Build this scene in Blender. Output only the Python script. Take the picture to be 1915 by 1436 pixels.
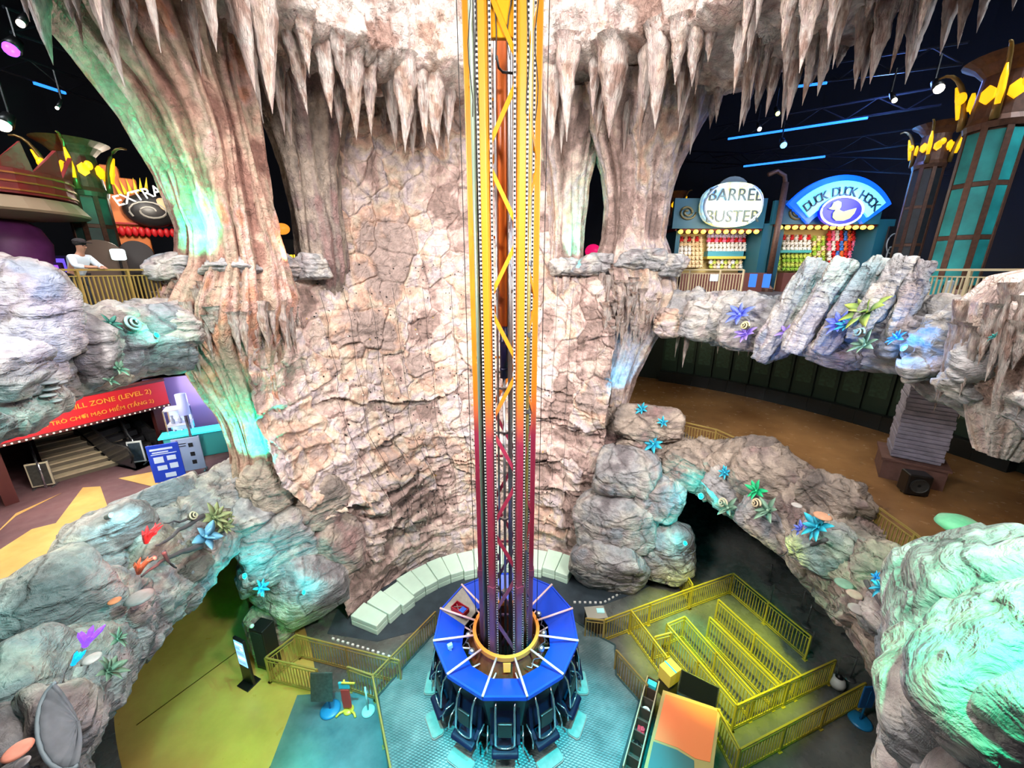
import bpy, bmesh, math, random
import numpy as np
from mathutils import Vector, Matrix

for _o in list(bpy.data.objects):
    bpy.data.objects.remove(_o)
SC = bpy.context.scene
COL = SC.collection
R = math.radians

# ------------------------------------------------------------------ camera
CAM = np.array([0.0, 0.0, 13.1])
FPX, PITCH = 730.0, R(16.3)
cam_d = bpy.data.cameras.new('camera'); cam_d.sensor_width = 36.0
cam_d.lens = 36.0 * FPX / 1915.0; cam_d.clip_end = 300
cam = bpy.data.objects.new('camera', cam_d); COL.objects.link(cam)
cam.location = CAM; cam.rotation_euler = (R(90) - PITCH, 0, 0)
SC.camera = cam
SC.view_settings.view_transform = 'Standard'
SC.view_settings.look = 'None'
SC.view_settings.gamma = 1.0
SC.view_settings.use_curve_mapping = False
SC.view_settings.exposure = 0.6
SC.cycles.max_bounces = 5; SC.cycles.diffuse_bounces = 3; SC.cycles.glossy_bounces = 2; SC.cycles.transmission_bounces = 2
SC.cycles.use_adaptive_sampling = True; SC.cycles.adaptive_threshold = 0.1; SC.cycles.adaptive_min_samples = 12; SC.cycles.use_denoising = True
SC.cycles.caustics_reflective = False; SC.cycles.caustics_refractive = False

# ------------------------------------------------------------------ world
W = bpy.data.worlds.new('hall_air'); SC.world = W; W.use_nodes = True
W.node_tree.nodes['Background'].inputs[0].default_value = (0.45, 0.5, 0.62, 1)
W.node_tree.nodes['Background'].inputs[1].default_value = 0.10

# ------------------------------------------------------------------ lights
CX, CY = -0.18, 9.4          # axis of the drop tower, centre of the round atrium

def aim(o, target):
    d = Vector(target) - o.location
    o.rotation_euler = d.to_track_quat('-Z', 'Y').to_euler()

def lamp(kind, name, loc, energy, color=(1, 1, 1), target=None, size=0.3, angle=60, blend=0.5, size_y=None):
    l = bpy.data.lights.new(name, kind); l.energy = energy; l.color = color
    if kind == 'AREA':
        l.shape = 'RECTANGLE' if size_y else 'DISK'; l.size = size
        if size_y: l.size_y = size_y
    else:
        l.shadow_soft_size = size
    if kind == 'SPOT':
        l.spot_size = R(angle); l.spot_blend = blend
    o = bpy.data.objects.new(name, l); COL.objects.link(o); o.location = loc
    if target is not None: aim(o, target)
    return o

# key and fill lamps added for brightness, unseen above the frame
lamp('AREA', 'unseen_dome_key', (CX, CY - 0.5, 23.5), 1600, (1.0, 0.97, 0.95), (CX, CY, 0), 6)
fr_ = lamp('AREA', 'unseen_key_right', (6.4, 1.2, 18.4), 830, (1.0, 0.94, 0.90), (-1.5, 16, 8.0), 3.0, size_y=1.4)  # front key pair added to light the far side, no fitting modelled
fl_ = lamp('AREA', 'unseen_key_left', (-6.4, 1.2, 18.4), 830, (1.0, 0.94, 0.90), (1.0, 16, 8.0), 3.0, size_y=1.4)
fr_.data.spread = fl_.data.spread = R(95)      # narrow spread keeps them on the far side
lamp('AREA', 'unseen_hall_fill_right', (14, 6, 22.0), 700, (0.8, 0.9, 1.0), (12, 11, 12), 4)  # fill pair added because the side halls stayed dark
lamp('AREA', 'unseen_hall_fill_left', (-13, 5, 22.0), 650, (0.9, 0.95, 1.0), (-12, 10, 12), 4)
# coloured effect spots
lamp('SPOT', 'teal_spot_platform', (2.2, 4.4, 15.5), 17000, (0.0, 0.75, 0.85), (1.2, 7.0, 0), 0.12, 26, 0.6)
lamp('SPOT', 'teal_spot_platform_side', (-2.6, 4.2, 15.0), 14000, (0.0, 0.75, 0.8), (-3.2, 7.6, 0), 0.12, 26, 0.7)
lamp('SPOT', 'lime_spot_queue', (3.6, 5.6, 15.0), 17000, (0.85, 1.0, 0.03), (7.0, 10.6, 0), 0.12, 23, 0.6)
lamp('SPOT', 'green_spot_lane', (3.4, 6.6, 15.0), 11000, (0.0, 1.0, 0.5), (6.6, 11.3, 0), 0.1, 9, 0.8)
lamp('SPOT', 'amber_spot_floor', (-3.2, 4.0, 14.0), 500, (1.0, 0.8, 0.15), (-6.4, 8.2, 0), 0.15, 30, 0.7)
lamp('SPOT', 'green_spot_floor', (-6.0, 6.0, 4.6), 700, (0.1, 1.0, 0.2), (-8.8, 10.2, 0), 0.15, 55, 0.9)
lamp('SPOT', 'green_spot_lawn', (-3.0, 3.6, 14.0), 6500, (0.2, 1.0, 0.25), (-6.6, 6.6, 0), 0.15, 16, 0.9)
lamp('SPOT', 'green_spot_boulder', (2.6, 1.6, 13.8), 1900, (0.0, 1.0, 0.45), (7.2, 3.8, 5.6), 0.12, 58, 0.6)
lamp('SPOT', 'teal_spot_ledge', (-3.6, 2.8, 14.0), 1500, (0.1, 1.0, 0.9), (-9.4, 7.4, 6.5), 0.2, 44, 0.8)
lamp('SPOT', 'blue_spot_fascia', (5.0, 6.5, 9.5), 450, (0.15, 0.3, 1.0), (8.6, 11.6, 11.8), 0.2, 40, 0.7)
lamp('SPOT', 'blue_spot_left', (-4.5, 6.0, 14.5), 700, (0.2, 0.4, 1.0), (-9.0, 6.6, 12.2), 0.2, 34, 0.8)
lamp('SPOT', 'teal_spot_slabs', (6.2, 7.0, 15.5), 500, (0.1, 0.9, 0.9), (9.0, 11.0, 13.0), 0.2, 36, 0.8)

# ------------------------------------------------------------------ helpers: projection of photo measurements into the place
_c, _s = math.cos(PITCH), math.sin(PITCH)
def ray(u, v):
    a, b = (u - 957.5) / FPX, (v - 718.0) / FPX
    return np.array([a, _c - b * _s, -_s - b * _c])
def Pz(u, v, z):
    d = ray(u, v); t = (z - CAM[2]) / d[2]; return CAM + d * t
def Py(u, v, y):
    d = ray(u, v); return CAM + d * (y / d[1])
def Pr(u, v, r):
    d = ray(u, v); ox, oy = CAM[0] - CX, CAM[1] - CY
    A = d[0]**2 + d[1]**2; B = 2 * (ox * d[0] + oy * d[1]); Cc = ox * ox + oy * oy - r * r
    t = (-B + math.sqrt(max(B * B - 4 * A * Cc, 0))) / (2 * A); return CAM + d * t
def depth(p):
    q = np.asarray(p) - CAM; return q[1] * _c - q[2] * _s
def px(p, n):                 # metres that n photo pixels span at point p
    return n * depth(p) / FPX
def pol(phi, r, z=0.0):
    return np.array([CX + r * math.sin(R(phi)), CY + r * math.cos(R(phi)), z])
def phi_of(p):
    return math.degrees(math.atan2(p[0] - CX, p[1] - CY))

# ------------------------------------------------------------------ helpers: colour
def lin(c):
    c = c / 255.0
    return c / 12.92 if c <= 0.04045 else ((c + 0.055) / 1.055) ** 2.4
def rgb(r, g, b): return (lin(r), lin(g), lin(b))

# ------------------------------------------------------------------ helpers: noise (numpy)
def _h(ix, iy, iz, seed):
    n = (ix * 374761393 + iy * 668265263 + iz * 2147483647 + seed * 1274126177) & 0xFFFFFFFF
    n = ((n ^ (n >> 13)) * 1274126177) & 0xFFFFFFFF
    n = ((n ^ (n >> 15)) * 2246822519) & 0xFFFFFFFF
    return ((n ^ (n >> 16)) & 0xFFFFFF) / float(0xFFFFFF)
def vn(p, seed=0):
    i = np.floor(p).astype(np.int64); f = p - i
    w = f * f * f * (f * (f * 6 - 15) + 10)
    x, y, z = i[..., 0], i[..., 1], i[..., 2]
    wx, wy, wz = w[..., 0], w[..., 1], w[..., 2]
    def L(a, b, t): return a + (b - a) * t
    c = [[[ _h(x + dx, y + dy, z + dz, seed) for dz in (0, 1)] for dy in (0, 1)] for dx in (0, 1)]
    r = L(L(L(c[0][0][0], c[1][0][0], wx), L(c[0][1][0], c[1][1][0], wx), wy),
          L(L(c[0][0][1], c[1][0][1], wx), L(c[0][1][1], c[1][1][1], wx), wy), wz)
    return r * 2 - 1
def fbm(p, o=4, seed=0, g=0.5):
    a, s, t = 1.0, 0.0, 0.0
    q = np.array(p, float)
    for k in range(o):
        s = s + a * vn(q, seed + k * 17); t += a; a *= g; q = q * 2.03 + 11.3
    return s / t
def ridged(p, o=3, seed=0):
    a, s, t = 1.0, 0.0, 0.0
    q = np.array(p, float)
    for k in range(o):
        s = s + a * (1 - np.abs(vn(q, seed + k * 13))); t += a; a *= 0.5; q = q * 2.1 + 7.7
    return s / t * 2 - 1
def wor(x, y, seed=0):
    ix, iy = np.floor(x).astype(np.int64), np.floor(y).astype(np.int64)
    d1 = np.full(x.shape, 9.0); d2 = np.full(x.shape, 9.0); cid = np.zeros(x.shape)
    z0 = np.zeros_like(ix)
    for dx in (-1, 0, 1):
        for dy in (-1, 0, 1):
            cx, cy = ix + dx, iy + dy
            qx = cx + 0.15 + 0.7 * _h(cx, cy, z0, seed); qy = cy + 0.15 + 0.7 * _h(cx, cy, z0, seed + 5)
            d = np.hypot(x - qx, y - qy); hid = _h(cx, cy, z0, seed + 9)
            n = d < d1
            d2 = np.where(n, d1, np.minimum(d2, d)); cid = np.where(n, hid, cid); d1 = np.where(n, d, d1)
    return d1, d2, cid
def sst(a, b, x):
    t = np.clip((x - a) / (b - a), 0, 1); return t * t * (3 - 2 * t)
def V3(*a): return np.stack(np.broadcast_arrays(*a), -1).astype(float)

# ------------------------------------------------------------------ helpers: objects
def props(o, label=None, cat=None, group=None, kind=None):
    if label: o['label'] = label
    if cat: o['category'] = cat
    if group: o['group'] = group
    if kind: o['kind'] = kind
    return o
def thing(name, label, cat, loc=(0, 0, 0), rotz=0.0, group=None, kind=None):
    o = bpy.data.objects.new(name, None); COL.objects.link(o)
    o.location = loc; o.rotation_euler = (0, 0, rotz); o.empty_display_size = 0.2
    return props(o, label, cat, group, kind)
def obj(name, me, mat=None, parent=None, loc=None, rot=None, **kw):
    o = bpy.data.objects.new(name, me); COL.objects.link(o)
    if mat is not None and len(me.materials) == 0: me.materials.append(mat)
    if parent is not None: o.parent = parent
    if loc is not None: o.location = loc
    if rot is not None: o.rotation_euler = rot
    return props(o, **kw)
def copy_tree(o, parent=None):
    c = o.copy(); COL.objects.link(c)
    if parent is not None: c.parent = parent
    for ch in o.children: copy_tree(ch, c)
    return c

def np_mesh(name, V, F, smooth=True, col=None):
    """V (n,3), F (m,k) with one k; fast mesh"""
    V = np.asarray(V, np.float32); F = np.asarray(F, np.int32)
    me = bpy.data.meshes.new(name); n, (m, k) = len(V), F.shape
    me.vertices.add(n); me.vertices.foreach_set('co', V.ravel())
    me.loops.add(m * k); me.loops.foreach_set('vertex_index', F.ravel())
    me.polygons.add(m)
    me.polygons.foreach_set('loop_start', np.arange(0, m * k, k, dtype=np.int32))
    me.polygons.foreach_set('loop_total', np.full(m, k, np.int32))
    me.polygons.foreach_set('use_smooth', np.full(m, smooth, bool))
    me.update(calc_edges=True)
    if col is not None:
        a = me.color_attributes.new('Col', 'FLOAT_COLOR', 'POINT')
        c4 = np.ones((n, 4), np.float32); c4[:, :3] = col
        a.data.foreach_set('color', c4.ravel())
    return me
def grid_faces(nu, nv, wrap_u=False):
    iu = np.arange(nu if wrap_u else nu - 1); iv = np.arange(nv - 1)
    A, B = np.meshgrid(iu, iv, indexing='ij'); A2 = (A + 1) % nu
    return np.stack([A * nv + B, A2 * nv + B, A2 * nv + B + 1, A * nv + B + 1], -1).reshape(-1, 4)

class MB:
    """collects simple solids, builds ONE mesh"""
    def __init__(s): s.v = []; s.f = []; s.m = []; s.mi = 0
    def add(s, v, f):
        b = len(s.v); s.v += [tuple(map(float, p)) for p in v]
        s.f += [tuple(i + b for i in q) for q in f]; s.m += [s.mi] * len(f); return s
    def box(s, c, d, rz=0.0, M=None):
        x, y, z = d[0] / 2, d[1] / 2, d[2] / 2
        P = [Vector((i * x, j * y, k * z)) for i in (-1, 1) for j in (-1, 1) for k in (-1, 1)]
        T = M if M is not None else Matrix.Rotation(rz, 3, 'Z')
        return s.add([T @ p + Vector(c) for p in P],
                     [(0, 1, 3, 2), (4, 6, 7, 5), (0, 4, 5, 1), (2, 3, 7, 6), (0, 2, 6, 4), (1, 5, 7, 3)])
    def beam(s, a, b, w, h=None, up=(0, 0, 1)):
        a, b = Vector(a), Vector(b); d = b - a; L = d.length; d.normalize()
        u = Vector(up)
        if abs(d.dot(u)) > 0.98: u = Vector((1, 0, 0))
        x = d.cross(u).normalized(); y = x.cross(d).normalized()
        M = Matrix((x, d, y)).transposed()
        return s.box((a + b) / 2, (w, L, h or w), M=M)
    def tube(s, a, b, r, n=8, r2=None, cap=True):
        a, b = Vector(a), Vector(b); d = (b - a).normalized()
        u = Vector((0, 0, 1)) if abs(d.z) < 0.9 else Vector((1, 0, 0))
        x = d.cross(u).normalized(); y = d.cross(x); r2 = r if r2 is None else r2
        v = []
        for p, q in ((a, r), (b, r2)):
            v += [p + x * (q * math.cos(2 * math.pi * i / n)) + y * (q * math.sin(2 * math.pi * i / n)) for i in range(n)]
        f = [(i, (i + 1) % n, n + (i + 1) % n, n + i) for i in range(n)]
        if cap: f += [tuple(range(n))[::-1], tuple(range(n, 2 * n))]
        return s.add(v, f)
    def path(s, pts, r, n=6):
        pts = [Vector(p) for p in pts]; rings = []
        rr = r if hasattr(r, '__len__') else [r] * len(pts)
        for i, p in enumerate(pts):
            d = (pts[min(i + 1, len(pts) - 1)] - pts[max(i - 1, 0)]).normalized()
            u = Vector((0, 0, 1)) if abs(d.z) < 0.9 else Vector((1, 0, 0))
            x = d.cross(u).normalized(); y = d.cross(x)
            rings.append([p + x * (rr[i] * math.cos(2 * math.pi * k / n)) + y * (rr[i] * math.sin(2 * math.pi * k / n)) for k in range(n)])
        f = []
        for i in range(len(pts) - 1):
            f += [(i * n + k, i * n + (k + 1) % n, (i + 1) * n + (k + 1) % n, (i + 1) * n + k) for k in range(n)]
        f += [tuple(range(n))[::-1], tuple(range((len(pts) - 1) * n, len(pts) * n))]
        return s.add([q for g in rings for q in g], f)
    def lathe(s, prof, n=16, c=(0, 0, 0), a0=0.0, sx=1.0, sy=1.0):
        v = []; m = len(prof)
        for i in range(n):
            t = a0 + 2 * math.pi * i / n
            v += [(c[0] + r * math.cos(t) * sx, c[1] + r * math.sin(t) * sy, c[2] + z) for r, z in prof]
        f = []
        for i in range(n):
            j = (i + 1) % n
            f += [(i * m + k, j * m + k, j * m + k + 1, i * m + k + 1) for k in range(m - 1)]
        s.add(v, f); b = len(s.v) - n * m
        if prof[0][0] > 1e-4: s.f.append(tuple(b + i * m for i in range(n))[::-1]); s.m.append(s.mi)
        if prof[-1][0] > 1e-4: s.f.append(tuple(b + i * m + m - 1 for i in range(n))); s.m.append(s.mi)
        return s
    def prism(s, poly, z0, z1):
        n = len(poly)
        a = sum(poly[i][0] * poly[(i + 1) % n][1] - poly[(i + 1) % n][0] * poly[i][1] for i in range(n))
        if a < 0: poly = poly[::-1]
        v = [(x, y, z0) for x, y in poly] + [(x, y, z1) for x, y in poly]
        return s.add(v, [tuple(range(n))[::-1], tuple(range(n, 2 * n))] + [(i, (i + 1) % n, n + (i + 1) % n, n + i) for i in range(n)])
    def extr(s, poly3, d):
        """extrude a planar 3D polygon by vector d"""
        n = len(poly3); d = Vector(d)
        v = [Vector(p) for p in poly3]; v = v + [p + d for p in v]
        return s.add(v, [tuple(range(n))[::-1], tuple(range(n, 2 * n))] + [(i, (i + 1) % n, n + (i + 1) % n, n + i) for i in range(n)])
    def ball(s, c, r, n=10, m=6, sc=(1, 1, 1)):
        prof = [(r * math.sin(math.pi * k / m) if 0 < k < m else 0.0, -r * math.cos(math.pi * k / m)) for k in range(m + 1)]
        v = []; 
        for i in range(n):
            t = 2 * math.pi * i / n
            v += [(c[0] + q * math.cos(t) * sc[0], c[1] + q * math.sin(t) * sc[1], c[2] + z * sc[2]) for q, z in prof]
        f = []
        for i in range(n):
            j = (i + 1) % n
            for k in range(m):
                a = (i * (m + 1) + k, j * (m + 1) + k, j * (m + 1) + k + 1, i * (m + 1) + k + 1)
                if k == 0: a = (a[0], a[2], a[3])
                elif k == m - 1: a = (a[0], a[1], a[2])
                f.append(a)
        return s.add(v, f)
    def mesh(s, name, mats=None, smooth=False, fix=False):
        me = bpy.data.meshes.new(name); me.from_pydata(s.v, [], s.f)
        if mats is not None:
            for m in (mats if isinstance(mats, (list, tuple)) else [mats]): me.materials.append(m)
        if any(s.m): me.polygons.foreach_set('material_index', s.m)
        if smooth: me.polygons.foreach_set('use_smooth', [True] * len(me.polygons))
        if fix:
            bm = bmesh.new(); bm.from_mesh(me); bmesh.ops.recalc_face_normals(bm, faces=bm.faces); bm.to_mesh(me); bm.free()
        me.update(); return me
    def build(s, name, mats, parent=None, smooth=False, fix=True, loc=None, rot=None, **kw):
        return obj(name, s.mesh(name, mats, smooth, fix), None, parent, loc, rot, **kw)

def bevel(o, w, seg=2):
    m = o.modifiers.new('bevel', 'BEVEL'); m.width = w; m.segments = seg; m.limit_method = 'ANGLE'; return o

# ------------------------------------------------------------------ materials
MATS = {}
def mat(name, color=(0.5, 0.5, 0.5), rough=0.6, metal=0.0, emit=None, estr=0.0, noise=0.0, nscale=8.0, bump=0.0, bscale=30.0, spec=0.5):
    if name in MATS: return MATS[name]
    m = bpy.data.materials.new(name); m.use_nodes = True; t = m.node_tree; b = t.nodes['Principled BSDF']
    b.inputs['Base Color'].default_value = (*color, 1); b.inputs['Roughness'].default_value = rough
    b.inputs['Metallic'].default_value = metal; b.inputs['Specular IOR Level'].default_value = spec
    if emit is not None:
        b.inputs['Emission Color'].default_value = (*emit, 1); b.inputs['Emission Strength'].default_value = estr
    if noise or bump:
        tc = t.nodes.new('ShaderNodeTexCoord')
    if noise:
        n = t.nodes.new('ShaderNodeTexNoise'); n.inputs['Scale'].default_value = nscale; n.inputs['Detail'].default_value = 5
        t.links.new(tc.outputs['Object'], n.inputs['Vector'])
        r = t.nodes.new('ShaderNodeValToRGB'); r.color_ramp.elements[0].position = 0.3; r.color_ramp.elements[1].position = 0.7
        r.color_ramp.elements[0].color = (*[c * (1 - noise) for c in color], 1)
        r.color_ramp.elements[1].color = (*[min(1, c * (1 + noise)) for c in color], 1)
        t.links.new(n.outputs['Fac'], r.inputs['Fac']); t.links.new(r.outputs['Color'], b.inputs['Base Color'])
    if bump:
        n2 = t.nodes.new('ShaderNodeTexNoise'); n2.inputs['Scale'].default_value = bscale; n2.inputs['Detail'].default_value = 6
        t.links.new(tc.outputs['Object'], n2.inputs['Vector'])
        bp = t.nodes.new('ShaderNodeBump'); bp.inputs['Strength'].default_value = bump; bp.inputs['Distance'].default_value = 0.05
        t.links.new(n2.outputs['Fac'], bp.inputs['Height']); t.links.new(bp.outputs['Normal'], b.inputs['Normal'])
    MATS[name] = m; return m

def rock_material(name, bump=0.6, bscale=5.0, rough=0.85, crack=0.5, cscale=0.85, strat=(1.0, 1.0, 4.0), sstr=0.5):
    """painted, sculpted concrete: pigment from the mesh; fissures, layering and grain as fine relief"""
    m = bpy.data.materials.new(name); m.use_nodes = True; t = m.node_tree; b = t.nodes['Principled BSDF']
    N, Lk = t.nodes.new, t.links.new
    b.inputs['Roughness'].default_value = rough; b.inputs['Specular IOR Level'].default_value = 0.25
    a = N('ShaderNodeAttribute'); a.attribute_name = 'Col'
    tc = N('ShaderNodeTexCoord'); geo = N('ShaderNodeNewGeometry')
    n = N('ShaderNodeTexNoise'); n.inputs['Scale'].default_value = 3.5; n.inputs['Detail'].default_value = 5; n.inputs['Roughness'].default_value = 0.68
    Lk(tc.outputs['Object'], n.inputs['Vector'])
    mr = N('ShaderNodeMapRange'); mr.inputs['From Min'].default_value = 0.3; mr.inputs['From Max'].default_value = 0.7
    mr.inputs['To Min'].default_value = 0.62; mr.inputs['To Max'].default_value = 1.3
    Lk(n.outputs['Fac'], mr.inputs['Value'])
    # fissures
    wn = N('ShaderNodeTexNoise'); wn.inputs['Scale'].default_value = 1.3; wn.inputs['Detail'].default_value = 2; Lk(tc.outputs['Object'], wn.inputs['Vector'])
    ws = N('ShaderNodeVectorMath'); ws.operation = 'SCALE'; ws.inputs['Scale'].default_value = 0.5; Lk(wn.outputs['Color'], ws.inputs[0])
    wa = N('ShaderNodeVectorMath'); wa.operation = 'ADD'; Lk(tc.outputs['Object'], wa.inputs[0]); Lk(ws.outputs['Vector'], wa.inputs[1])
    vo = N('ShaderNodeTexVoronoi'); vo.feature = 'DISTANCE_TO_EDGE'; vo.inputs['Scale'].default_value = cscale; Lk(wa.outputs['Vector'], vo.inputs['Vector'])
    cr = N('ShaderNodeMapRange'); cr.inputs['From Max'].default_value = 0.035; Lk(vo.outputs['Distance'], cr.inputs['Value'])
    # layering
    mp = N('ShaderNodeMapping'); mp.inputs['Scale'].default_value = strat; mp.inputs['Rotation'].default_value = (0.25, 0.2, 0); Lk(wa.outputs['Vector'], mp.inputs['Vector'])
    sn = N('ShaderNodeTexNoise'); sn.inputs['Scale'].default_value = 1.6; sn.inputs['Detail'].default_value = 3; sn.inputs['Roughness'].default_value = 0.6; Lk(mp.outputs['Vector'], sn.inputs['Vector'])
    crack_tone = N('ShaderNodeMapRange'); crack_tone.inputs['To Min'].default_value = 1.0 - 0.75 * crack; crack_tone.inputs['To Max'].default_value = 1.0; Lk(cr.outputs['Result'], crack_tone.inputs['Value'])  # base colour darker along the fissures
    ml = N('ShaderNodeMath'); ml.operation = 'MULTIPLY'; Lk(mr.outputs['Result'], ml.inputs[0]); Lk(crack_tone.outputs['Result'], ml.inputs[1])
    mx = N('ShaderNodeVectorMath'); mx.operation = 'SCALE'
    Lk(a.outputs['Color'], mx.inputs[0]); Lk(ml.outputs[0], mx.inputs['Scale']); Lk(mx.outputs['Vector'], b.inputs['Base Color'])
    n2 = N('ShaderNodeTexNoise'); n2.inputs['Scale'].default_value = bscale; n2.inputs['Detail'].default_value = 5; n2.inputs['Roughness'].default_value = 0.62
    n2.inputs['Distortion'].default_value = 0.6; Lk(tc.outputs['Object'], n2.inputs['Vector'])
    b1 = N('ShaderNodeBump'); b1.inputs['Strength'].default_value = sstr; b1.inputs['Distance'].default_value = 0.35; Lk(sn.outputs['Fac'], b1.inputs['Height'])
    b2 = N('ShaderNodeBump'); b2.inputs['Strength'].default_value = crack; b2.inputs['Distance'].default_value = 0.10; Lk(cr.outputs['Result'], b2.inputs['Height']); Lk(b1.outputs['Normal'], b2.inputs['Normal'])
    b3 = N('ShaderNodeBump'); b3.inputs['Strength'].default_value = bump; b3.inputs['Distance'].default_value = 0.12; Lk(n2.outputs['Fac'], b3.inputs['Height']); Lk(b2.outputs['Normal'], b3.inputs['Normal'])
    Lk(b3.outputs['Normal'], b.inputs['Normal'])
    return m
ROCK = rock_material('sculpted_rock', 0.7, 5.0, crack=0.45, cscale=0.6, strat=(1.0, 1.0, 4.5), sstr=0.42)
ROCKW = rock_material('sculpted_wall', 0.65, 6.0, crack=0.28, cscale=1.1, strat=(1.6, 1.6, 1.6), sstr=0.35)
DRIP = rock_material('dripstone', 0.95, 8.0, crack=0.0, strat=(4.0, 4.0, 0.5), sstr=0.35)

# ================================================================== STRUCTURE: floors, hall shell
def pal(p, cols, seed=0, scale=0.5, warp=None):
    cols = np.array(cols); k = len(cols)
    t = fbm(p * scale, 4, seed, 0.6) * 1.25 + 0.5
    if warp is not None: t = t + warp
    t = np.clip(t, 0, 0.9999) * (k - 1); i = t.astype(int); f = (t - i)[..., None]
    return cols[i] * (1 - f) + cols[i + 1] * f
G_GREY = [rgb(128, 122, 124), rgb(168, 164, 164), rgb(150, 150, 152), rgb(186, 180, 172), rgb(158, 146, 144), rgb(140, 144, 150)]
G_WALL = [rgb(150, 128, 120), rgb(196, 168, 160), rgb(206, 186, 172), rgb(190, 175, 178), rgb(208, 190, 170), rgb(202, 166, 146), rgb(170, 150, 142)]
G_PINK = [rgb(148, 110, 98), rgb(196, 160, 142), rgb(176, 158, 138), rgb(206, 170, 160), rgb(198, 140, 112), rgb(168, 150, 132)]
G_RING = [rgb(170, 140, 128), rgb(214, 198, 190), rgb(222, 212, 204), rgb(206, 180, 174), rgb(224, 206, 192), rgb(182, 150, 134)]
G_TAN = [rgb(120, 110, 104), rgb(160, 146, 134), rgb(176, 160, 146), rgb(140, 126, 120), rgb(150, 122, 118)]

def annulus(name, r0, r1, z0, z1, a0, a1, m, n=64, parent=None, **kw):
    v, f = [], []
    for i in range(n + 1):
        t = a0 + (a1 - a0) * i / n
        for r, z in ((r0, z0), (r1, z0), (r1, z1), (r0, z1)): v.append(pol(t, r, z))
    for i in range(n):
        b = i * 4
        for k in range(4): f.append((b + k, b + (k + 1) % 4, b + 4 + (k + 1) % 4, b + 4 + k))
    f += [(0, 1, 2, 3), (n * 4, n * 4 + 3, n * 4 + 2, n * 4 + 1)]
    mb = MB(); mb.add(v, f); return mb.build(name, m, parent, **kw)

def floor_material(name, c1, c2, rough=0.25, scale=0.6, bump=0.02):
    m = bpy.data.materials.new(name); m.use_nodes = True; t = m.node_tree; b = t.nodes['Principled BSDF']
    tc = t.nodes.new('ShaderNodeTexCoord')
    n = t.nodes.new('ShaderNodeTexNoise'); n.inputs['Scale'].default_value = scale; n.inputs['Detail'].default_value = 9; n.inputs['Roughness'].default_value = 0.6
    r = t.nodes.new('ShaderNodeValToRGB'); r.color_ramp.elements[0].position = 0.32; r.color_ramp.elements[1].position = 0.68
    r.color_ramp.elements[0].color = (*c1, 1); r.color_ramp.elements[1].color = (*c2, 1)
    t.links.new(tc.outputs['Object'], n.inputs['Vector']); t.links.new(n.outputs['Fac'], r.inputs['Fac']); t.links.new(r.outputs['Color'], b.inputs['Base Color'])
    n2 = t.nodes.new('ShaderNodeTexNoise'); n2.inputs['Scale'].default_value = 3.0; n2.inputs['Detail'].default_value = 5
    t.links.new(tc.outputs['Object'], n2.inputs['Vector'])
    mr = t.nodes.new('ShaderNodeMapRange'); mr.inputs['To Min'].default_value = rough * 0.6; mr.inputs['To Max'].default_value = rough * 1.6
    t.links.new(n2.outputs['Fac'], mr.inputs['Value']); t.links.new(mr.outputs['Result'], b.inputs['Roughness'])
    bp = t.nodes.new('ShaderNodeBump'); bp.inputs['Strength'].default_value = bump; t.links.new(n2.outputs['Fac'], bp.inputs['Height']); t.links.new(bp.outputs['Normal'], b.inputs['Normal'])
    return m
F_SLATE = floor_material('slate_concrete', rgb(62, 66, 66), rgb(104, 104, 98))
F_BROWN = floor_material('brown_epoxy', rgb(112, 80, 50), rgb(160, 124, 84), 0.22, 0.35)
F_PLUM = floor_material('plum_carpet', rgb(84, 58, 66), rgb(110, 78, 82), 0.7, 0.5)
F_OCHRE = floor_material('ochre_epoxy', rgb(164, 138, 68), rgb(196, 168, 90), 0.3, 0.5)
F_SAND = floor_material('sand_carpet', rgb(176, 136, 74), rgb(204, 164, 96), 0.7, 0.8)
F_TEALF = floor_material('teal_concrete', rgb(56, 88, 96), rgb(92, 124, 130), 0.35, 0.9)
F_BLACK = floor_material('black_rubber', rgb(36, 46, 54), rgb(50, 62, 70), 0.6, 2.0)
M_DARK = mat('hall_dark_paint', rgb(14, 16, 26), 0.8)
M_DARKC = mat('hall_ceiling_paint', rgb(10, 11, 22), 0.8)
M_SOFFIT = mat('soffit_paint', rgb(52, 40, 38), 0.8)

gf = annulus('floor_ground', 0.0, 26, -0.3, 0.0, 0, 360, F_SLATE, 72, kind='structure')
fm_r = annulus('floor_middle_right', 9.3, 26, 5.2, 6.0, 28, 150, F_BROWN, kind='structure')
fm_l = annulus('floor_middle_left', 9.6, 26, 5.2, 6.0, -150, -62, F_PLUM, kind='structure')
fu_r = annulus('floor_upper_right', 9.3, 26, 11.3, 12.0, 28, 150, mat('upper_floor_carpet', rgb(70, 62, 60), 0.7, noise=0.2, nscale=2), kind='structure')
fu_l = annulus('floor_upper_left', 9.3, 26, 11.3, 12.0, -150, -28, mat('upper_floor_carpet'), kind='structure')
annulus('ceiling', 0.0, 27, 27.0, 27.3, 0, 360, M_DARKC, 48, kind='structure')
annulus('wall_back', 25.4, 26, 0.0, 27.0, -150, 150, M_DARK, 64, kind='structure')
# the room behind the right middle floor
annulus('wall_middle_right', 19.0, 19.3, 6.0, 11.3, 25, 95, mat('dark_green_panel_wall', rgb(24, 42, 42), 0.6), 32, kind='structure')
annulus('wall_ground_right', 15.5, 15.8, 0.0, 5.2, 20, 140, M_DARK, 32, kind='structure')
annulus('wall_ground_left', 14.5, 14.8, 0.0, 5.2, -140, -60, mat('brown_plaster', rgb(92, 60, 50), 0.8), 32, kind='structure')

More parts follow.
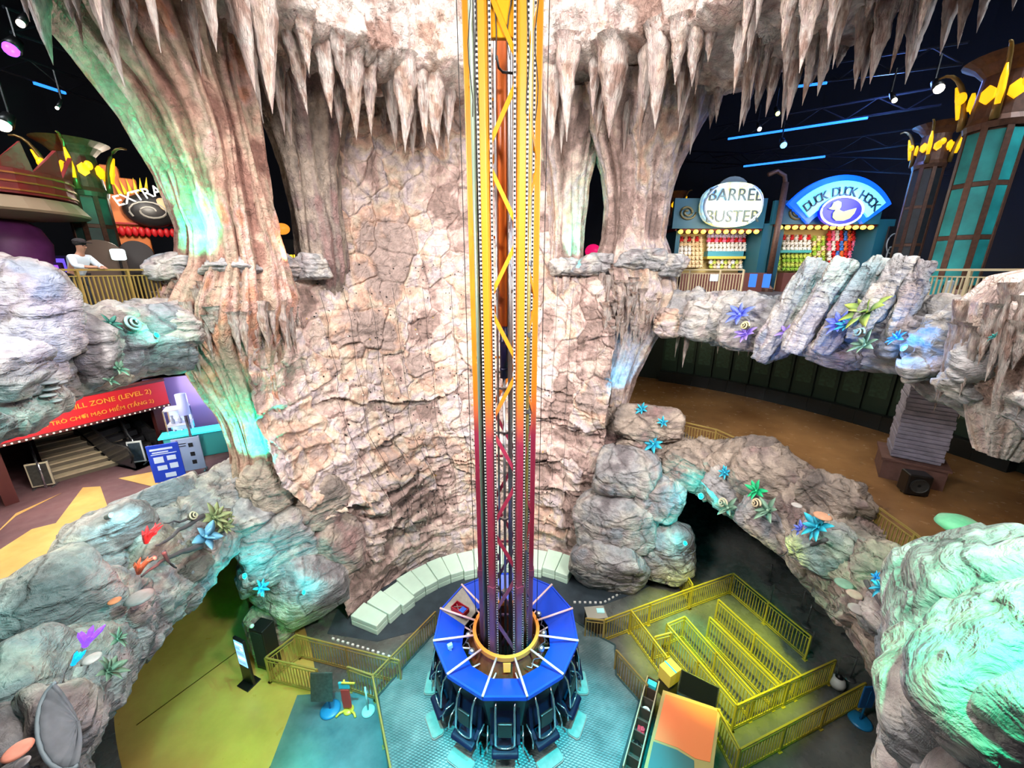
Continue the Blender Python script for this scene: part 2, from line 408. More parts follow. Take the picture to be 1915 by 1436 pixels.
# ------------------------------------------------------------------ floor inlays of the ground floor
def inlay(name, pts, m, z0, z1, parent, **kw):
    mb = MB(); mb.prism([(p[0], p[1]) for p in pts], z0, z1); return mb.build(name, m, parent, **kw)
def smooth_poly(pts, n=6):
    out = []; k = len(pts)
    for i in range(k):
        p0, p1, p2, p3 = [np.array(pts[(i + j) % k][:2]) for j in (-1, 0, 1, 2)]
        for s in range(n):
            t = s / n
            out.append(0.5 * ((2 * p1) + (-p0 + p2) * t + (2 * p0 - 5 * p1 + 4 * p2 - p3) * t * t + (-p0 + 3 * p1 - 3 * p2 + p3) * t ** 3))
    return out
g = lambda u, v, z=0.0: Pz(u, v, z)
inlay('floor_inlay', smooth_poly([g(214, 1290), g(250, 1210), g(330, 1120), g(430, 1030), g(520, 1010), g(560, 1140), g(590, 1270), g(550, 1350), g(500, 1440), g(420, 1530), g(300, 1560), g(228, 1436)]), F_OCHRE, 0.0, 0.004, gf, label='ochre leaf shaped patch of the ground floor')
inlay('floor_inlay', [g(556, 1300), g(700, 1290), g(760, 1500), g(480, 1500)], F_TEALF, 0.004, 0.008, gf, label='teal grey path across the ground floor')
inlay('floor_inlay', [g(612, 1185), g(705, 1200), g(780, 1180), g(830, 1150), g(1180, 1185), g(1100, 1142), g(1180, 1112), g(1250, 1080), g(1200, 1000), g(930, 990), g(640, 1120)], F_BLACK, 0.0, 0.012, gf, label='black rubber surface at the foot of the climbing wall')
mb = MB(); a, b2 = g(255, 1356, 0.01), g(450, 1213, 0.01); mb.beam(a, b2, 0.035, 0.006)
mb.build('floor_joint', mat('brass_strip', rgb(120, 100, 50), 0.35, 0.8), gf)
# carpet shapes of the left middle floor
for i, pts in enumerate([[(0, 990), (30, 960), (115, 922), (30, 965), (-20, 1010)],
                         [(100, 985), (155, 912), (188, 910), (205, 958)],
                         [(-80, 1080), (60, 990), (100, 980), (215, 955), (90, 1080), (-60, 1180)],
                         [(222, 895), (300, 880), (330, 900), (305, 915)]]):
    inlay('carpet_shape', [g(u, v, 6.0) for u, v in pts], F_SAND, 6.0 + 0.003 * (i + 1), 6.006 + 0.003 * (i + 1), fm_l, label='sand coloured angular shape in the plum carpet')

# ================================================================== ROCK
def rock_obj(name, P, cols, seed, parent=None, m=None, cscale=0.5, wrap=False, warp=None, **kw):
    nu, nv = P.shape[:2]; c = pal(P.reshape(-1, 3), cols, seed, cscale, None if warp is None else warp.reshape(-1))
    me = np_mesh(name, P.reshape(-1, 3), grid_faces(nu, nv, wrap), True, c)
    return obj(name, me, m or ROCK, parent, **kw)

# ------------------------------------------------------------------ the climbing wall: a concave arc around the tower
def wall_r(z): return np.interp(z, [-0.3, 0, 4, 8, 13, 16, 20], [6.75, 6.75, 7.15, 7.8, 8.6, 8.75, 8.3])
def wall_rock(nu=560, nv=520, a0=-77, a1=34, z0=-0.1, z1=19.6):
    z = np.linspace(z0, z1, nv)[None, :]; t = np.linspace(0, 1, nu)[:, None]
    e0 = np.interp(z, [0, 4.0, 6.5, 12.6, 13.3, 20], [-67, -67, a0, a0, -54, -54]); e1 = np.interp(z, [0, 12.6, 13.3, 20], [a1, a1, 19, 19])
    ph = np.radians(e0 + (e1 - e0) * t); ph, z = np.broadcast_arrays(ph, z); s = ph * 7.6
    q = V3(s, z, 0 * s)
    ws = s + 0.55 * fbm(q * 0.45, 3, 3) + 0.12 * fbm(q * 2.2, 2, 8); wz = z + 0.45 * fbm(q * 0.5 + 9, 3, 4) + 0.1 * fbm(q * 2.0, 2, 9)
    d1, d2, c1 = wor(ws / 1.0, wz / 1.25, 21)
    e1, e2, c2 = wor(ws / 0.42, wz / 0.62, 33)
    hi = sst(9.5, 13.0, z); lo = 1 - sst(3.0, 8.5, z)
    D = 0.30 * fbm(q * 0.35, 3, 1)
    D = D + (0.20 * (c1 - 0.5)) * (1 - 0.5 * hi) - (0.085) * (1 - sst(0.0, 0.085, d2 - d1))
    D = D + ((0.12 * (c2 - 0.5)) - 0.05 * (1 - sst(0.0, 0.11, e2 - e1))) * (1 - 0.85 * hi) * (0.4 + 0.6 * sst(-0.2, 0.25, fbm(q * 0.4 + 5, 2, 6)))
    # ledges of layered stone, stronger towards the foot
    st = V3(ws * 0.35, wz * 1.15 + 0.5 * np.sin(ws * 0.5), 0 * s)
    D = D + (0.15 + 0.30 * lo) * ridged(st, 3, 12) * (1 - 0.75 * hi)
    tri = np.mod(wz / 0.85 + 0.7 * fbm(V3(ws * 0.5, wz * 0.2, 0 * s), 2, 71), 1.0)
    D = D + 0.22 * lo * (tri - 0.5)
    D = D + 0.035 * fbm(q * 4.0, 3, 15)
    # two deep overhanging horizontal seams
    for zz, am in ((10.0, 0.16), (8.2, 0.2), (6.1, 0.25), (4.6, 0.3)):
        L = zz + 0.35 * np.sin(s * 0.9 + zz) + 0.3 * fbm(q * 0.8, 2, int(zz * 10)); k = wz - L
        D = D + am * np.where(k > 0, np.exp(-np.maximum(k, 0) / 0.5), -0.8 * np.exp(np.minimum(k, 0) / 0.25)) * sst(-0.15, 0.35, fbm(q * 0.35 + zz, 2, 77))
    # flutes where the wall flows into the roof
    top = sst(14.0, 16.5, z)
    D = D + top * (0.22 * np.abs(np.sin(ws * 2.3 + 1.5 * fbm(V3(ws, 0 * s, 0 * s), 2, 5))) + 0.15 * fbm(V3(ws * 2.5, z * 0.4, 0 * s), 3, 44))
    # shoulder ledge at the height of the upper floor on both sides
    edge = np.maximum(sst(R(-52), R(-66), ph), sst(R(16), R(27), ph))
    D = D + edge * 0.5 * (1 - sst(12.6, 13.3, z)) * sst(8.0, 12.0, z)
    D = D * (0.35 + 0.65 * sst(0.4, 1.8, z))
    r = wall_r(z) - D
    P = V3(CX + r * np.sin(ph), CY + r * np.cos(ph), z)
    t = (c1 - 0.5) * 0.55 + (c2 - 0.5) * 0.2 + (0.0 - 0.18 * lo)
    return P, t
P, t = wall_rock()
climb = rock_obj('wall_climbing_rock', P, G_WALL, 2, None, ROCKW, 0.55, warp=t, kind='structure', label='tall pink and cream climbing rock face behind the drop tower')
WALLP = P

# ------------------------------------------------------------------ the hanging ring of the cave roof
def ring_profile(n=150):
    pts = np.array([(7.4, 25.0), (6.3, 23.4), (6.0, 21.6), (5.95, 20.4), (6.05, 19.75), (6.5, 19.45), (7.5, 19.2), (8.7, 18.95), (9.7, 19.0), (10.3, 19.5), (10.8, 20.6), (11.0, 22.0)])
    d = np.r_[0, np.cumsum(np.hypot(*np.diff(pts, axis=0).T))]; t = np.linspace(0, d[-1], n)
    return np.interp(t, d, pts[:, 0]), np.interp(t, d, pts[:, 1])
def ring_rock(nu=620, nv=150, a0=-128, a1=128):
    rr, zz = ring_profile(nv); ph = np.radians(np.linspace(a0, a1, nu))[:, None]
    dr, dz = np.gradient(rr), np.gradient(zz); L = np.hypot(dr, dz); nr, nz = dz / L, -dr / L
    rr, zz, nr, nz = [np.broadcast_to(x[None, :], (nu, nv)) for x in (rr, zz, nr, nz)]; ph = np.broadcast_to(ph, (nu, nv))
    s = ph * 7.0; q = V3(s, rr, zz)
    wav = 0.5 * fbm(V3(s * 0.3, 0 * s, 0 * s), 3, 51) + 0.35 * np.sin(s * 0.42 + 0.6)
    inner = sst(7.2, 6.2, rr)
    D = 0.45 * fbm(q * 0.6, 3, 41) + 0.16 * fbm(q * 2.0, 3, 42) + 0.07 * fbm(q * 6.0, 3, 46)
    D = D + inner * (0.22 * np.abs(np.sin(s * 1.9 + 1.4 * fbm(V3(s * 0.7, zz * 0.15, 0 * s), 3, 43))) + 0.10 * np.abs(np.sin(s * 5.3 + 2 * fbm(V3(s, zz * 0.3, 0 * s), 2, 47))))
    nod = ridged(q * 3.0, 2, 48); D = D + 0.07 * nod * inner
    rim = np.exp(-((zz - 19.55) / 0.25) ** 2) * inner; D = D + rim * (0.20 * fbm(q * 2.5, 3, 49) + 0.1)
    r2 = rr - nr * 0 + (-D) * np.where(inner > 0.5, 1, 0) * inner + 0 * D; z2 = zz + wav * 0.5
    lf = sst(R(-50), R(-85), ph) * 0.62 * sst(8.0, 9.6, rr); r2 = rr - D * inner - lf; z2 = zz + 0.7 * wav - D * (1 - inner) * 0.9
    return V3(CX + r2 * np.sin(ph), CY + r2 * np.cos(ph), z2), wav
P, wav = ring_rock()
ring = rock_obj('ceiling_cave_ring', P, G_RING, 7, None, DRIP, 0.8, kind='structure', label='pale dripstone ring of the cave roof hung with stalactites')
RINGP = P
def ring_z(phi, r):       # height of the ring's underside at a place
    i = int(round((phi + 128) / 256 * 619)); i = min(max(i, 0), 619)
    row = RINGP[i]; rr = np.hypot(row[:, 0] - CX, row[:, 1] - CY)
    k = np.argmin(np.abs(rr[38:115] - r)) + 38
    return row[k, 2]

# stalactites: a few shapes, many hangers, each its own part of the roof ring
def stalactite_mesh(seed, nu=18, nv=30):
    rng = np.random.RandomState(seed)
    a = np.linspace(0, 2 * math.pi, nu, endpoint=False)[:, None]; t = np.linspace(0, 1, nv)[None, :]
    a, t = np.broadcast_arrays(a, t)
    k = 1.1 + 0.9 * rng.rand()
    r = (1 - t ** k) * 0.92 + 0.08 * (1 - t) + 0.35 * np.exp(-t / 0.09)
    r = r * (1 + 0.10 * np.cos(a * rng.randint(3, 6) + rng.rand() * 6 + t * 1.5)) + 0.07 * np.sin(t * 22 + rng.rand() * 6) * (1 - t)
    q = V3(np.cos(a) * 1.3, np.sin(a) * 1.3, t * 3.5)
    r = r * (1 + 0.26 * fbm(q * 1.4, 3, seed) + 0.15 * fbm(q * 4, 2, seed + 4)); r = np.where(t > 0.999, 0.02, np.maximum(r, 0.04))
    bx, by = 0.35 * (rng.rand() - 0.5), 0.35 * (rng.rand() - 0.5)
    P = V3(r * np.cos(a) + bx * t * t, r * np.sin(a) + by * t * t, -t + 0.12 * (1 - t))
    c = pal(P.reshape(-1, 3) * np.array([1, 1, 2.0]), G_RING, seed, 1.2)
    return np_mesh('stalactite', P.reshape(-1, 3), grid_faces(nu, nv, True), True, c)
STAL = [stalactite_mesh(100 + i) for i in range(10)]
rng = random.Random(5)
def stalactite(p, L, rad, parent=None, tilt=0.0, k=None, **kw):
    me = STAL[rng.randrange(10) if k is None else k]
    o = obj('stalactite', me, DRIP, parent, loc=p, rot=(rng.uniform(-.05, .05), tilt + rng.uniform(-.05, .05), rng.uniform(0, 6.28)))
    o.scale = (rad, rad, L); return props(o, **kw)
# the hangers the photo lets one pick out: (tip u, tip v, width px, radius of ring, length px)
TIPS = [(108, 128, 46, 9.8, 150), (168, 100, 26, 8.8, 90), (212, 74, 40, 7.0, 110), (221, 168, 52, 8.0, 150), (255, 96, 30, 7.6, 90), (306, 110, 46, 6.8, 130), (405, 106, 44, 6.3, 130),
        (380, 150, 24, 7.6, 90), (468, 178, 44, 6.4, 140), (460, 222, 26, 8.0, 110), (488, 236, 30, 7.0, 110), (520, 222, 52, 6.2, 180), (566, 218, 38, 6.6, 140), (578, 142, 34, 6.1, 90),
        (549, 275, 24, 8.0, 80), (538, 258, 26, 7.6, 90), (620, 226, 42, 6.4, 140), (642, 168, 30, 6.0, 100), (644, 262, 30, 7.0, 110), (672, 266, 46, 6.3, 160), (700, 260, 34, 6.5, 130), (614, 238, 20, 7.8, 60),
        (740, 288, 34, 7.0, 150), (768, 292, 48, 6.3, 170), (796, 276, 38, 6.4, 150), (790, 208, 24, 6.0, 80), (816, 286, 40, 6.5, 130), (842, 272, 26, 7.0, 90), (778, 310, 22, 7.8, 70), (828, 298, 20, 7.6, 60),
        (1026, 294, 40, 6.6, 150), (1048, 292, 26, 7.2, 110), (1056, 270, 48, 6.2, 150), (1108, 222, 26, 6.6, 80), (1120, 272, 30, 7.0, 110), (1138, 260, 56, 6.2, 170), (1166, 294, 24, 7.4, 80), (1178, 252, 20, 7.6, 60),
        (1200, 264, 38, 6.6, 170), (1220, 248, 44, 6.2, 190), (1262, 160, 38, 6.1, 110), (1276, 250, 26, 7.4, 100), (1264, 222, 18, 7.0, 60), (1290, 162, 36, 6.4, 150), (1300, 180, 22, 6.9, 90), (1292, 292, 30, 8.6, 110), (1322, 120, 26, 6.6, 70),
        (1375, 182, 34, 6.9, 90), (1390, 100, 32, 6.1, 100), (1398, 120, 30, 6.4, 90), (1412, 62, 24, 6.0, 70), (1386, 248, 24, 8.4, 80), (1398, 196, 18, 7.6, 60), (1436, 222, 24, 8.6, 70), (1456, 246, 22, 8.8, 80), (1470, 228, 28, 8.6, 90),
        (1462, 100, 42, 6.6, 140), (1496, 142, 48, 6.8, 150), (1460, 164, 28, 7.6, 100), (1503, 202, 28, 8.6, 80), (1530, 184, 30, 8.6, 90), (1538, 108, 34, 7.0, 110), (1556, 134, 24, 7.6, 80), (1592, 172, 34, 8.6, 110), (1606, 176, 28, 8.9, 100),
        (1624, 164, 40, 8.7, 110), (1666, 146, 26, 8.9, 90), (1686, 164, 54, 9.2, 130), (1714, 72, 34, 8.2, 90), (1752, 110, 34, 9.3, 90), (1775, 100, 36, 9.3, 90), (1824, 68, 36, 9.5, 90), (1884, 30, 36, 9.6, 60), (1560, 22, 26, 6.6, 60), (1598, 4, 24, 6.4, 50),
        (54, 48, 30, 9.4, 80), (150, 40, 34, 8.6, 90), (345, 8, 26, 6.2, 60), (1900, -20, 40, 9.6, 70)]
for u, v, w, rr_, L in TIPS:
    p = Pr(u, v, rr_); wr = px(p, w) / 2 * 0.98
    zt = ring_z(phi_of(p), rr_) + 0.12
    Lm = max(zt - p[2], px(p, L) * 0.6)
    stalactite((p[0], p[1], zt), Lm * 0.97, wr, ring, 0)
for i in range(70):                       # the smaller ones deeper under the ring
    phi = -118 + 236 * (i + rng.random()) / 70; rr_ = rng.uniform(7.6, 9.6)
    zt = ring_z(phi, rr_) + 0.1
    stalactite(pol(phi, rr_, zt), rng.uniform(0.5, 1.3), rng.uniform(0.12, 0.24), ring)

# ------------------------------------------------------------------ flowstone columns
def column(name, phi, rc, zs, rads, seed, cols, parent=None, nu=180, nv=300, fl=9, famp=0.17, off=None, **kw):
    c = pol(phi, rc); z = np.linspace(zs[0], zs[-1], nv)[None, :]; a = np.linspace(0, 2 * math.pi, nu, endpoint=False)[:, None]
    a, z = np.broadcast_arrays(a, z); r = np.interp(z, zs, rads)
    q = V3(np.cos(a) * 1.6, np.sin(a) * 1.6, z * 0.22 + seed)
    wa = a + 0.35 * fbm(q, 3, seed)
    f1 = np.abs(np.sin(wa * fl * 0.5 + 0.25 * np.sin(z * 0.8))); f2 = np.abs(np.sin(wa * fl * 1.15 + seed + 0.3 * np.sin(z * 0.5)))
    amp = famp * r
    r = r + amp * (f1 ** 0.7 - 0.6) + amp * 0.5 * (f2 ** 0.8 - 0.6) + 0.10 * fbm(V3(np.cos(a) * 3, np.sin(a) * 3, z * 0.5), 3, seed + 3) + 0.03 * fbm(V3(np.cos(a) * 8, np.sin(a) * 8, z * 1.5), 3, seed + 5)
    ox = np.interp(z, zs, off[0]) if off else 0; oy = np.interp(z, zs, off[1]) if off else 0
    P = V3(c[0] + r * np.cos(a) + ox, c[1] + r * np.sin(a) + oy, z)
    t = 0.30 * (f1 - 0.6) + 0.75 * fbm(V3(np.cos(a) * 2.6, np.sin(a) * 2.6, z * 0.06 + seed), 3, seed + 8)
    return rock_obj(name, P, cols, seed, parent, DRIP, 0.6, True, warp=t, **kw)
colL = column('dripstone_column', -71, 9.1, [6.0, 7.2, 8.5, 10.2, 11.2, 12.2, 13.2, 14.2, 15.5, 16.8, 18.0, 19.4], [1.1, 0.9, 0.96, 1.3, 1.65, 1.75, 1.36, 1.2, 1.25, 1.45, 1.75, 2.2], 11, G_PINK, fl=16, nu=300,
       off=([0.2, 0.2, 0.1, -0.1, -0.15, 0.1, 0.4, 0.45, 0.3, 0.05, -0.3, -0.7], [0] * 12),
       label='massive fluted dripstone column left of the climbing wall, lit green at its foot', cat='column')
colR = column('dripstone_column', 33.8, 9.3, [7.2, 8.5, 10.0, 11.2, 12.2, 13.2, 14.4, 15.6, 16.8, 17.8, 19.4], [0.62, 0.8, 1.05, 1.4, 1.6, 1.5, 1.16, 1.2, 1.4, 1.75, 2.5], 23, G_WALL, fl=10,
       off=([-0.3, -0.2, 0.1, 0.25, 0.3, 0.1, 0, 0, 0, 0, 0], [0] * 11),
       label='fluted dripstone column between climbing wall and arcade stalls', cat='column')
colS = column('dripstone_column', 16.5, 8.9, [11.4, 12.3, 13.5, 15, 16.5, 17.6, 19.4], [0.15, 0.6, 0.72, 0.68, 0.8, 1.05, 1.6], 37, G_WALL, fl=9, nu=120, nv=160,
       label='slim pink dripstone column just right of the drop tower', cat='column')
colB = column('dripstone_column', -49.5, 9.0, [11.4, 12.2, 13.2, 15, 16.5, 17.6, 19.4], [0.15, 0.6, 0.85, 0.8, 0.9, 1.15, 1.8], 47, G_TAN, fl=8, nu=120, nv=160,
       label='dark dripstone column at the left edge of the climbing wall', cat='column')
# curtains of small stalactites on the skirts of the two big columns
for o, phi, rc, z0, rad, n in ((colL, -71, 9.1, 12.9, 1.42, 34), (colL, -71, 9.1, 12.1, 1.62, 30), (colR, 33.8, 9.3, 13.0, 1.42, 24), (colR, 33.8, 9.3, 12.2, 1.5, 18)):
    c = pol(phi, rc)
    for i in range(n):
        t = -math.pi + 0.35 + (math.pi - 0.5) * (i + rng.uniform(-.3, .3)) / (n - 1) + (0.5 if phi < 0 else 0.0)
        z = z0 + rng.uniform(-0.5, 0.1); q = rad * rng.uniform(0.94, 1.10)
        stalactite((c[0] + q * math.cos(t), c[1] + q * math.sin(t), z), rng.uniform(0.5, 1.5), rng.uniform(0.10, 0.19), o)
    if o is colR and z0 > 12.5:
        for i in range(12):
            t = -math.pi + 0.5 + 1.4 * i / 11; z = 11.2 + rng.uniform(-0.4, 0.1)
            stalactite((c[0] + 1.35 * math.cos(t) - 0.1, c[1] + 1.35 * math.sin(t), z), rng.uniform(0.5, 1.1), rng.uniform(0.09, 0.14), o)

# ------------------------------------------------------------------ rock fascias of the galleries
def fascia(name, a0, a1, prof, seed, cols, amp=0.34, strata=0.12, sdir=(0.15, 0, 1.0), dz=None, nv=80, **kw):
    """prof: list of (r, z) from the back of the top, over the crest, down the face, under and back"""
    nu = int(abs(a1 - a0) / 180 * math.pi * 9 / 0.06); pts = np.array(prof, float)
    d = np.r_[0, np.cumsum(np.hypot(*np.diff(pts, axis=0).T))]; tt = np.linspace(0, d[-1], nv)
    rr, zz = np.interp(tt, d, pts[:, 0]), np.interp(tt, d, pts[:, 1])
    for _ in range(3):
        rr[1:-1] = (rr[:-2] + 2 * rr[1:-1] + rr[2:]) / 4; zz[1:-1] = (zz[:-2] + 2 * zz[1:-1] + zz[2:]) / 4
    dr, dzz = np.gradient(rr), np.gradient(zz); L = np.hypot(dr, dzz) + 1e-6; nr, nz = dzz / L, -dr / L
    ph = np.broadcast_to(np.radians(np.linspace(a0, a1, nu))[:, None], (nu, nv))
    rr, zz, nr, nz = [np.broadcast_to(x[None, :], (nu, nv)) for x in (rr, zz, nr, nz)]
    B = V3(CX + rr * np.sin(ph), CY + rr * np.cos(ph), zz); s = ph * 9.0
    q = V3(s, rr, zz)
    wq = q + 0.5 * np.stack([fbm(q * 0.7, 2, seed + i) for i in range(3)], -1)
    d1, d2, c1 = wor(wq[..., 0] / 1.25, (wq[..., 2] + 0.55 * wq[..., 1]) / 0.95, seed + 5)
    D = amp * fbm(q * 0.55, 3, seed) + 0.34 * (c1 - 0.5) - 0.13 * (1 - sst(0, 0.14, d2 - d1))
    lay = wq[..., 0] * sdir[0] + wq[..., 1] * sdir[1] + wq[..., 2] * sdir[2]
    fr = np.mod(lay * 3.1 + 0.4 * fbm(q * 1.5, 2, seed + 8), 1.0)
    D = D + strata * (fr - 0.5) * (0.5 + 0.5 * fbm(q * 0.8, 2, seed + 9)) - strata * 0.5 * np.exp(-((fr - 0.5) / 0.07) ** 2) + 0.10 * ridged(wq * np.array([0.8, 1.6, 2.2]), 3, seed + 11) + 0.03 * fbm(q * 5, 3, seed + 12)
    fade = np.minimum(1, np.minimum(np.arange(nv), np.arange(nv)[::-1]) / 5.0)[None, :]
    D = D * fade
    z2 = zz + D * nz; r2 = rr + D * nr
    if dz is not None:
        k = np.interp(np.degrees(ph), dz[0], dz[1]); z2 = z2 + k * sst(prof[-1][1], max(p[1] for p in prof), zz)
    P = V3(CX + r2 * np.sin(ph), CY + r2 * np.cos(ph), z2)
    return rock_obj(name, P, cols, seed, None, ROCK, 0.7, warp=(c1 - 0.5) * 0.35, **kw)
P_UP = [(9.75, 11.6), (9.7, 12.2), (9.5, 12.32), (9.2, 12.25), (8.85, 11.9), (8.7, 11.3), (8.9, 10.75), (9.4, 10.5), (10.4, 10.7), (11.4, 11.3)]
P_MID = [(10.2, 5.9), (9.95, 6.45), (9.5, 6.75), (9.0, 6.55), (8.5, 6.1), (8.35, 5.3), (8.6, 4.5), (9.2, 4.2), (10.2, 4.5), (11.4, 5.2)]
fa_ul = fascia('rock_fascia', -128, -70, P_UP, 61, G_GREY, kind='structure', label='grey rock edge of the upper left gallery')
fa_ur = fascia('rock_fascia', 33, 128, P_UP, 73, G_GREY, kind='structure', label='grey rock edge of the upper right gallery')
P_MIDL = [(10.9, 5.9), (10.6, 6.4), (10.0, 6.7), (9.2, 6.6), (8.6, 6.1), (8.35, 5.3), (8.5, 4.5), (9.2, 4.2), (10.2, 4.5), (11.4, 5.2)]
fa_ml = fascia('rock_fascia', -150, -62, P_MIDL, 87, G_GREY, sdir=(0.8, 0.7, 0.5), kind='structure', label='grey rock edge of the left middle gallery')
fa_mr = fascia('rock_fascia', 26, 140, P_MID, 95, G_TAN, strata=0.15, sdir=(0.35, 0, 1), kind='structure', label='layered rock edge of the right middle gallery',
               dz=([26, 30, 34, 36, 40, 60, 70, 80, 95, 100, 140], [1.6, 1.6, 1.0, 0.0, -0.25, -0.1, 0.7, 0.6, -0.2, 0.2, 0.2]))

# ------------------------------------------------------------------ boulders
_ICO = {}
def ico(n):
    if n not in _ICO:
        bm = bmesh.new(); bmesh.ops.create_icosphere(bm, subdivisions=n, radius=1.0)
        _ICO[n] = (np.array([v.co[:] for v in bm.verts]), np.array([[v.index for v in f.verts] for f in bm.faces])); bm.free()
    return _ICO[n]
def boulder_mesh(name, size, Rm, seed, cols, planes=16, cut=0.66, strata=0.06, sfreq=5.0, sdir=(0, 0, 1), lump=0.05, crack=0.05, pn=3.0, sub=5, c0=(0, 0, 0), gcell=0.9):
    D, F = ico(sub); rs = np.random.RandomState(seed)
    n = rs.randn(planes, 3); n /= np.linalg.norm(n, axis=1)[:, None]; d = cut + (1.12 - cut) * rs.rand(planes)
    dots = D @ n.T; rad = np.where(dots > 0.05, d[None, :] / np.maximum(dots, 0.05), 9.0)
    k = 30.0; base = 1.0 / (np.abs(D) ** pn).sum(1) ** (1 / pn)
    r = -np.log(np.exp(-k * np.minimum(rad, 3)).sum(1) + np.exp(-k * base)) / k
    P = D * r[:, None] * (np.array(size) / 2)[None, :]
    N = D / (np.array(size) / 2)[None, :]; N /= np.linalg.norm(N, axis=1)[:, None]
    q = P + seed * 3.1
    sz = min(size)
    dd = lump * sz * fbm(q / sz * 1.1, 3, seed) + 0.03 * sz * ridged(q / sz * 1.5, 3, seed + 2) + 0.02 * fbm(q * 5, 3, seed + 7)
    w = q + 0.25 * np.stack([fbm(q * 1.1, 2, seed + i) for i in range(3)], -1)
    lay = (w * np.array(sdir)).sum(1); fr = np.mod(lay * sfreq / 2.0, 1.0)
    dd = dd + strata * (fr - 0.5) - strata * 0.7 * np.exp(-((fr - 0.5) / 0.06) ** 2)
    e1, e2, c1 = wor(w[:, 0] / gcell + 0.3 * w[:, 1], w[:, 2] / gcell - 0.3 * w[:, 1], seed + 4)
    dd = dd - crack * (1 - sst(0, 0.10, e2 - e1)) + crack * 0.9 * (c1 - 0.5)
    P = P + N * dd[:, None]
    P = P @ np.array(Rm).T
    c = pal(P + np.array(c0), cols, seed, 0.7, (c1 - 0.5) * 0.25)
    return np_mesh(name, P, F, True, c)
def boulder(u, v, w, h, rr, seed, parent, cols=G_GREY, dep=None, roll=0.0, pitch=0.0, name='boulder', pos=None, m=None, **kw):
    p = Pr(u, v, rr) if pos is None else np.array(pos); W_, H_ = px(p, w), px(p, h); aa = p[0] / depth(p); bb = (p[2] - CAM[2] + 3.2) / depth(p)
    W_ /= math.sqrt(1 + aa * aa); H_ /= math.sqrt(1 + bb * bb)
    yaw = math.atan2(-p[0], p[1])
    Rm = Matrix.Rotation(yaw, 3, 'Z') @ Matrix.Rotation(R(roll), 3, 'Y') @ Matrix.Rotation(R(pitch), 3, 'X')
    sub = kw.pop('sub', 5); lab = kw.pop('label', None); cat_ = kw.pop('cat', None)
    me = boulder_mesh(name, (W_, dep or max(min(W_, H_) * 0.9, 0.5), H_), Rm, seed, cols, sub=sub, c0=p, **kw)
    return obj(name, me, m or ROCK, parent, loc=p, label=lab, cat=cat_)
# upper left: the big block rising above the railing and its neighbours
B = boulder
B(60, 590, 260, 230, 9.0, 301, fa_ul, roll=8, strata=0.05, sdir=(0.3, 0, 1), dep=1.6)
B(150, 640, 160, 170, 8.9, 302, fa_ul, roll=-10, dep=1.3)
B(20, 690, 190, 150, 8.8, 303, fa_ul, dep=1.4)
B(320, 618, 130, 78, 9.0, 304, fa_ul, roll=3, dep=1.1, cut=0.85)
B(235, 615, 110, 90, 8.9, 305, fa_ul, roll=-5, dep=1.0)
B(180, 700, 150, 80, 9.1, 306, fa_ul, roll=-18, dep=1.2, cols=G_TAN)
B(60, 742, 190, 60, 9.4, 307, fa_ul, roll=-6, dep=1.3, cols=G_TAN)
# upper right: leaning slabs, then rounded blocks
SL = dict(dep=0.55, strata=0.07, sfreq=8, sdir=(1, 0, 0.1), cut=0.9, pn=7.0, lump=0.03, planes=10)
B(1468, 585, 52, 205, 8.5, 311, fa_ur, roll=20, **SL)
B(1528, 575, 54, 190, 8.3, 312, fa_ur, roll=18, **SL)
B(1588, 575, 58, 195, 8.5, 313, fa_ur, roll=20, **SL)
B(1646, 560, 58, 170, 8.4, 314, fa_ur, roll=14, **SL)
B(1698, 560, 50, 150, 8.6, 329, fa_ur, roll=8, **SL)
B(1320, 600, 110, 80, 8.9, 315, fa_ur, roll=-4, dep=1.0)
B(1385, 612, 90, 90, 8.9, 316, fa_ur, dep=0.9)
B(1262, 608, 90, 66, 9.0, 317, fa_ur, dep=1.0, cols=G_WALL)
B(1455, 640, 90, 90, 8.8, 318, fa_ur, roll=25, dep=0.9)
B(1560, 655, 120, 70, 8.7, 319, fa_ur, roll=8, dep=1.0, cols=G_TAN)
B(1690, 625, 80, 110, 8.8, 320, fa_ur, roll=25, dep=0.8)
B(1760, 640, 130, 140, 8.8, 321, fa_ur, roll=20, dep=1.1, strata=0.07, sfreq=5, sdir=(0.3, 0, 1))
B(1835, 660, 130, 150, 8.7, 322, fa_ur, roll=25, dep=1.1, cut=0.72)
B(1730, 690, 110, 60, 8.6, 323, fa_ur, roll=-6, dep=1.0, strata=0.08, sfreq=5, sdir=(0.2, 0, 1))
B(1800, 720, 110, 70, 8.6, 324, fa_ur, roll=14, dep=0.9)
# right end: drip stone mass near the frame
dm = column('dripstone_column', 110, 9.3, [10.0, 10.5, 11.2, 12.0, 12.6, 13.0, 13.2], [0.25, 0.45, 0.7, 0.9, 1.0, 0.8, 0.2], 53, G_RING, fl=12, nu=140, nv=120,
            label='pale dripstone mass hanging at the right end of the upper gallery', cat='column')
c = pol(110, 9.3)
for i in range(16):
    t = math.pi * 0.75 + 2.0 * i / 15; stalactite((c[0] + 0.95 * math.cos(t), c[1] + 0.95 * math.sin(t), 12.6 + rng.uniform(-.7, .2)), rng.uniform(0.6, 1.7), rng.uniform(0.09, 0.15), dm)
for u, v, w, L in ((1265, 668, 12, 46), (1280, 688, 14, 60), (1310, 650, 12, 36), (1340, 662, 12, 36), (1378, 664, 16, 40), (1400, 668, 14, 40), (1440, 664, 14, 40), (1795, 784, 14, 60), (1820, 800, 12, 40), (1745, 770, 12, 40)):
    p = Pr(u, v, 9.4); L_ = px(p, L) * 1.5; stalactite((p[0], p[1], p[2] + L_), L_, px(p, w) / 2, fa_ur)
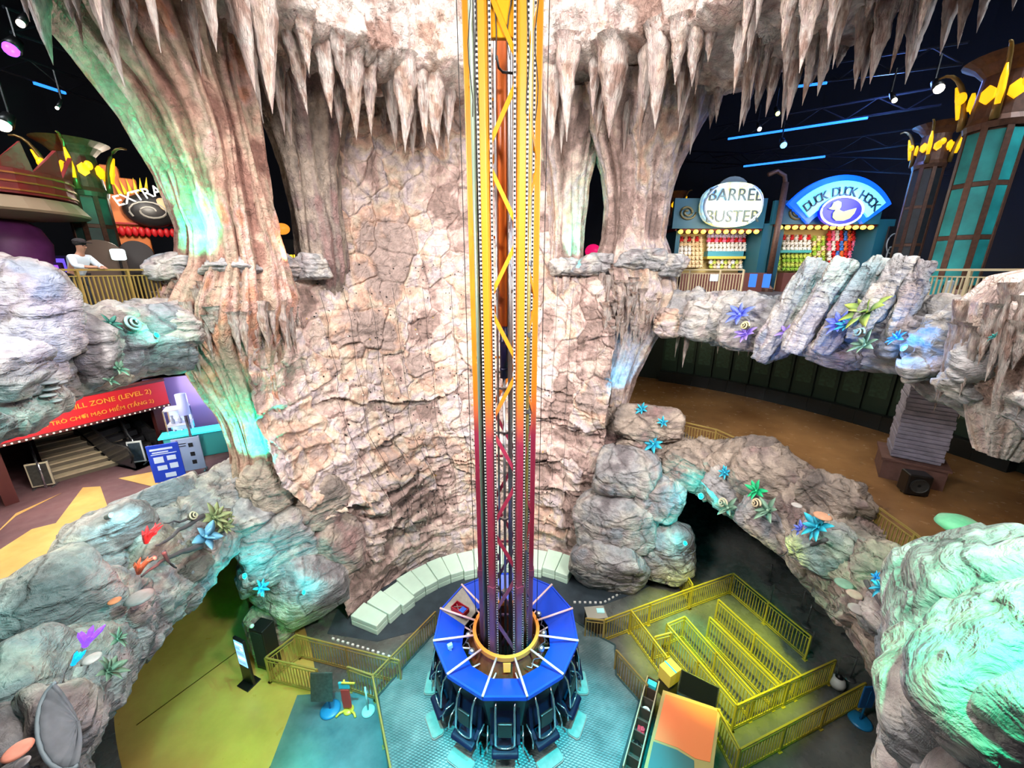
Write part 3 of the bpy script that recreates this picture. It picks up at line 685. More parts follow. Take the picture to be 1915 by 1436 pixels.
# left middle ledge
B(180, 1010, 260, 90, 10.2, 331, fa_ml, roll=-14, dep=1.8, strata=0.03, sdir=(0.4, 0, 1))
B(300, 940, 220, 90, 10.3, 332, fa_ml, roll=-16, dep=1.6, strata=0.03, sdir=(0.4, 0, 1))
B(110, 1130, 300, 190, 9.6, 333, fa_ml, roll=-22, dep=2.0, strata=0.04, sdir=(0.5, 0, 1))
B(300, 1060, 200, 150, 9.0, 334, fa_ml, roll=-30, dep=1.4, strata=0.06, sfreq=6, sdir=(0.2, 0.6, 1), cols=G_TAN)
B(60, 1270, 240, 230, 9.2, 335, fa_ml, roll=-24, dep=1.8, strata=0.04, sdir=(0.5, 0, 1))
B(230, 1120, 110, 150, 8.7, 336, fa_ml, roll=-28, dep=1.0, strata=0.06, sfreq=6, sdir=(0.2, 0.6, 1))
B(380, 1000, 150, 90, 9.0, 337, fa_ml, roll=-10, dep=1.2, cols=G_TAN)
B(110, 1350, 190, 170, 8.4, 338, fa_ml, roll=-20, dep=1.2)
B(15, 1400, 160, 160, 8.9, 339, fa_ml, roll=-20, dep=1.4)
B(430, 905, 110, 90, 9.6, 340, fa_ml, roll=-6, dep=1.4)
B(500, 915, 110, 130, 8.4, 341, fa_ml, roll=8, dep=1.4, cols=G_TAN, strata=0.06, sfreq=5)
B(455, 975, 130, 90, 8.6, 342, fa_ml, roll=-6, dep=1.3)
# the rock foot under the left column
foot = thing('rock_foot', 'grey rock foot under the left dripstone column, down to the black rubber floor', 'rock', pol(-70, 8.3, 0))
def BF(root, *a, **k):
    o = B(*a, root, **k); o.location = Vector(o.location) - root.location; return o
BF(foot, 560, 1100, 190, 240, 7.9, 351, dep=2.4, roll=4, strata=0.05, sfreq=4)
BF(foot, 520, 1010, 150, 170, 8.2, 352, dep=2.0, roll=-8)
BF(foot, 620, 1030, 130, 180, 7.4, 353, dep=1.8, roll=6, cols=G_TAN)
BF(foot, 480, 1060, 90, 150, 8.8, 354, dep=1.6, roll=-4)
BF(foot, 500, 1170, 100, 140, 8.8, 355, dep=1.4, roll=6, cols=G_TAN)
BF(foot, 590, 945, 160, 120, 7.6, 356, dep=1.6, cols=G_TAN)
# the rock foot at the right end of the climbing wall
footr = thing('rock_foot', 'stack of rounded grey boulders at the right foot of the climbing wall', 'rock', pol(33, 6.8, 0))
FR = dict(cut=0.8, crack=0.10, pn=4.0, planes=12, lump=0.04, gcell=1.1, strata=0.05)
BF(footr, 1140, 1050, 150, 130, 6.2, 361, dep=2.2, roll=6, **FR)
BF(footr, 1150, 975, 150, 130, 6.7, 362, dep=2.2, roll=-10, **FR)
BF(footr, 1170, 890, 120, 110, 7.2, 363, dep=2.0, roll=5, **FR)
BF(footr, 1228, 925, 100, 100, 7.8, 364, dep=1.8, roll=14, **FR)
BF(footr, 1245, 1035, 110, 150, 8.0, 365, dep=1.8, roll=-8, **FR)
BF(footr, 1212, 800, 130, 90, 8.5, 366, dep=1.6, strata=0.09, sfreq=8, cols=G_TAN, pn=4.0)
BF(footr, 1195, 848, 100, 70, 8.1, 367, dep=1.4, cols=G_TAN, pn=4.0, roll=8)
BF(footr, 1190, 960, 110, 120, 7.4, 368, dep=1.6, roll=20, **FR)
# right middle ledge
B(1300, 880, 130, 90, 8.6, 371, fa_mr, roll=12, dep=1.1, cols=G_TAN, strata=0.07, sfreq=7, sdir=(0.2, 0, 1))
B(1370, 920, 120, 80, 8.5, 372, fa_mr, roll=20, dep=1.0, strata=0.07, sfreq=7, sdir=(0.2, 0, 1))
B(1455, 895, 190, 120, 9.2, 373, fa_mr, roll=18, dep=1.5, cols=G_TAN, strata=0.09, sfreq=7, sdir=(0.3, 0, 1), cut=0.85)
B(1560, 930, 150, 110, 9.3, 374, fa_mr, roll=26, dep=1.4, cols=G_TAN, strata=0.09, sfreq=7, sdir=(0.3, 0, 1))
B(1440, 985, 170, 90, 8.5, 375, fa_mr, roll=26, dep=1.1, strata=0.07, sfreq=7, sdir=(0.3, 0, 1))
B(1560, 1040, 180, 120, 8.5, 376, fa_mr, roll=30, dep=1.1, strata=0.07, sfreq=7, sdir=(0.3, 0, 1))
B(1640, 1060, 130, 110, 8.9, 377, fa_mr, roll=30, dep=1.2, cols=G_TAN, strata=0.08, sfreq=7, sdir=(0.3, 0, 1))
B(1655, 1150, 110, 130, 8.4, 378, fa_mr, roll=28, dep=1.1, strata=0.06, sfreq=6, sdir=(0.3, 0, 1))
# the big green-lit boulder in the foreground right
bigr = thing('boulder_mass', 'huge smooth boulders lit green in the near right corner', 'rock', (8.0, 4.2, 3.0))
GB = dict(strata=0.045, sfreq=2.2, sdir=(0.25, 0.3, 1), sub=6, crack=0.07, gcell=2.0, lump=0.05, planes=10, pn=3.4)
BF(bigr, 1850, 1120, 330, 330, 8.1, 381, dep=2.4, roll=42, cut=0.8, **GB)
BF(bigr, 1800, 1290, 290, 250, 7.8, 382, dep=2.0, roll=38, cut=0.8, **GB)
BF(bigr, 1920, 1230, 280, 300, 7.6, 383, dep=2.0, roll=34, cut=0.8, **GB)
BF(bigr, 1712, 1185, 110, 160, 8.1, 384, dep=1.2, roll=12, cut=0.9)
BF(bigr, 1745, 1400, 200, 190, 7.4, 386, dep=1.4, roll=26, cut=0.85, **GB)
BF(bigr, 1880, 1430, 260, 210, 7.0, 387, dep=1.6, roll=20, cut=0.85, **GB)
# cap rocks where the columns pass the upper floor
capl = thing('cap_rock', 'low grey cap rocks round the foot of the upper left column', 'rock', pol(-71, 9.0, 12.8))
BF(capl, 325, 500, 120, 50, 9.4, 391, dep=1.2); BF(capl, 425, 500, 150, 48, 8.2, 392, dep=1.4); BF(capl, 520, 502, 120, 56, 8.3, 393, dep=1.4); BF(capl, 580, 498, 90, 46, 8.0, 397, dep=1.2)
capr = thing('cap_rock', 'low grey cap rocks round the foot of the upper right column', 'rock', pol(32, 9.0, 12.8))
BF(capr, 1115, 494, 100, 46, 8.3, 394, dep=1.2); BF(capr, 1195, 490, 120, 50, 8.3, 395, dep=1.4); BF(capr, 1258, 496, 70, 40, 8.9, 396, dep=1.0); BF(capr, 1060, 498, 70, 36, 8.2, 398, dep=0.9)

# ================================================================== DROP TOWER
def zramp(name, stops, rough=0.35, metal=0.0):
    m = bpy.data.materials.new(name); m.use_nodes = True; t = m.node_tree; b = t.nodes['Principled BSDF']
    b.inputs['Roughness'].default_value = rough; b.inputs['Metallic'].default_value = metal
    tc = t.nodes.new('ShaderNodeTexCoord'); sp = t.nodes.new('ShaderNodeSeparateXYZ'); t.links.new(tc.outputs['Object'], sp.inputs[0])
    mr = t.nodes.new('ShaderNodeMapRange'); mr.inputs['From Max'].default_value = 20.0; t.links.new(sp.outputs['Z'], mr.inputs['Value'])
    r = t.nodes.new('ShaderNodeValToRGB'); e = r.color_ramp.elements
    while len(e) < len(stops): e.new(0.5)
    for k, (z, c) in enumerate(stops): e[k].position = z / 20.0; e[k].color = (*c, 1)
    t.links.new(mr.outputs['Result'], r.inputs['Fac']); t.links.new(r.outputs['Color'], b.inputs['Base Color'])
    return m
M_TOWER = zramp('tower_rainbow_paint', [(0.0, rgb(80, 62, 92)), (4.2, rgb(104, 74, 104)), (5.4, rgb(140, 40, 62)), (9.0, rgb(146, 44, 72)), (10.2, rgb(214, 120, 28)), (14.4, rgb(230, 128, 24)), (15.8, rgb(176, 112, 4)), (20, rgb(180, 124, 0))])
M_PISTON = mat('orange_paint', rgb(210, 104, 34), 0.35)
M_STRIPW = mat('led_strip_white', rgb(196, 196, 192), 0.4)
M_BLK = mat('black_plastic', rgb(16, 16, 18), 0.4)
M_CABLE = mat('black_cable', rgb(22, 20, 20), 0.6)
M_PIPE = mat('green_grey_pipe', rgb(122, 140, 122), 0.35, 0.4)
M_STEEL = mat('brushed_steel', rgb(170, 172, 176), 0.3, 0.9)
M_NAVYC = mat('navy_cylinder', rgb(26, 26, 60), 0.3)
TW = thing('drop_tower', 'tall lattice drop tower fading from yellow through orange to crimson', 'tower', (CX, CY, 0))
RC = 0.72; ZT = 20.5
hexa = [(RC * math.sin(R(a)), RC * math.cos(R(a))) for a in (150, 210, 270, 330, 30, 90)]   # front-right, front-left, left, back-left, back-right, right
for x, y in hexa:
    bevel(MB().box((x, y, (0.3 + ZT) / 2), (0.155, 0.155, ZT - 0.3), math.atan2(-x, y)).build('chord', M_TOWER, TW), 0.02, 2)
pitch_ = 1.45
for k in range(6):
    a, b = hexa[k], hexa[(k + 1) % 6]; n = int((ZT - 1.0) / pitch_)
    for i in range(n):
        z0 = 0.8 + i * pitch_; z1 = z0 + pitch_ * (0.98 if i % 2 == 0 else 0.98); p, q = (a, b) if (i + k) % 2 else (b, a)
        if k == 5 or k == 0 or k % 2 == 1 or i % 2 == 0:
            MB().beam((*p, z0), (*q, z1), 0.05, 0.085).build('brace', M_TOWER, TW)
    for z in (2.4, 5.2, 8.05, 10.9, 13.85, 16.7):
        if k in (1, 3, 4): MB().beam((*a, z), (*b, z), 0.05, 0.06).build('cross_bar', M_TOWER, TW)
# light strips with dark bulbs
def strip_mesh():
    mb = MB(); mb.box((0, 0, (4.5 + ZT) / 2 - 2.1), (0.046, 0.03, ZT - 4.5 + 3.6)); z = 0.7; mb.mi = 1
    while z < ZT - 0.3:
        mb.box((0, -0.018, z), (0.036, 0.014, 0.04)); z += 0.085
    return mb.mesh('light_strip', [M_STRIPW, M_BLK])
SM = strip_mesh()
for x, y in ((-0.235, -0.66), (0.235, -0.66), (-0.485, -0.62), (0.485, -0.62), (-0.64, -0.10), (0.64, -0.10)):
    obj('light_strip', SM, None, TW, loc=(x, y, 0))
MB().tube((-0.02, 0.05, 11.8), (-0.02, 0.05, ZT), 0.125, 16).build('piston', M_PISTON, TW, True)
MB().tube((-0.02, 0.05, 10.5), (-0.02, 0.05, 11.95), 0.10, 16).tube((-0.02, 0.05, 11.4), (-0.02, 0.05, 11.46), 0.112, 16).tube((-0.02, 0.05, 10.7), (-0.02, 0.05, 10.76), 0.112, 16).build('cylinder', M_NAVYC, TW, True)
MB().tube((-0.02, 0.02, 0.8), (-0.02, 0.02, 10.5), 0.04, 10).build('piston_rod', M_STEEL, TW, True)
for x, y, r, m in ((0.12, -0.05, 0.045, M_STEEL), (0.17, 0.1, 0.03, M_STEEL), (-0.17, -0.05, 0.03, M_STEEL), (-0.6, -0.42, 0.05, M_PIPE), (-0.54, -0.36, 0.022, M_BLK), (0.55, -0.30, 0.05, mat('gold_pipe', rgb(176, 156, 84), 0.3, 0.6)), (0.59, -0.2, 0.03, M_STEEL)):
    MB().tube((x, y, 1.0), (x, y, ZT), r, 10).build('pipe', m, TW, True)
for z in (3.9, 6.4, 9.0, 10.2, 12.6):
    MB().tube((-0.02, 0.02, z), (-0.02, 0.02, z + 0.06), 0.09, 12).box((-0.02, 0.02, z + 0.03), (0.46, 0.05, 0.05)).build('guide_plate', M_STEEL, TW)
for z in (5.6, 9.7, 11.6, 13.2):
    MB().tube((0.55, -0.30, z), (0.55, -0.30, z + 0.1), 0.08, 10).box((0.55, -0.3, z), (0.2, 0.1, 0.03)).build('pipe_clamp', M_STEEL, TW)
bevel(MB().box((0, -0.55, 18.6), (0.62, 0.12, 2.7)).build('head_plate', mat('yellow_paint', rgb(180, 124, 0), 0.35), TW), 0.02)
for s, amp in ((-0.13, 0.02), (0.14, -0.05)):
    pts = [(s + amp * math.sin(i * 0.9), -0.63, 16.9 + i * 0.22) for i in range(14)]
    MB().path(pts, 0.011, 5).build('cable', M_CABLE, TW)
for x, y, am in ((-0.5, -0.66, 0.03), (-0.62, -0.52, 0.035), (0.48, -0.66, 0.03), (0.66, -0.3, 0.04)):
    MB().path([(x + am * math.sin(i * 1.1 + x * 9), y, 16.0 + i * 0.3) for i in range(14)], 0.011, 5).build('cable', M_CABLE, TW)
MB().path([(-0.12, -0.3, 17.1), (-0.08, -0.32, 16.9), (0.0, -0.34, 16.82), (0.2, -0.34, 16.8)], 0.025, 6).build('hose', M_CABLE, TW, True)
for s in (-1, 1):
    MB().tube((s * 0.95, 0.25, 0.5), (s * 0.93, 0.25, ZT), 0.010, 5).build('guy_cable', M_CABLE, TW)
# junction collar low on the tower (brackets at z 4.6) and feet
for x, y in hexa:
    MB().box((x, y, 4.65), (0.2, 0.2, 0.22), math.atan2(-x, y)).build('flange', M_TOWER, TW)
    MB().box((x, y, 0.28), (0.34, 0.34, 0.08), math.atan2(-x, y)).build('base_plate', M_STEEL, TW)

# ------------------------------------------------------------------ the ride gondola: twelve seats round a blue funnel
M_BLUE = mat('ride_blue_paint', rgb(14, 66, 196), 0.3)
M_NAVY = mat('seat_navy_moulding', rgb(10, 14, 44), 0.5, spec=0.3)
M_PINK = mat('pale_pink_tube', rgb(226, 190, 190), 0.3)
M_BROWN = mat('oxide_brown_paint', rgb(112, 58, 34), 0.5, noise=0.25, nscale=6)
M_COLLAR = mat('orange_collar', rgb(232, 142, 56), 0.4)
M_CHROME = mat('chrome_tube', rgb(200, 204, 214), 0.15, 0.9)
GO = thing('ride_gondola', 'blue twelve-sided gondola ring with seats round the foot of the tower', 'ride gondola', (CX, CY, 0.3))
def gp(a, r, z): return (r * math.sin(R(a)), r * math.cos(R(a)), z - 0.3)
for k in range(12):
    a0, a1 = 165 + 30 * k, 195 + 30 * k
    A = [gp(a0, 2.15, 2.65), gp(a1, 2.15, 2.65), gp(a1, 1.37, 2.25), gp(a0, 1.37, 2.25)]
    grey = (k == 4)
    mb = MB(); mb.extr(A, (0, 0, -0.05))
    mb.build('roof_panel', mat('grey_dusty_cover', rgb(150, 146, 136), 0.8, noise=0.15) if grey else M_BLUE, GO, label='dusty grey cover panel' if grey else None)
    MB().beam(gp(a0, 2.17, 2.62), gp(a1, 2.17, 2.62), 0.05, 0.12).build('rim', M_BLUE, GO)
    MB().extr([gp(a0, 2.12, 2.56), gp(a1, 2.12, 2.56), gp(a1, 1.72, 1.0), gp(a0, 1.72, 1.0)], (0, 0, -0.04)).build('back_panel', M_NAVY, GO)
    MB().tube(gp(a0, 2.2, 2.72), gp(a0, 0.98, 2.56), 0.032, 8).build('spoke', M_PINK, GO, True)
    MB().tube(gp(a0, 1.45, 2.22), gp(a0, 0.9, 2.0), 0.024, 8).build('strut', M_PINK, GO, True)
v = []; f = []; n = 48
for i in range(n):
    t = 360 * i / n
    for r, z in ((0.92, 2.46), (1.02, 2.46), (1.02, 2.6), (0.92, 2.6)): v.append(gp(t, r, z))
for i in range(n):
    b = i * 4; c_ = ((i + 1) % n) * 4
    for k in range(4): f.append((b + k, b + (k + 1) % 4, c_ + (k + 1) % 4, c_ + k))
MB().add(v, f).build('collar_ring', M_COLLAR, GO)
MB().extr([gp(172, 1.04, 2.42), gp(184, 1.04, 2.42), gp(183, 1.12, 2.2), gp(173, 1.12, 2.2)], (0, 0.03, 0)).build('collar_tab', M_COLLAR, GO)
mb = MB(); mb.lathe([(1.36, 2.0 - 1.75), (1.34, 1.2), (1.0, 1.95), (0.94, 2.16), (0.92, 2.16), (0.92, 0.3)], 36); mb.build('drum', M_BROWN, GO)
for k in range(12):
    MB().box(gp(15 + 30 * k + 12, 1.16, 1.55), (0.05, 0.3, 0.6), -R(27 + 30 * k)).build('drum_rib', M_BROWN, GO)
for k, (a, r) in enumerate([(235, 1.2), (262, 1.15), (120, 1.2), (95, 1.15), (60, 1.2)]):
    MB().ball(gp(a, r, 2.45), 0.1, 10, 6).path([gp(a + j * 6, r + 0.06 * math.sin(j * 2), 2.3 + 0.07 * math.cos(j * 2.2)) for j in range(6)], 0.018, 5).build('valve', M_STEEL, GO, True)
MB().box(gp(248, 1.75, 2.62), (0.14, 0.1, 0.12), 0.5).box(gp(248, 1.75, 2.5), (0.08, 0.06, 0.16), 0.5).build('lamp_unit', mat('pale_lamp_housing', rgb(150, 190, 186), 0.4), GO)
tb = thing('tool_box', 'red open tool box lying on the grey panel of the gondola', 'tool box', pol(293, 1.62, 2.52), R(-35))
mb = MB()
for c_, d in (((0, 0, 0.012), (0.52, 0.3, 0.024)), ((0.25, 0, 0.09), (0.02, 0.3, 0.16)), ((-0.25, 0, 0.09), (0.02, 0.3, 0.16)), ((0, 0.14, 0.09), (0.52, 0.02, 0.16)), ((0, -0.14, 0.09), (0.52, 0.02, 0.16))): mb.box(c_, d)
mb.build('tray', mat('tool_red', rgb(160, 26, 46), 0.4), tb)
MB().box((0.12, 0, 0.1), (0.18, 0.2, 0.1)).build('case', mat('tool_blue', rgb(40, 90, 200), 0.4), tb)
MB().tube((-0.2, -0.08, 0.13), (0.0, 0.09, 0.13), 0.015, 6).tube((-0.2, 0.06, 0.13), (0.02, -0.09, 0.12), 0.013, 6).build('tool', M_STEEL, tb)

def make_seat():
    root = bpy.data.objects.new('seat', None); COL.objects.link(root)
    # local: y outward, z up, x across
    prof = [(0.0, 0.62), (0.10, 0.58), (0.16, 0.70), (0.13, 1.0), (0.06, 1.5), (0.0, 1.85), (-0.07, 1.9), (-0.09, 1.5), (-0.06, 0.62)]
    bevel(MB().extr([(-0.25, y, z) for y, z in prof], (0.5, 0, 0)).build('backrest', M_NAVY, root), 0.03)
    pan = [(0.02, 0.50), (0.50, 0.44), (0.56, 0.36), (0.54, 0.30), (0.02, 0.30)]
    bevel(MB().extr([(-0.27, y, z) for y, z in pan], (0.54, 0, 0)).build('seat_pan', M_NAVY, root), 0.03)
    for s in (-1, 1):
        bol = [(0.0, 0.5), (0.34, 0.5), (0.40, 0.62), (0.22, 0.78), (0.16, 1.25), (0.1, 1.75), (0.0, 1.8)]
        bevel(MB().extr([(s * 0.27 - 0.04, y, z) for y, z in bol], (0.08, 0, 0)).build('side_bolster', M_NAVY, root), 0.02)
        MB().path([(s * 0.36, 0.12, 0.95), (s * 0.36, 0.34, 0.88), (s * 0.36, 0.44, 0.7), (s * 0.36, 0.45, 0.45)], 0.016, 6).build('grab_handle', M_CHROME, root, True)
    pts = []
    for i in range(25):
        t = math.pi * i / 24; pts.append((0.19 * math.cos(t), 0.42 - 0.0 * math.sin(t), 0.72 - 0.2 * math.sin(t)))
    arm = [(0.19, 0.0, 1.98), (0.19, 0.16, 1.97), (0.19, 0.3, 1.75), (0.19, 0.38, 1.3)]
    MB().path(arm + pts + [(-p[0], p[1], p[2]) for p in arm[::-1]], 0.024, 8).build('shoulder_restraint', M_CHROME, root, True)
    bevel(MB().box((0, 0.36, 1.2), (0.3, 0.08, 0.55)).build('restraint_pad', M_BLK, root), 0.03)
    return root
S0 = make_seat(); S0.parent = GO
seats = [S0]
for k in range(11):
    c_ = copy_tree(S0); c_.parent = GO; seats.append(c_)
for k, s_ in enumerate(seats):
    a = 180 + 30 * k; s_.location = gp(a, 1.82, 0.60); s_.rotation_euler = (0, 0, -R(a)); s_.scale = (1.3, 1.05, 0.86)
MB().lathe([(1.1, 0.45 - 0.3), (1.75, 0.5 - 0.3), (1.78, 0.68 - 0.3), (1.1, 0.75 - 0.3)], 36).build('skirt', M_BLK, GO)

# ------------------------------------------------------------------ platform and foot pads
def plate_material():
    m = bpy.data.materials.new('checker_plate'); m.use_nodes = True; t = m.node_tree; b = t.nodes['Principled BSDF']
    b.inputs['Roughness'].default_value = 0.32; b.inputs['Metallic'].default_value = 0.35
    tc = t.nodes.new('ShaderNodeTexCoord'); n = t.nodes.new('ShaderNodeTexNoise'); n.inputs['Scale'].default_value = 1.6; n.inputs['Detail'].default_value = 7
    t.links.new(tc.outputs['Object'], n.inputs['Vector']); r = t.nodes.new('ShaderNodeValToRGB')
    r.color_ramp.elements[0].position = 0.35; r.color_ramp.elements[0].color = (*rgb(84, 110, 114), 1); r.color_ramp.elements[1].position = 0.65; r.color_ramp.elements[1].color = (*rgb(124, 144, 146), 1)
    t.links.new(n.outputs['Fac'], r.inputs['Fac']); t.links.new(r.outputs['Color'], b.inputs['Base Color'])
    mp = t.nodes.new('ShaderNodeMapping'); mp.inputs['Rotation'].default_value = (0, 0, 0.6); mp.inputs['Scale'].default_value = (9, 18, 1); t.links.new(tc.outputs['Object'], mp.inputs['Vector'])
    ck = t.nodes.new('ShaderNodeTexVoronoi'); ck.inputs['Scale'].default_value = 1.0; ck.inputs['Randomness'].default_value = 0.0; t.links.new(mp.outputs['Vector'], ck.inputs['Vector'])
    bp = t.nodes.new('ShaderNodeBump'); bp.inputs['Strength'].default_value = 0.8; bp.inputs['Distance'].default_value = 0.02; bp.invert = True
    t.links.new(ck.outputs['Distance'], bp.inputs['Height']); t.links.new(bp.outputs['Normal'], b.inputs['Normal'])
    return m
M_PLATE = plate_material()
poly = [Pz(u, v, 0.25)[:2] for u, v in ((707, 1302), (806, 1190), (860, 1150), (1060, 1150), (1112, 1186), (1150, 1206), (1152, 1262), (1196, 1312), (1160, 1436), (1130, 1540), (742, 1540))]
plat = thing('ride_platform', 'teal-lit chequer plate platform under the drop tower', 'platform', (CX, CY, 0.0))
MB().prism([(p[0] - CX, p[1] - CY) for p in poly], 0.0, 0.25).build('deck', M_PLATE, plat)
M_EDGE = mat('platform_trim', rgb(60, 84, 88), 0.4, 0.5)
for i in range(len(poly)):
    a, b = poly[i], poly[(i + 1) % len(poly)]
    MB().beam((a[0] - CX, a[1] - CY, 0.26), (b[0] - CX, b[1] - CY, 0.26), 0.06, 0.03).build('trim', M_EDGE, plat)
for i in range(6):       # deck plate seams
    a = R(60 * i + 20); MB().beam((1.3 * math.sin(a), 1.3 * math.cos(a), 0.251), (2.6 * math.sin(a), 2.6 * math.cos(a), 0.251), 0.012, 0.004).build('seam', M_EDGE, plat)
M_PAD = mat('pale_foot_pad', rgb(118, 150, 144), 0.55, noise=0.12, nscale=9)
M_PADE = mat('pad_edge', rgb(150, 130, 126), 0.5)
NUM = ['first', 'second', 'third', 'fourth', 'fifth', 'sixth', 'seventh', 'eighth', 'ninth', 'tenth', 'eleventh', 'twelfth', 'thirteenth', 'fourteenth', 'fifteenth', 'sixteenth']
def rrect(w, h, r, n=5):
    out = []
    for cx, cy, a0 in ((w / 2 - r, h / 2 - r, 0), (-w / 2 + r, h / 2 - r, 90), (-w / 2 + r, -h / 2 + r, 180), (w / 2 - r, -h / 2 + r, 270)):
        out += [(cx + r * math.cos(R(a0 + 90 * i / n)), cy + r * math.sin(R(a0 + 90 * i / n))) for i in range(n + 1)]
    return out
padm = MB().prism(rrect(0.72, 0.34, 0.09), 0.05, 0.085).mesh('pad_top', M_PAD, fix=True)
pedm = MB().prism(rrect(0.76, 0.38, 0.1), 0.0, 0.055).mesh('pad_base', M_PADE, fix=True)
names = {0: 'foot pad on the deck straight in front of the gondola', 1: 'foot pad just left of the front one, by the gondola', 11: 'foot pad just right of the front one, by the gondola', 2: 'second foot pad left of the front one, by the gondola', 10: 'second foot pad right of the front one, by the gondola',
         3: 'left-hand foot pad level with the gondola seats', 9: 'right-hand foot pad level with the gondola seats', 4: 'foot pad behind the left-hand one, beside the gondola', 8: 'foot pad behind the right-hand one, beside the gondola'}
for k in range(12):
    if k in (5, 6, 7): continue
    a = 180 + 30 * k; t_ = thing('foot_pad', 'pale ' + names[k], 'foot pad', pol(a, 2.42, 0.25), -R(a), 'foot pads round the gondola')
    obj('pad_base', pedm, None, t_); obj('pad_top', padm, None, t_)

# ------------------------------------------------------------------ mint crash mats along the wall
M_MINT = mat('mint_vinyl', rgb(200, 226, 206), 0.5, noise=0.04, nscale=3)
NM = 15
for k in range(NM):
    a = -65 + 92 * k / (NM - 1); up = 0.03 if k % 2 else 0.0
    lab = ('leftmost mint crash mat under the climbing wall' if k == 0 else 'rightmost mint crash mat under the climbing wall' if k == NM - 1 else NUM[k] + ' mint crash mat from the left under the climbing wall')
    rm = 5.72 - (0.12 if k % 5 == 2 else 0) + (0.1 if k == 0 else 0)
    t_ = thing('crash_mat', lab, 'mat', pol(a, rm, 0.0), -R(a), 'crash mats along the wall')
    wd0, wd1 = 0.53, 0.70
    for z0, z1, nm in ((0.0, 0.24, 'lower_layer'), (0.245, 0.46 + up, 'upper_layer')):
        bevel(MB().prism([(-wd0 / 2 - 0.02, -0.62), (wd0 / 2 + 0.02, -0.62), (wd1 / 2, 0.62), (-wd1 / 2, 0.62)], z0, z1).build(nm, M_MINT, t_), 0.03, 2)
def dots(name, pts, label, step=0.2):
    mb = MB(); o0 = Vector(pts[0])
    for a, b in zip(pts[:-1], pts[1:]):
        a, b = Vector(a) - o0, Vector(b) - o0; L = (b - a).length; n = int(L / step)
        for i in range(n):
            p = a.lerp(b, (i + 0.5) / n); mb.box((p.x, p.y, 0.03), (0.09, 0.06, 0.06), math.atan2(b.y - a.y, b.x - a.x))
    o = mb.build(name, mat('white_stud', rgb(225, 226, 220), 0.5), None, loc=o0); return props(o, label, 'floor studs', kind='stuff')
dots('stud_line', [Pz(619, 1194, 0.012), Pz(722, 1226, 0.012), Pz(745, 1236, 0.012)], 'row of white studs edging the black floor on the left')
dots('stud_line', [Pz(1070, 1127, 0.012), Pz(1128, 1128, 0.012), Pz(1164, 1108, 0.012)], 'row of white studs edging the black floor on the right')

# ================================================================== FENCES
M_YEL = mat('yellow_fence_paint', rgb(176, 156, 52), 0.35, 0.25)
M_BRASS = mat('brass_fence_paint', rgb(164, 140, 76), 0.35, 0.35)
M_CREAM = mat('cream_rail_paint', rgb(190, 176, 140), 0.35, 0.2)
BAL = {}
def fence(pts, label, z0=0.0, h=1.05, m=None, sp=0.11, bw=0.022, group=None, name='fence', post_sp=1.8, double=True, rail=0.045, posts=True):
    m = m or M_YEL; p0 = np.array([pts[0][0], pts[0][1], z0]); root = thing(name, label, 'fence', p0, 0, group)
    key = (round(h, 2), bw, m.name)
    if key not in BAL: BAL[key] = MB().box((0, 0, (h - 0.3) / 2 + 0.16), (bw, bw, h - 0.3)).mesh('baluster', m)
    for a, b in zip(pts[:-1], pts[1:]):
        a = np.array([a[0], a[1], z0]) - p0; b = np.array([b[0], b[1], z0]) - p0; d = b - a; L = np.linalg.norm(d[:2]); ang = math.atan2(d[1], d[0])
        hs = [(h, rail), (h - 0.14, 0.026), (0.15, 0.03)] + ([(0.06, 0.026)] if double else [])
        for k, (z, w) in enumerate(hs):
            MB().beam(a + [0, 0, z], b + [0, 0, z], w, w).build(('top_rail', 'upper_rail', 'lower_rail', 'kick_rail')[k], m, root)
        n = max(1, int(round(L / sp)))
        for i in range(1, n):
            q = a + d * i / n; obj('baluster', BAL[key], None, root, loc=q, rot=(0, 0, ang))
        np_ = max(1, int(round(L / post_sp)))
        for i in range(np_ + 1):
            q = a + d * i / np_; MB().box((q[0], q[1], h / 2), (0.055, 0.055, h), ang).box((q[0], q[1], 0.012), (0.13, 0.13, 0.024), ang).build('post', m, root)
    return root
fz = lambda u, v: Pz(u, v, 1.05)
Q = [
 ([(1131, 1159), (1295, 1099), (1372, 1072)], 'long yellow fence at the back of the queue pen'),
 ([(1372, 1072), (1517, 1190)], 'yellow fence along the far right side of the queue pen'),
 ([(1295, 1092), (1271, 1054)], 'short yellow gate standing open behind the queue pen'),
 ([(1344, 1121), (1498, 1262)], 'yellow lane fence nearest the far right side of the pen'),
 ([(1328, 1154), (1456, 1280)], 'yellow lane fence in the middle of the queue pen'),
 ([(1281, 1153), (1412, 1300)], 'yellow lane fence left of the middle one in the queue pen'),
 ([(1248, 1167), (1378, 1319)], 'yellow fence on the left side of the queue pen'),
 ([(1248, 1167), (1281, 1153)], 'short yellow fence closing the left lanes at the back'),
 ([(1378, 1319), (1563, 1234)], 'yellow fence along the front of the queue pen'),
 ([(1384, 1401), (1619, 1277)], 'yellow fence nearest the camera, in front of the queue pen'),
 ([(1344, 1327), (1384, 1401)], 'short yellow fence between monitor and front fence'),
 ([(1181, 1142), (1247, 1228)], 'yellow fence from the back fence to the cardboard box'),
 ([(1225, 1191), (1255, 1183)], 'tiny yellow fence panel beside the cardboard box'),
]
for pts, lab in Q: fence([fz(*p) for p in pts], lab, m=M_YEL, group='queue fences')
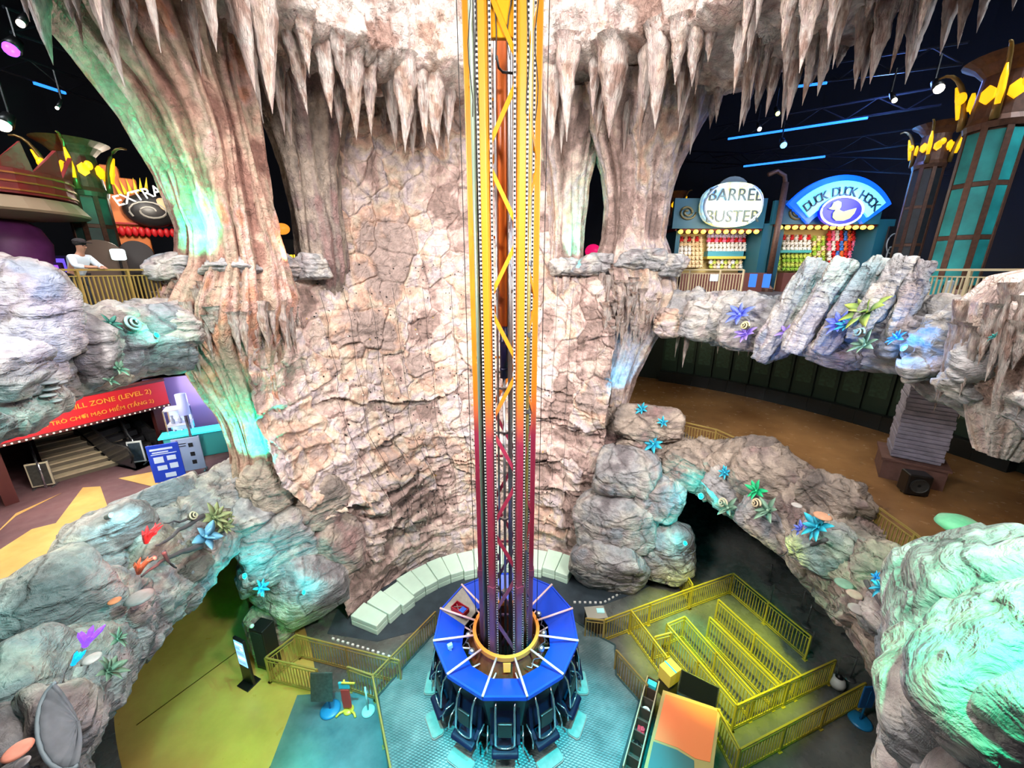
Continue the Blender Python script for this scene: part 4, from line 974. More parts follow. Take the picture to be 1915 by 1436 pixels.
L_ = [
 ([(496, 1230), (553, 1187)], 'brass fence end panel beside the black kiosk'),
 ([(553, 1187), (746, 1235)], 'brass fence along the black rubber floor'),
 ([(496, 1230), (592, 1252)], 'brass fence facing the ochre floor beside the sign stand'),
 ([(650, 1247), (697, 1263)], 'short brass fence behind the generic standee'),
 ([(697, 1263), (814, 1144)], 'brass fence running behind the gondola platform on the left'),
 ([(697, 1265), (733, 1450)], 'brass fence along the left edge of the platform'),
]
for pts, lab in L_: fence([fz(*p) for p in pts], lab, m=M_BRASS, group='platform fences')
fence([fz(1153, 1216), fz(1210, 1280)], 'brass fence at the right edge of the platform', m=M_BRASS, group='platform fences')
fence([fz(1096, 1156), fz(1130, 1160)], 'small brass fence panel under the side desk', m=M_BRASS, group='platform fences')
gr = lambda u, v, r, z: (lambda p: p)(Pz(u, v, z))
fence([Pz(1270, 787, 7.05), Pz(1340, 803, 7.05), Pz(1415, 836, 7.05), Pz(1460, 862, 7.05)], 'brass balustrade of the right middle gallery behind the layered rocks', 6.0, 1.05, M_BRASS, group='balustrades')
fence([Pz(1645, 950, 7.05), Pz(1712, 998, 7.05), Pz(1770, 1046, 7.05), Pz(1800, 1080, 7.05)], 'brass balustrade of the right middle gallery beside the green boulder', 6.0, 1.05, M_BRASS, group='balustrades')
fence([pol(a, 9.55) for a in (-71, -78, -85, -92, -100)], 'cream and brass balustrade of the upper left gallery', 12.0, 1.1, M_BRASS, bw=0.026, group='balustrades')
fence([pol(a, 9.55) for a in (36, 42, 48, 55, 60)], 'pale balustrade of the upper right gallery left of the leaning slabs', 12.0, 1.1, M_CREAM, bw=0.024, group='balustrades')
fence([pol(a, 9.55) for a in (82, 90, 97, 105)], 'pale balustrade of the upper right gallery below the teal pillar', 12.0, 1.1, M_CREAM, bw=0.024, group='balustrades')

# ================================================================== THINGS AROUND THE RIDE
# side desk
p = Pz(1112, 1176, 0.0); d = thing('side_desk', 'small grey desk by the back fence right of the gondola', 'desk', p, 0.1)
MB().box((0, 0, 0.78), (0.75, 0.55, 0.04)).build('top', mat('grey_board', rgb(146, 142, 130), 0.6), d)
MB().box((0, -0.24, 0.4), (0.7, 0.03, 0.72)).build('front_panel', mat('dark_slat', rgb(60, 52, 40), 0.6), d)
for x in (-0.33, 0.33):
    for y in (-0.22, 0.22): MB().box((x, y, 0.38), (0.05, 0.05, 0.76)).build('leg', mat('dark_slat'), d)
o = bevel(MB().box((0, 0, 0.02), (0.28, 0.2, 0.04)).build('clip_board', mat('pale_cyan_paper', rgb(170, 225, 225), 0.6), None, loc=(p[0] + 0.18, p[1] + 0.05, 0.80)), 0.01)
props(o, 'pale cyan folder lying on the small grey side desk', 'folder')
# cabinet with the orange top and the open compartment rack
zc = 1.0
A = [Pz(u, v, zc) for u, v in ((1240, 1290), (1348, 1326), (1326, 1500), (1196, 1470))]
cb = thing('operator_cabinet', 'cabinet with a broad orange top in the near foreground', 'cabinet', (A[0][0], A[0][1], 0))
q = [(a[0] - A[0][0], a[1] - A[0][1]) for a in A]
MB().prism(q, 0.0, zc - 0.05).build('body', mat('drab_board', rgb(96, 92, 84), 0.7), cb)
MB().prism(q, zc - 0.05, zc).build('top', mat('cabinet_edge', rgb(170, 140, 90), 0.6), cb)
Ai = [Pz(u, v, zc + 0.01) for u, v in ((1245, 1298), (1342, 1330), (1328, 1425), (1300, 1418), (1268, 1398), (1224, 1382))]
MB().prism([(a[0] - A[0][0], a[1] - A[0][1]) for a in Ai], zc, zc + 0.012).build('orange_sheet', mat('orange_sheet', rgb(236, 118, 70), 0.6), cb)
Ai = [Pz(u, v, zc + 0.01) for u, v in ((1222, 1386), (1266, 1402), (1298, 1422), (1300, 1480), (1204, 1470))]
MB().prism([(a[0] - A[0][0], a[1] - A[0][1]) for a in Ai], zc, zc + 0.010).build('teal_sheet', mat('teal_sheet', rgb(62, 100, 104), 0.6), cb)
# compartment rack
r0, r1 = Pz(1222, 1268, 1.02), Pz(1178, 1440, 1.02); r0, r1 = Vector(r0), Vector(r1); dv = (r1 - r0); Lr = dv.length; ang = math.atan2(dv.y, dv.x)
rk = thing('compartment_rack', 'dark open compartment rack beside the orange-topped cabinet', 'rack', (r0.x, r0.y, 0.0), ang)
M_RK = mat('rack_brown_board', rgb(74, 58, 48), 0.7); M_RKE = mat('rack_pale_edge', rgb(176, 160, 130), 0.6)
wr = 0.34
MB().box((Lr / 2, 0, 0.30), (Lr, wr, 0.6)).build('base', M_RK, rk)
for s in (-1, 1): MB().box((Lr / 2, s * wr / 2, 0.8), (Lr, 0.03, 0.44)).build('side_board', M_RKE, rk)
for i in range(9): MB().box((Lr * i / 8, 0, 0.79), (0.025, wr - 0.03, 0.38)).build('divider', M_RK, rk)
def rk_at(i, dz=0.62): return r0 + dv * ((i + 0.5) / 8) + Vector((0, 0, dz - r0.z))
o = MB().lathe([(0.05, 0), (0.11, 0), (0.11, 0.12), (0.05, 0.12), (0.05, 0)], 20).build('tape_roll', mat('white_paper', rgb(226, 232, 232), 0.6), None, loc=rk_at(2) ); props(o, 'white roll standing in the compartment rack', 'roll')
o = bevel(MB().box((0, 0, 0.1), (0.24, 0.2, 0.2), ang).box((0.05, 0.02, 0.22), (0.12, 0.1, 0.06), ang + 0.4).build('snack_box', mat('red_white_card', rgb(190, 50, 66), 0.6, noise=0.5, nscale=14), None, loc=rk_at(4)), 0.01); props(o, 'red and white box in the compartment rack', 'box')
o = bevel(MB().box((0, 0, 0.12), (0.18, 0.26, 0.24), ang).build('cyan_box', mat('cyan_card', rgb(60, 200, 226), 0.5), None, loc=rk_at(0, 0.78)), 0.015); props(o, 'cyan box at the far end of the compartment rack', 'box')
o = MB().ball((0, 0, 0.1), 0.1, 12, 8, (1, 1.2, 0.9)).box((0, 0, 0.2), (0.02, 0.1, 0.03)).build('small_bag', M_BLK, None, True, loc=rk_at(5)); props(o, 'small black bag in the compartment rack', 'bag')
# flat monitor leaning on the lane fence
a, b = Pz(1272, 1262, 1.35), Pz(1344, 1298, 1.35); a, b = Vector(a), Vector(b); mid = (a + b) / 2; ang = math.atan2((b - a).y, (b - a).x); wm = (b - a).length
mo = thing('monitor', 'large black flat monitor tilted beside the orange-topped cabinet', 'monitor', (mid.x, mid.y, 0.0), ang)
T = Matrix.Rotation(R(-38), 3, 'X')
bevel(MB().box((0, 0, 1.15), (wm, 0.07, 0.62), M=T).build('frame', M_BLK, mo), 0.01)
nrm = T @ Vector((0, -1, 0)); MB().box(Vector((0, 0, 1.15)) + nrm * 0.037, (wm - 0.06, 0.006, 0.56), M=T).build('screen', mat('dark_glass', rgb(12, 14, 18), 0.08), mo)
MB().tube((0, 0.1, 0.02), (0, 0.05, 1.1), 0.035, 10).build('stand_pole', M_BLK, mo); MB().lathe([(0, 0), (0.28, 0), (0.26, 0.03), (0, 0.03)], 20, (0, 0.1, 0)).build('stand_base', M_BLK, mo)
# cardboard box
p = Pz(1254, 1247, 1.1); bx = thing('cardboard_box', 'tan cardboard box on a post stand by the lane fence', 'box', (p[0], p[1], 0), 0.5)
bevel(MB().box((0, 0, 0.86), (0.52, 0.44, 0.48)).build('carton', mat('cardboard', rgb(196, 164, 92), 0.75), bx), 0.01)
MB().box((0, 0, 1.104), (0.06, 0.44, 0.004)).build('tape', mat('cyan_tape', rgb(50, 190, 220), 0.4), bx)
MB().box((0, 0, 0.31), (0.46, 0.38, 0.62)).build('stand', mat('dark_slat'), bx)
# screen kiosk on the left
pb = Pz(466, 1277, 0.0); kz = thing('screen_kiosk', 'slim black kiosk with a lit pale blue screen on the ochre floor', 'kiosk', pb, R(-22))
bevel(MB().box((0, 0, 0.02), (0.52, 0.46, 0.04)).build('foot_plate', M_BLK, kz), 0.01)
bevel(MB().box((0, 0.02, 0.95), (0.50, 0.09, 1.82)).build('housing', M_BLK, kz), 0.02)
MB().box((0, -0.028, 1.28), (0.42, 0.006, 1.0)).build('screen', mat('lit_screen', rgb(90, 140, 210), 0.3, emit=rgb(110, 165, 235), estr=1.6), kz)
for i, (x, z, w, h) in enumerate(((0, 1.66, 0.34, 0.08), (-0.08, 1.5, 0.2, 0.12), (0.1, 1.5, 0.12, 0.12), (0, 1.3, 0.34, 0.14), (0, 1.1, 0.34, 0.12), (0, 0.92, 0.34, 0.1))):
    MB().box((x, -0.033, z), (w, 0.004, h)).build('screen_tile', mat('lit_tile_%d' % (i % 2), rgb(220, 230, 240), 0.4, emit=(rgb(190, 215, 250), rgb(80, 100, 220))[i % 2], estr=1.3), kz)
# black tall cabinet with ball camera next to the kiosk
pb = Pz(505, 1240, 0.0); ks = thing('speaker_tower', 'tall black loudspeaker cabinet against the rock foot behind the kiosk', 'speaker', pb, R(-14))
bevel(MB().box((0, 0, 0.85), (0.55, 0.5, 1.7)).build('cabinet', M_BLK, ks), 0.03)
MB().box((0, -0.256, 0.9), (0.46, 0.012, 1.45)).build('grille', mat('speaker_grille', rgb(26, 28, 34), 0.8, bump=0.5, bscale=200), ks)
MB().ball((-0.2, -0.16, 1.76), 0.07, 10, 8).build('dome_light', mat('dome_white', rgb(220, 230, 235), 0.3), ks, True)
# round based stands
def stand(u, v, hh, label, bm, rr_=0.3, name='sign_stand', yaw=0.0):
    p = Pz(u, v, 0.01); s = thing(name, label, 'sign', p, yaw)
    MB().lathe([(0, 0), (rr_, 0), (rr_, 0.03), (rr_ * 0.85, 0.06), (0.05, 0.08), (0, 0.08)], 24).build('base', bm, s, True)
    MB().tube((0, 0, 0.05), (0, 0, hh), 0.028, 10).build('pole', bm, s, True)
    return s
M_BLUES = mat('blue_stand_paint', rgb(30, 120, 170), 0.35)
s = stand(618, 1327, 1.0, 'dark notice board on a round blue base beside the brass fence', M_BLUES)
bevel(MB().box((-0.12, -0.04, 1.0), (0.66, 0.04, 0.9), M=Matrix.Rotation(R(-14), 3, 'X')).build('board', mat('dark_notice', rgb(58, 74, 70), 0.5, noise=0.3, nscale=12), s), 0.01)
s = stand(652, 1328, 1.25, 'generic red, yellow and blue stand-in for a cut-out figure beside the dark notice board', mat('yellow_stand', rgb(214, 184, 60), 0.4), 0.16, 'generic_standee')  # generic stand built in place of a cut-out figure
bevel(MB().box((0, -0.03, 0.55), (0.26, 0.06, 0.75)).build('standee_board', mat('standee_red', rgb(190, 52, 44), 0.5), s), 0.02)
bevel(MB().box((0, -0.03, 1.08), (0.34, 0.06, 0.26)).build('standee_head', mat('standee_blue', rgb(60, 170, 190), 0.5), s), 0.03)
MB().beam((-0.05, -0.06, 1.22), (0.35, -0.06, 1.2), 0.04, 0.04).build('standee_arm', mat('yellow_stand'), s)
for sx in (-1, 1): MB().path([(0, 0, 0.05), (sx * 0.22, -0.12, 0.06), (sx * 0.3, -0.22, 0.03)], 0.035, 6).build('foot', mat('yellow_stand'), s, True)
s = stand(689, 1330, 1.0, 'thin post on a pale round base at the platform corner', mat('pale_stand', rgb(150, 196, 196), 0.4), 0.2, 'barrier_post')
s = stand(1608, 1348, 1.25, 'tall blue sign on a round blue base beside the green boulder', M_BLUES, 0.3)
bevel(MB().box((0, 0, 0.98), (0.42, 0.05, 0.85)).build('board', mat('blue_board', rgb(22, 84, 140), 0.4), s), 0.05)
# barrier posts on the dark floor at the right
posts = [(1437, 1090), (1440, 1130), (1497, 1140), (1508, 1170), (1512, 1222), (1582, 1190), (1590, 1270), (1625, 1225)]
plab = ['far left barrier post on the dark floor right of the pen', 'second barrier post from the left on the dark floor', 'third barrier post, below the layered ledge', 'fourth barrier post, just beyond the pen corner', 'barrier post at the far right corner of the pen', 'barrier post in the dark under the ledge', 'barrier post with a bent arm at the end of the front fences', 'barrier post nearest the green boulder']
M_BP = mat('barrier_grey', rgb(96, 98, 98), 0.35, 0.6)
for (u, v), lab in zip(posts, plab):
    p = Pz(u, v, 0.0); s = thing('barrier_post', lab, 'post', p, 0, 'barrier posts')
    MB().lathe([(0, 0), (0.16, 0), (0.15, 0.02), (0.03, 0.05), (0, 0.05)], 16).build('base', M_BP, s, True)
    MB().tube((0, 0, 0.04), (0, 0, 0.95), 0.022, 8).ball((0, 0, 0.97), 0.035, 8, 6).build('pole', M_BP, s, True)
    if 'arm' in lab or 'corner of' in lab: MB().path([(0, 0, 0.9), (-0.2, 0.05, 0.98), (-0.45, 0.1, 0.8)], 0.02, 6).build('arm', M_BP, s, True)
for i, (a, b) in enumerate(((1, 2), (2, 3), (3, 5), (5, 7))):
    a, b = Pz(*posts[a], 0), Pz(*posts[b], 0)
    pts = [(a + (b - a) * t + np.array([0, 0, 0.9 - 0.25 * math.sin(math.pi * t)])) for t in np.linspace(0, 1, 9)]
    o = MB().path([q - pts[0] for q in pts], 0.012, 5).build('barrier_rope', mat('dark_rope', rgb(52, 44, 40), 0.7), None, loc=pts[0])
    props(o, ('slack rope of the leftmost span between barrier posts', 'slack rope of the second span between barrier posts', 'slack rope of the third span between barrier posts', 'slack rope of the span nearest the green boulder')[i], 'rope')
p = Pz(1564, 1284, 0.0); s = thing('cleaning_cart', 'small white rounded cart at the end of the queue pen', 'cart', p, 0.4)
MB().lathe([(0, 0.05), (0.2, 0.05), (0.22, 0.2), (0.18, 0.34), (0.08, 0.4), (0, 0.4)], 18).build('body', mat('cart_white', rgb(190, 194, 190), 0.4), s, True)
MB().lathe([(0.07, 0.38), (0.11, 0.42), (0.06, 0.5), (0, 0.52)], 14).build('knob', M_BLK, s, True); MB().tube((0.1, 0.1, 0.3), (0.16, 0.16, 0.9), 0.015, 6).build('handle', M_BP, s)
for k in range(3): MB().ball((0.15 * math.cos(k * 2.1), 0.15 * math.sin(k * 2.1), 0.04), 0.04, 8, 6).build('wheel', M_BLK, s, True)

# climbing holds on the wall: hundreds of thumb-sized bolts, real geometry in one part
mb = MB(); rs = random.Random(3)
for i in range(430):
    iu, iv = rs.randrange(90, 470), int(520 * (0.10 + 0.58 * rs.random())); p = WALLP[iu, iv]; n = np.array([CX - p[0], CY - p[1], 0]); n /= np.linalg.norm(n)
    r_ = rs.choice((0.028, 0.032, 0.04)); mb.mi = 0 if rs.random() < 0.72 else (1 if rs.random() < .8 else 2); mb.tube(p - n * 0.06, p + n * rs.uniform(0.012, 0.05), r_, 6, r_ * 0.7)
mb.build('climbing_hold', [mat('hold_black', rgb(40, 34, 32), 0.5), mat('hold_pale', rgb(226, 220, 208), 0.5), mat('hold_yellow', rgb(190, 160, 60), 0.5)], climb, kind='stuff')
for i, (u, lo) in enumerate(((612, 1010), (655, 1020), (700, 1000), (745, 990), (800, 985), (850, 985), (1040, 1000), (1070, 980))):
    ph = phi_of(Pr(u, 600, 8.0)); iu = int((ph + 77) / 111 * 559); iu = min(max(iu, 0), 559)
    pts = [WALLP[iu, k] + np.array([CX - WALLP[iu, k][0], CY - WALLP[iu, k][1], 0]) * 0.02 for k in range(60, 345, 15)]
    MB().path(pts, 0.009, 5).build('safety_line', M_CABLE, climb)

# ================================================================== UPPER AND MIDDLE GALLERIES: what stands there
def text_mesh(s, size, depth=0.02, name='lettering', align='CENTER', squash=1.0):
    c = bpy.data.curves.new(name, 'FONT'); c.body = s; c.size = size; c.extrude = depth; c.align_x = align; c.align_y = 'CENTER'; c.resolution_u = 3
    o = bpy.data.objects.new('tmp_text', c); COL.objects.link(o)
    me = bpy.data.meshes.new_from_object(o.evaluated_get(bpy.context.evaluated_depsgraph_get())); me.name = name
    bpy.data.objects.remove(o); bpy.data.curves.remove(c)
    return me
def glow(name, c, s): return mat(name, c, 0.4, emit=c, estr=s)
M_BRONZE = mat('bronze_strap', rgb(92, 62, 48), 0.5, 0.3, noise=0.3, nscale=10)
M_TEALP = mat('teal_marbled_panel', rgb(36, 140, 140), 0.4, noise=0.45, nscale=1.6)
M_TEALD = mat('dull_teal_panel', rgb(58, 92, 84), 0.5, noise=0.4, nscale=2.0)
M_AMBER = glow('amber_lamp_glass', rgb(240, 176, 20), 0.9)
M_GOLD = mat('gold_horn', rgb(140, 112, 60), 0.35, 0.5)

def lamp_pillar(pos, h, r, label, panel, sides=8, yaw=0.0):
    t = thing('lamp_pillar', label, 'pillar', pos, yaw)
    def pt(a, q, z): return (q * math.cos(a), q * math.sin(a), z)
    MB().lathe([(0, 0), (r * 1.32, 0), (r * 1.32, 0.28), (r * 1.2, 0.34), (r * 1.26, 0.5), (r * 1.1, 0.62), (0, 0.62)], 24).build('base', M_BRONZE, t)
    MB().lathe([(0, 0.6), (r * 0.93, 0.6), (r * 0.93, h), (0, h)], sides, a0=math.pi / sides).build('core', M_BRONZE, t)
    segs = 3; zz = [0.66 + (h - 0.7) * i / segs for i in range(segs + 1)]
    for k in range(sides):
        a0 = 2 * math.pi * k / sides + math.pi / sides + 0.10; a1 = a0 + 2 * math.pi / sides - 0.20
        for i in range(segs):
            z0, z1 = zz[i] + 0.06, zz[i + 1] - 0.06
            MB().add([pt(a0, r * 0.9, z0), pt(a1, r * 0.9, z0), pt(a1, r * 0.9, z1), pt(a0, r * 0.9, z1), pt(a0, r, z0), pt(a1, r, z0), pt(a1, r, z1), pt(a0, r, z1)],
                     [(4, 5, 6, 7), (0, 4, 7, 3), (1, 2, 6, 5), (0, 1, 5, 4), (3, 7, 6, 2)]).build('panel', panel, t)
        MB().beam(pt(a0 - 0.1, r * 0.98, 0.6), pt(a0 - 0.1, r * 0.98, h), 0.12, 0.06, up=pt(a0 - 0.1, 1, 0)).build('strap', M_BRONZE, t)
    for i in range(1, segs): MB().lathe([(r * 0.95, zz[i] - 0.07), (r * 1.04, zz[i] - 0.05), (r * 1.04, zz[i] + 0.05), (r * 0.95, zz[i] + 0.07)], sides, a0=math.pi / sides).build('band', M_BRONZE, t)
    MB().lathe([(0, h - 0.05), (r * 1.05, h - 0.05), (r * 1.12, h + 0.08), (r * 1.0, h + 0.2), (r * 0.9, h + 1.1), (r * 1.25, h + 1.3), (r * 1.7, h + 1.45), (0, h + 1.45)], 24).build('capital', M_BRONZE, t)
    for k in range(8):
        a = 2 * math.pi * k / 8 + 0.2; c = Vector(pt(a, r * 1.02, h + 0.66)); n = Vector((math.cos(a), math.sin(a), 0)); tx = Vector((-n.y, n.x, 0)); s_ = r * 0.30
        hx = [c + tx * (s_ * x) + Vector((0, 0, s_ * 1.25 * z)) for x, z in ((0, 1), (0.8, 0.45), (0.8, -0.45), (0, -1), (-0.8, -0.45), (-0.8, 0.45))]
        MB().extr(hx, n * 0.06).build('amber_pane', M_AMBER, t)
    for k in range(4):
        a = 2 * math.pi * k / 4 + 0.6; pts = []; rr_ = []
        for i in range(9):
            q = i / 8; pts.append(pt(a, r * (1.15 + 1.3 * q ** 1.6), h + 0.1 + 1.35 * math.sin(q * 1.75))); rr_.append(0.10 * (1 - 0.8 * q) * r / 0.7 + 0.01)
        MB().path(pts, rr_, 7).build('horn', M_GOLD, t, True)
        ins = [Vector(p) + Vector((math.cos(a), math.sin(a), -0.1)) * 0.08 for p in pts[1:5]]
        MB().path(ins, [0.05, 0.07, 0.06, 0.02], 6).build('horn_light', M_AMBER, t, True)
        MB().ball(pt(a + 0.5, r * 1.5, h + 0.75), r * 0.2, 10, 8, (1, 1, 1.3)).build('globe', M_AMBER, t, True)
    return t
def at_r(u, v, r, z): p = Pr(u, v, r); return np.array([p[0], p[1], z])
lamp_pillar(at_r(1790, 480, 11.9, 12.0), 4.35, 0.52, 'tall teal marbled pillar with amber lamps behind the right balustrade', M_TEALP)
lamp_pillar(at_r(1692, 480, 18.0, 12.0), 4.9, 0.45, 'distant dark pillar with amber lamps right of the arcade stalls', mat('black_iron_panel', rgb(34, 40, 46), 0.5, noise=0.3))
lamp_pillar(at_r(192, 480, 13.5, 12.0), 3.3, 0.5, 'dull teal pillar with amber lamps behind the left gallery', M_TEALD)
lamp_pillar(at_r(1252, 480, 21, 12.0), 4.4, 0.45, 'far pillar with amber lamps left of the arcade stalls', mat('black_iron_panel'))

# ------------------------------------------------------------------ arcade stalls (right)
YS = 21.5
def S(u, v, dy=0.0): p = Py(u, v, YS); return Vector((p[0], p[1] + dy, p[2]))
sc = (S(1500, 450) - S(1400, 450)).length / 100.0
def sboard(mb, u0, v0, u1, v1, dy=0.0, th=0.06):
    a, b = S(u0, v1), S(u1, v0); return mb.box(((a.x + b.x) / 2, YS + dy, (a.z + b.z) / 2), (abs(b.x - a.x), th, abs(b.z - a.z)))
def stall(name, label, u0, u1, vt, header):
    o = S((u0 + u1) / 2, 500); t = thing(name, label, 'stall', (o.x, YS, 12.0)); T0 = Matrix.Translation((-o.x, -YS, -12.0))
    def put(mb, nm, m, **k):
        ob = mb.build(nm, m, t, **k); ob.data.transform(T0); return ob
    put(sboard(MB(), u0, vt, u1, 560, 1.6), 'back_board', mat('stall_cream_board', rgb(214, 188, 120), 0.7))
    put(sboard(MB(), u0, vt - 2, u1, vt + 4, 0.8, 1.7), 'ceiling_board', mat('stall_dark_red', rgb(96, 24, 30), 0.6))
    for u in (u0, u1): put(sboard(MB(), u - 4, vt - 10, u + 4, 560, 0.8, 1.7), 'side_wall', mat('stall_teal', rgb(24, 84, 100), 0.5))
    put(sboard(MB(), u0 - 8, header, u1 + 8, vt, -0.1, 0.2), 'header', mat('stall_teal'))
    put(sboard(MB(), u0, 510, u1, 560, -0.2, 0.5), 'counter', mat('stall_counter', rgb(120, 70, 60), 0.5))
    for k in range(int((u1 - u0) / 14)):
        u = u0 + 8 + k * 14; c = S(u, vt + 6, -0.2); put(MB().ball(c, 0.13, 8, 6, (1, 1, 0.8)), 'garland_bulb', glow('warm_bulb', rgb(255, 190, 70), 2.5), smooth=True)
    lamp('AREA', 'stall_light', (o.x, YS + 0.3, S(0, vt).z - 0.1), 60, (1, 0.93, 0.8), (o.x, YS + 1.2, 12), 2.5)
    lamp('AREA', 'stall_front_light', (o.x, YS - 1.8, S(0, vt).z + 0.6), 90, (1, 0.95, 0.85), (o.x, YS + 1.4, 13.4), 2.5)
    return t, put
st1, put1 = stall('game_stall', 'left game stall with pale plush prizes under a glowing barrel sign', 1262, 1424, 428, 372)
st2, put2 = stall('game_stall', 'right game stall with red and green prizes under a blue arch sign', 1446, 1640, 420, 376)
for put, us in ((put1, (1268, 1300)), (put2, (1470, 1478))):       # swirl ornaments on the headers
    for u in us[:1]:
        pts = [S(u + 14 + (16 - k * 0.45) * math.cos(k * 0.4), 398 + (14 - k * 0.4) * math.sin(k * 0.4), -0.22) for k in range(30)]
        put(MB().path(pts, 0.06, 5), 'swirl', mat('swirl_gold', rgb(110, 100, 60), 0.5), smooth=True)
put1(sboard(MB(), 1342, 468, 1414, 478, 1.35, 0.5), 'prize_shelf', mat('stall_blue_board', rgb(70, 150, 170), 0.5)); put1(sboard(MB(), 1340, 478, 1416, 483, 1.3, 0.55), 'prize_shelf', mat('stall_yellow', rgb(210, 190, 80), 0.5))
put2(sboard(MB(), 1472, 466, 1546, 471, 1.3, 0.5), 'prize_shelf', mat('stall_teal_shelf', rgb(60, 160, 160), 0.5))
# plush prizes
def plush_mesh(c):
    mb = MB(); mb.ball((0, 0, 0.10), 0.105, 10, 7, (1, 0.8, 1)); mb.ball((0, -0.03, 0.235), 0.075, 10, 7); mb.ball((-0.05, 0, 0.30), 0.03, 6, 4); mb.ball((0.05, 0, 0.30), 0.03, 6, 4)
    mb.ball((-0.09, -0.05, 0.14), 0.035, 6, 4); mb.ball((0.09, -0.05, 0.14), 0.035, 6, 4); mb.ball((-0.05, -0.08, 0.03), 0.04, 6, 4); mb.ball((0.05, -0.08, 0.03), 0.04, 6, 4)
    return mb.mesh('plush', mat('plush_%d_%d_%d' % c, rgb(*c), 0.9), True)
PC = {k: plush_mesh(c) for k, c in dict(red=(214, 40, 44), cream=(232, 206, 166), white=(236, 230, 224), pink=(238, 120, 160), green=(150, 190, 60), orange=(244, 116, 50), lilac=(206, 196, 222), teal=(80, 170, 180), lime=(196, 206, 90), blue=(70, 130, 220)).items()}
def prizes(u0, u1, v0, v1, nu, nv, colf, label, group, dy=1.25):
    for i in range(nu):
        for j in range(nv):
            u = u0 + (u1 - u0) * (i + 0.5) / nu; v = v0 + (v1 - v0) * (j + 0.5) / nv; p = S(u, v + 4, dy - 0.0); k = colf(i, j)
            if k is None: continue
            o = obj('plush_toy', PC[k], None, None, loc=(p.x, p.y, p.z - 0.02), rot=(0, 0, rng.uniform(-.3, .3))); o.scale = (1.05, 1.05, 0.9)
            props(o, '%s plush toy, %s row, %s from left, %s' % (k, NUM[j], NUM[i], label), 'plush toy', group)
prizes(1266, 1334, 440, 500, 9, 7, lambda i, j: 'red' if j == 0 and i % 2 else ('cream' if i > 5 or j > 5 else ('white' if j in (2, 3) else 'cream')), 'left rack, barrel stall', 'prizes in the left rack of the barrel stall')
prizes(1342, 1420, 432, 468, 10, 4, lambda i, j: ('red' if i % 2 else 'pink') if j == 1 else ('lilac' if j == 0 else 'white'), 'above blue shelf, barrel stall', 'prizes above the blue shelf')
prizes(1346, 1412, 484, 502, 9, 2, lambda i, j: ('white', 'lime', 'cream')[(i + j) % 3], 'below blue shelf, barrel stall', 'prizes below the blue shelf')
prizes(1448, 1470, 434, 506, 3, 8, lambda i, j: ('red', 'orange', 'pink')[(i + 2 * j) % 3], 'left edge, arch stall', 'prizes at the left edge of the arch stall')
prizes(1470, 1488, 438, 506, 2, 7, lambda i, j: ('green', 'lime')[(i + j) % 2], 'left green columns, arch stall', 'left green column of the arch stall')
prizes(1490, 1548, 436, 466, 7, 3, lambda i, j: 'red' if j == 0 and i % 2 == 0 else 'white', 'middle, arch stall', 'prizes in the middle of the arch stall')
prizes(1490, 1548, 472, 506, 7, 4, lambda i, j: ('lime', 'green')[(j) % 2], 'under teal shelf, arch stall', 'prizes under the teal shelf')
prizes(1550, 1576, 438, 506, 3, 7, lambda i, j: ('green', 'cream', 'lime')[(i + j) % 3], 'right green columns, arch stall', 'right green column of the arch stall')
prizes(1580, 1636, 428, 506, 7, 8, lambda i, j: ('red', 'pink', 'white', 'red', 'blue', 'orange')[(i + (j // 2)) % 6], 'right rack, arch stall', 'right rack of the arch stall')
# glowing barrel sign
o = S(1360, 386, -0.5); bs = thing('barrel_sign', 'glowing barrel shaped sign reading BARREL BUSTER', 'sign', (o.x, o.y, o.z))
W2, H2 = 55 * sc, 37 * sc
def sign_glow_material():
    m = bpy.data.materials.new('barrel_sign_glow'); m.use_nodes = True; t = m.node_tree; b = t.nodes['Principled BSDF']
    tc = t.nodes.new('ShaderNodeTexCoord'); n = t.nodes.new('ShaderNodeTexNoise'); n.inputs['Scale'].default_value = 1.1; n.inputs['Detail'].default_value = 2
    t.links.new(tc.outputs['Object'], n.inputs['Vector']); r = t.nodes.new('ShaderNodeValToRGB'); e = r.color_ramp.elements; e.new(0.5); e.new(0.6)
    for i, (p, c) in enumerate(((0.3, rgb(40, 140, 240)), (0.45, rgb(180, 225, 245)), (0.55, rgb(246, 240, 130)), (0.68, rgb(235, 235, 245)))): e[i].position = p; e[i].color = (*c, 1)
    t.links.new(n.outputs['Fac'], r.inputs['Fac']); t.links.new(r.outputs['Color'], b.inputs['Base Color']); t.links.new(r.outputs['Color'], b.inputs['Emission Color']); b.inputs['Emission Strength'].default_value = 0.45
    return m
ov = lambda w, h, n=28, p=2.4: [(w * abs(math.cos(2 * math.pi * i / n)) ** (2 / p) * (1 if math.cos(2 * math.pi * i / n) >= 0 else -1), 0, h * abs(math.sin(2 * math.pi * i / n)) ** (2 / p) * (1 if math.sin(2 * math.pi * i / n) >= 0 else -1)) for i in range(n)]
MB().extr([(x, y, z) for x, y, z in ov(W2, H2)], (0, 0.35, 0)).build('barrel_face', sign_glow_material(), bs)
MB().extr([(x, -0.02, z) for x, _, z in ov(W2 * 0.5, H2 * 0.55, 20, 2)], (0, 0.1, 0)).build('barrel_lid', mat('barrel_lid', rgb(110, 120, 110), 0.5), bs, loc=(0.05, 0.28, H2 * 0.75))
for x in (-0.92, 0.92):
    MB().path([(x * W2 * math.cos(t) * 1.0, -0.05, H2 * 1.02 * math.sin(t)) for t in np.linspace(-0.9, 0.9, 9)], 0.07, 6).build('barrel_hoop', mat('hoop_silver', rgb(170, 180, 196), 0.4), bs)
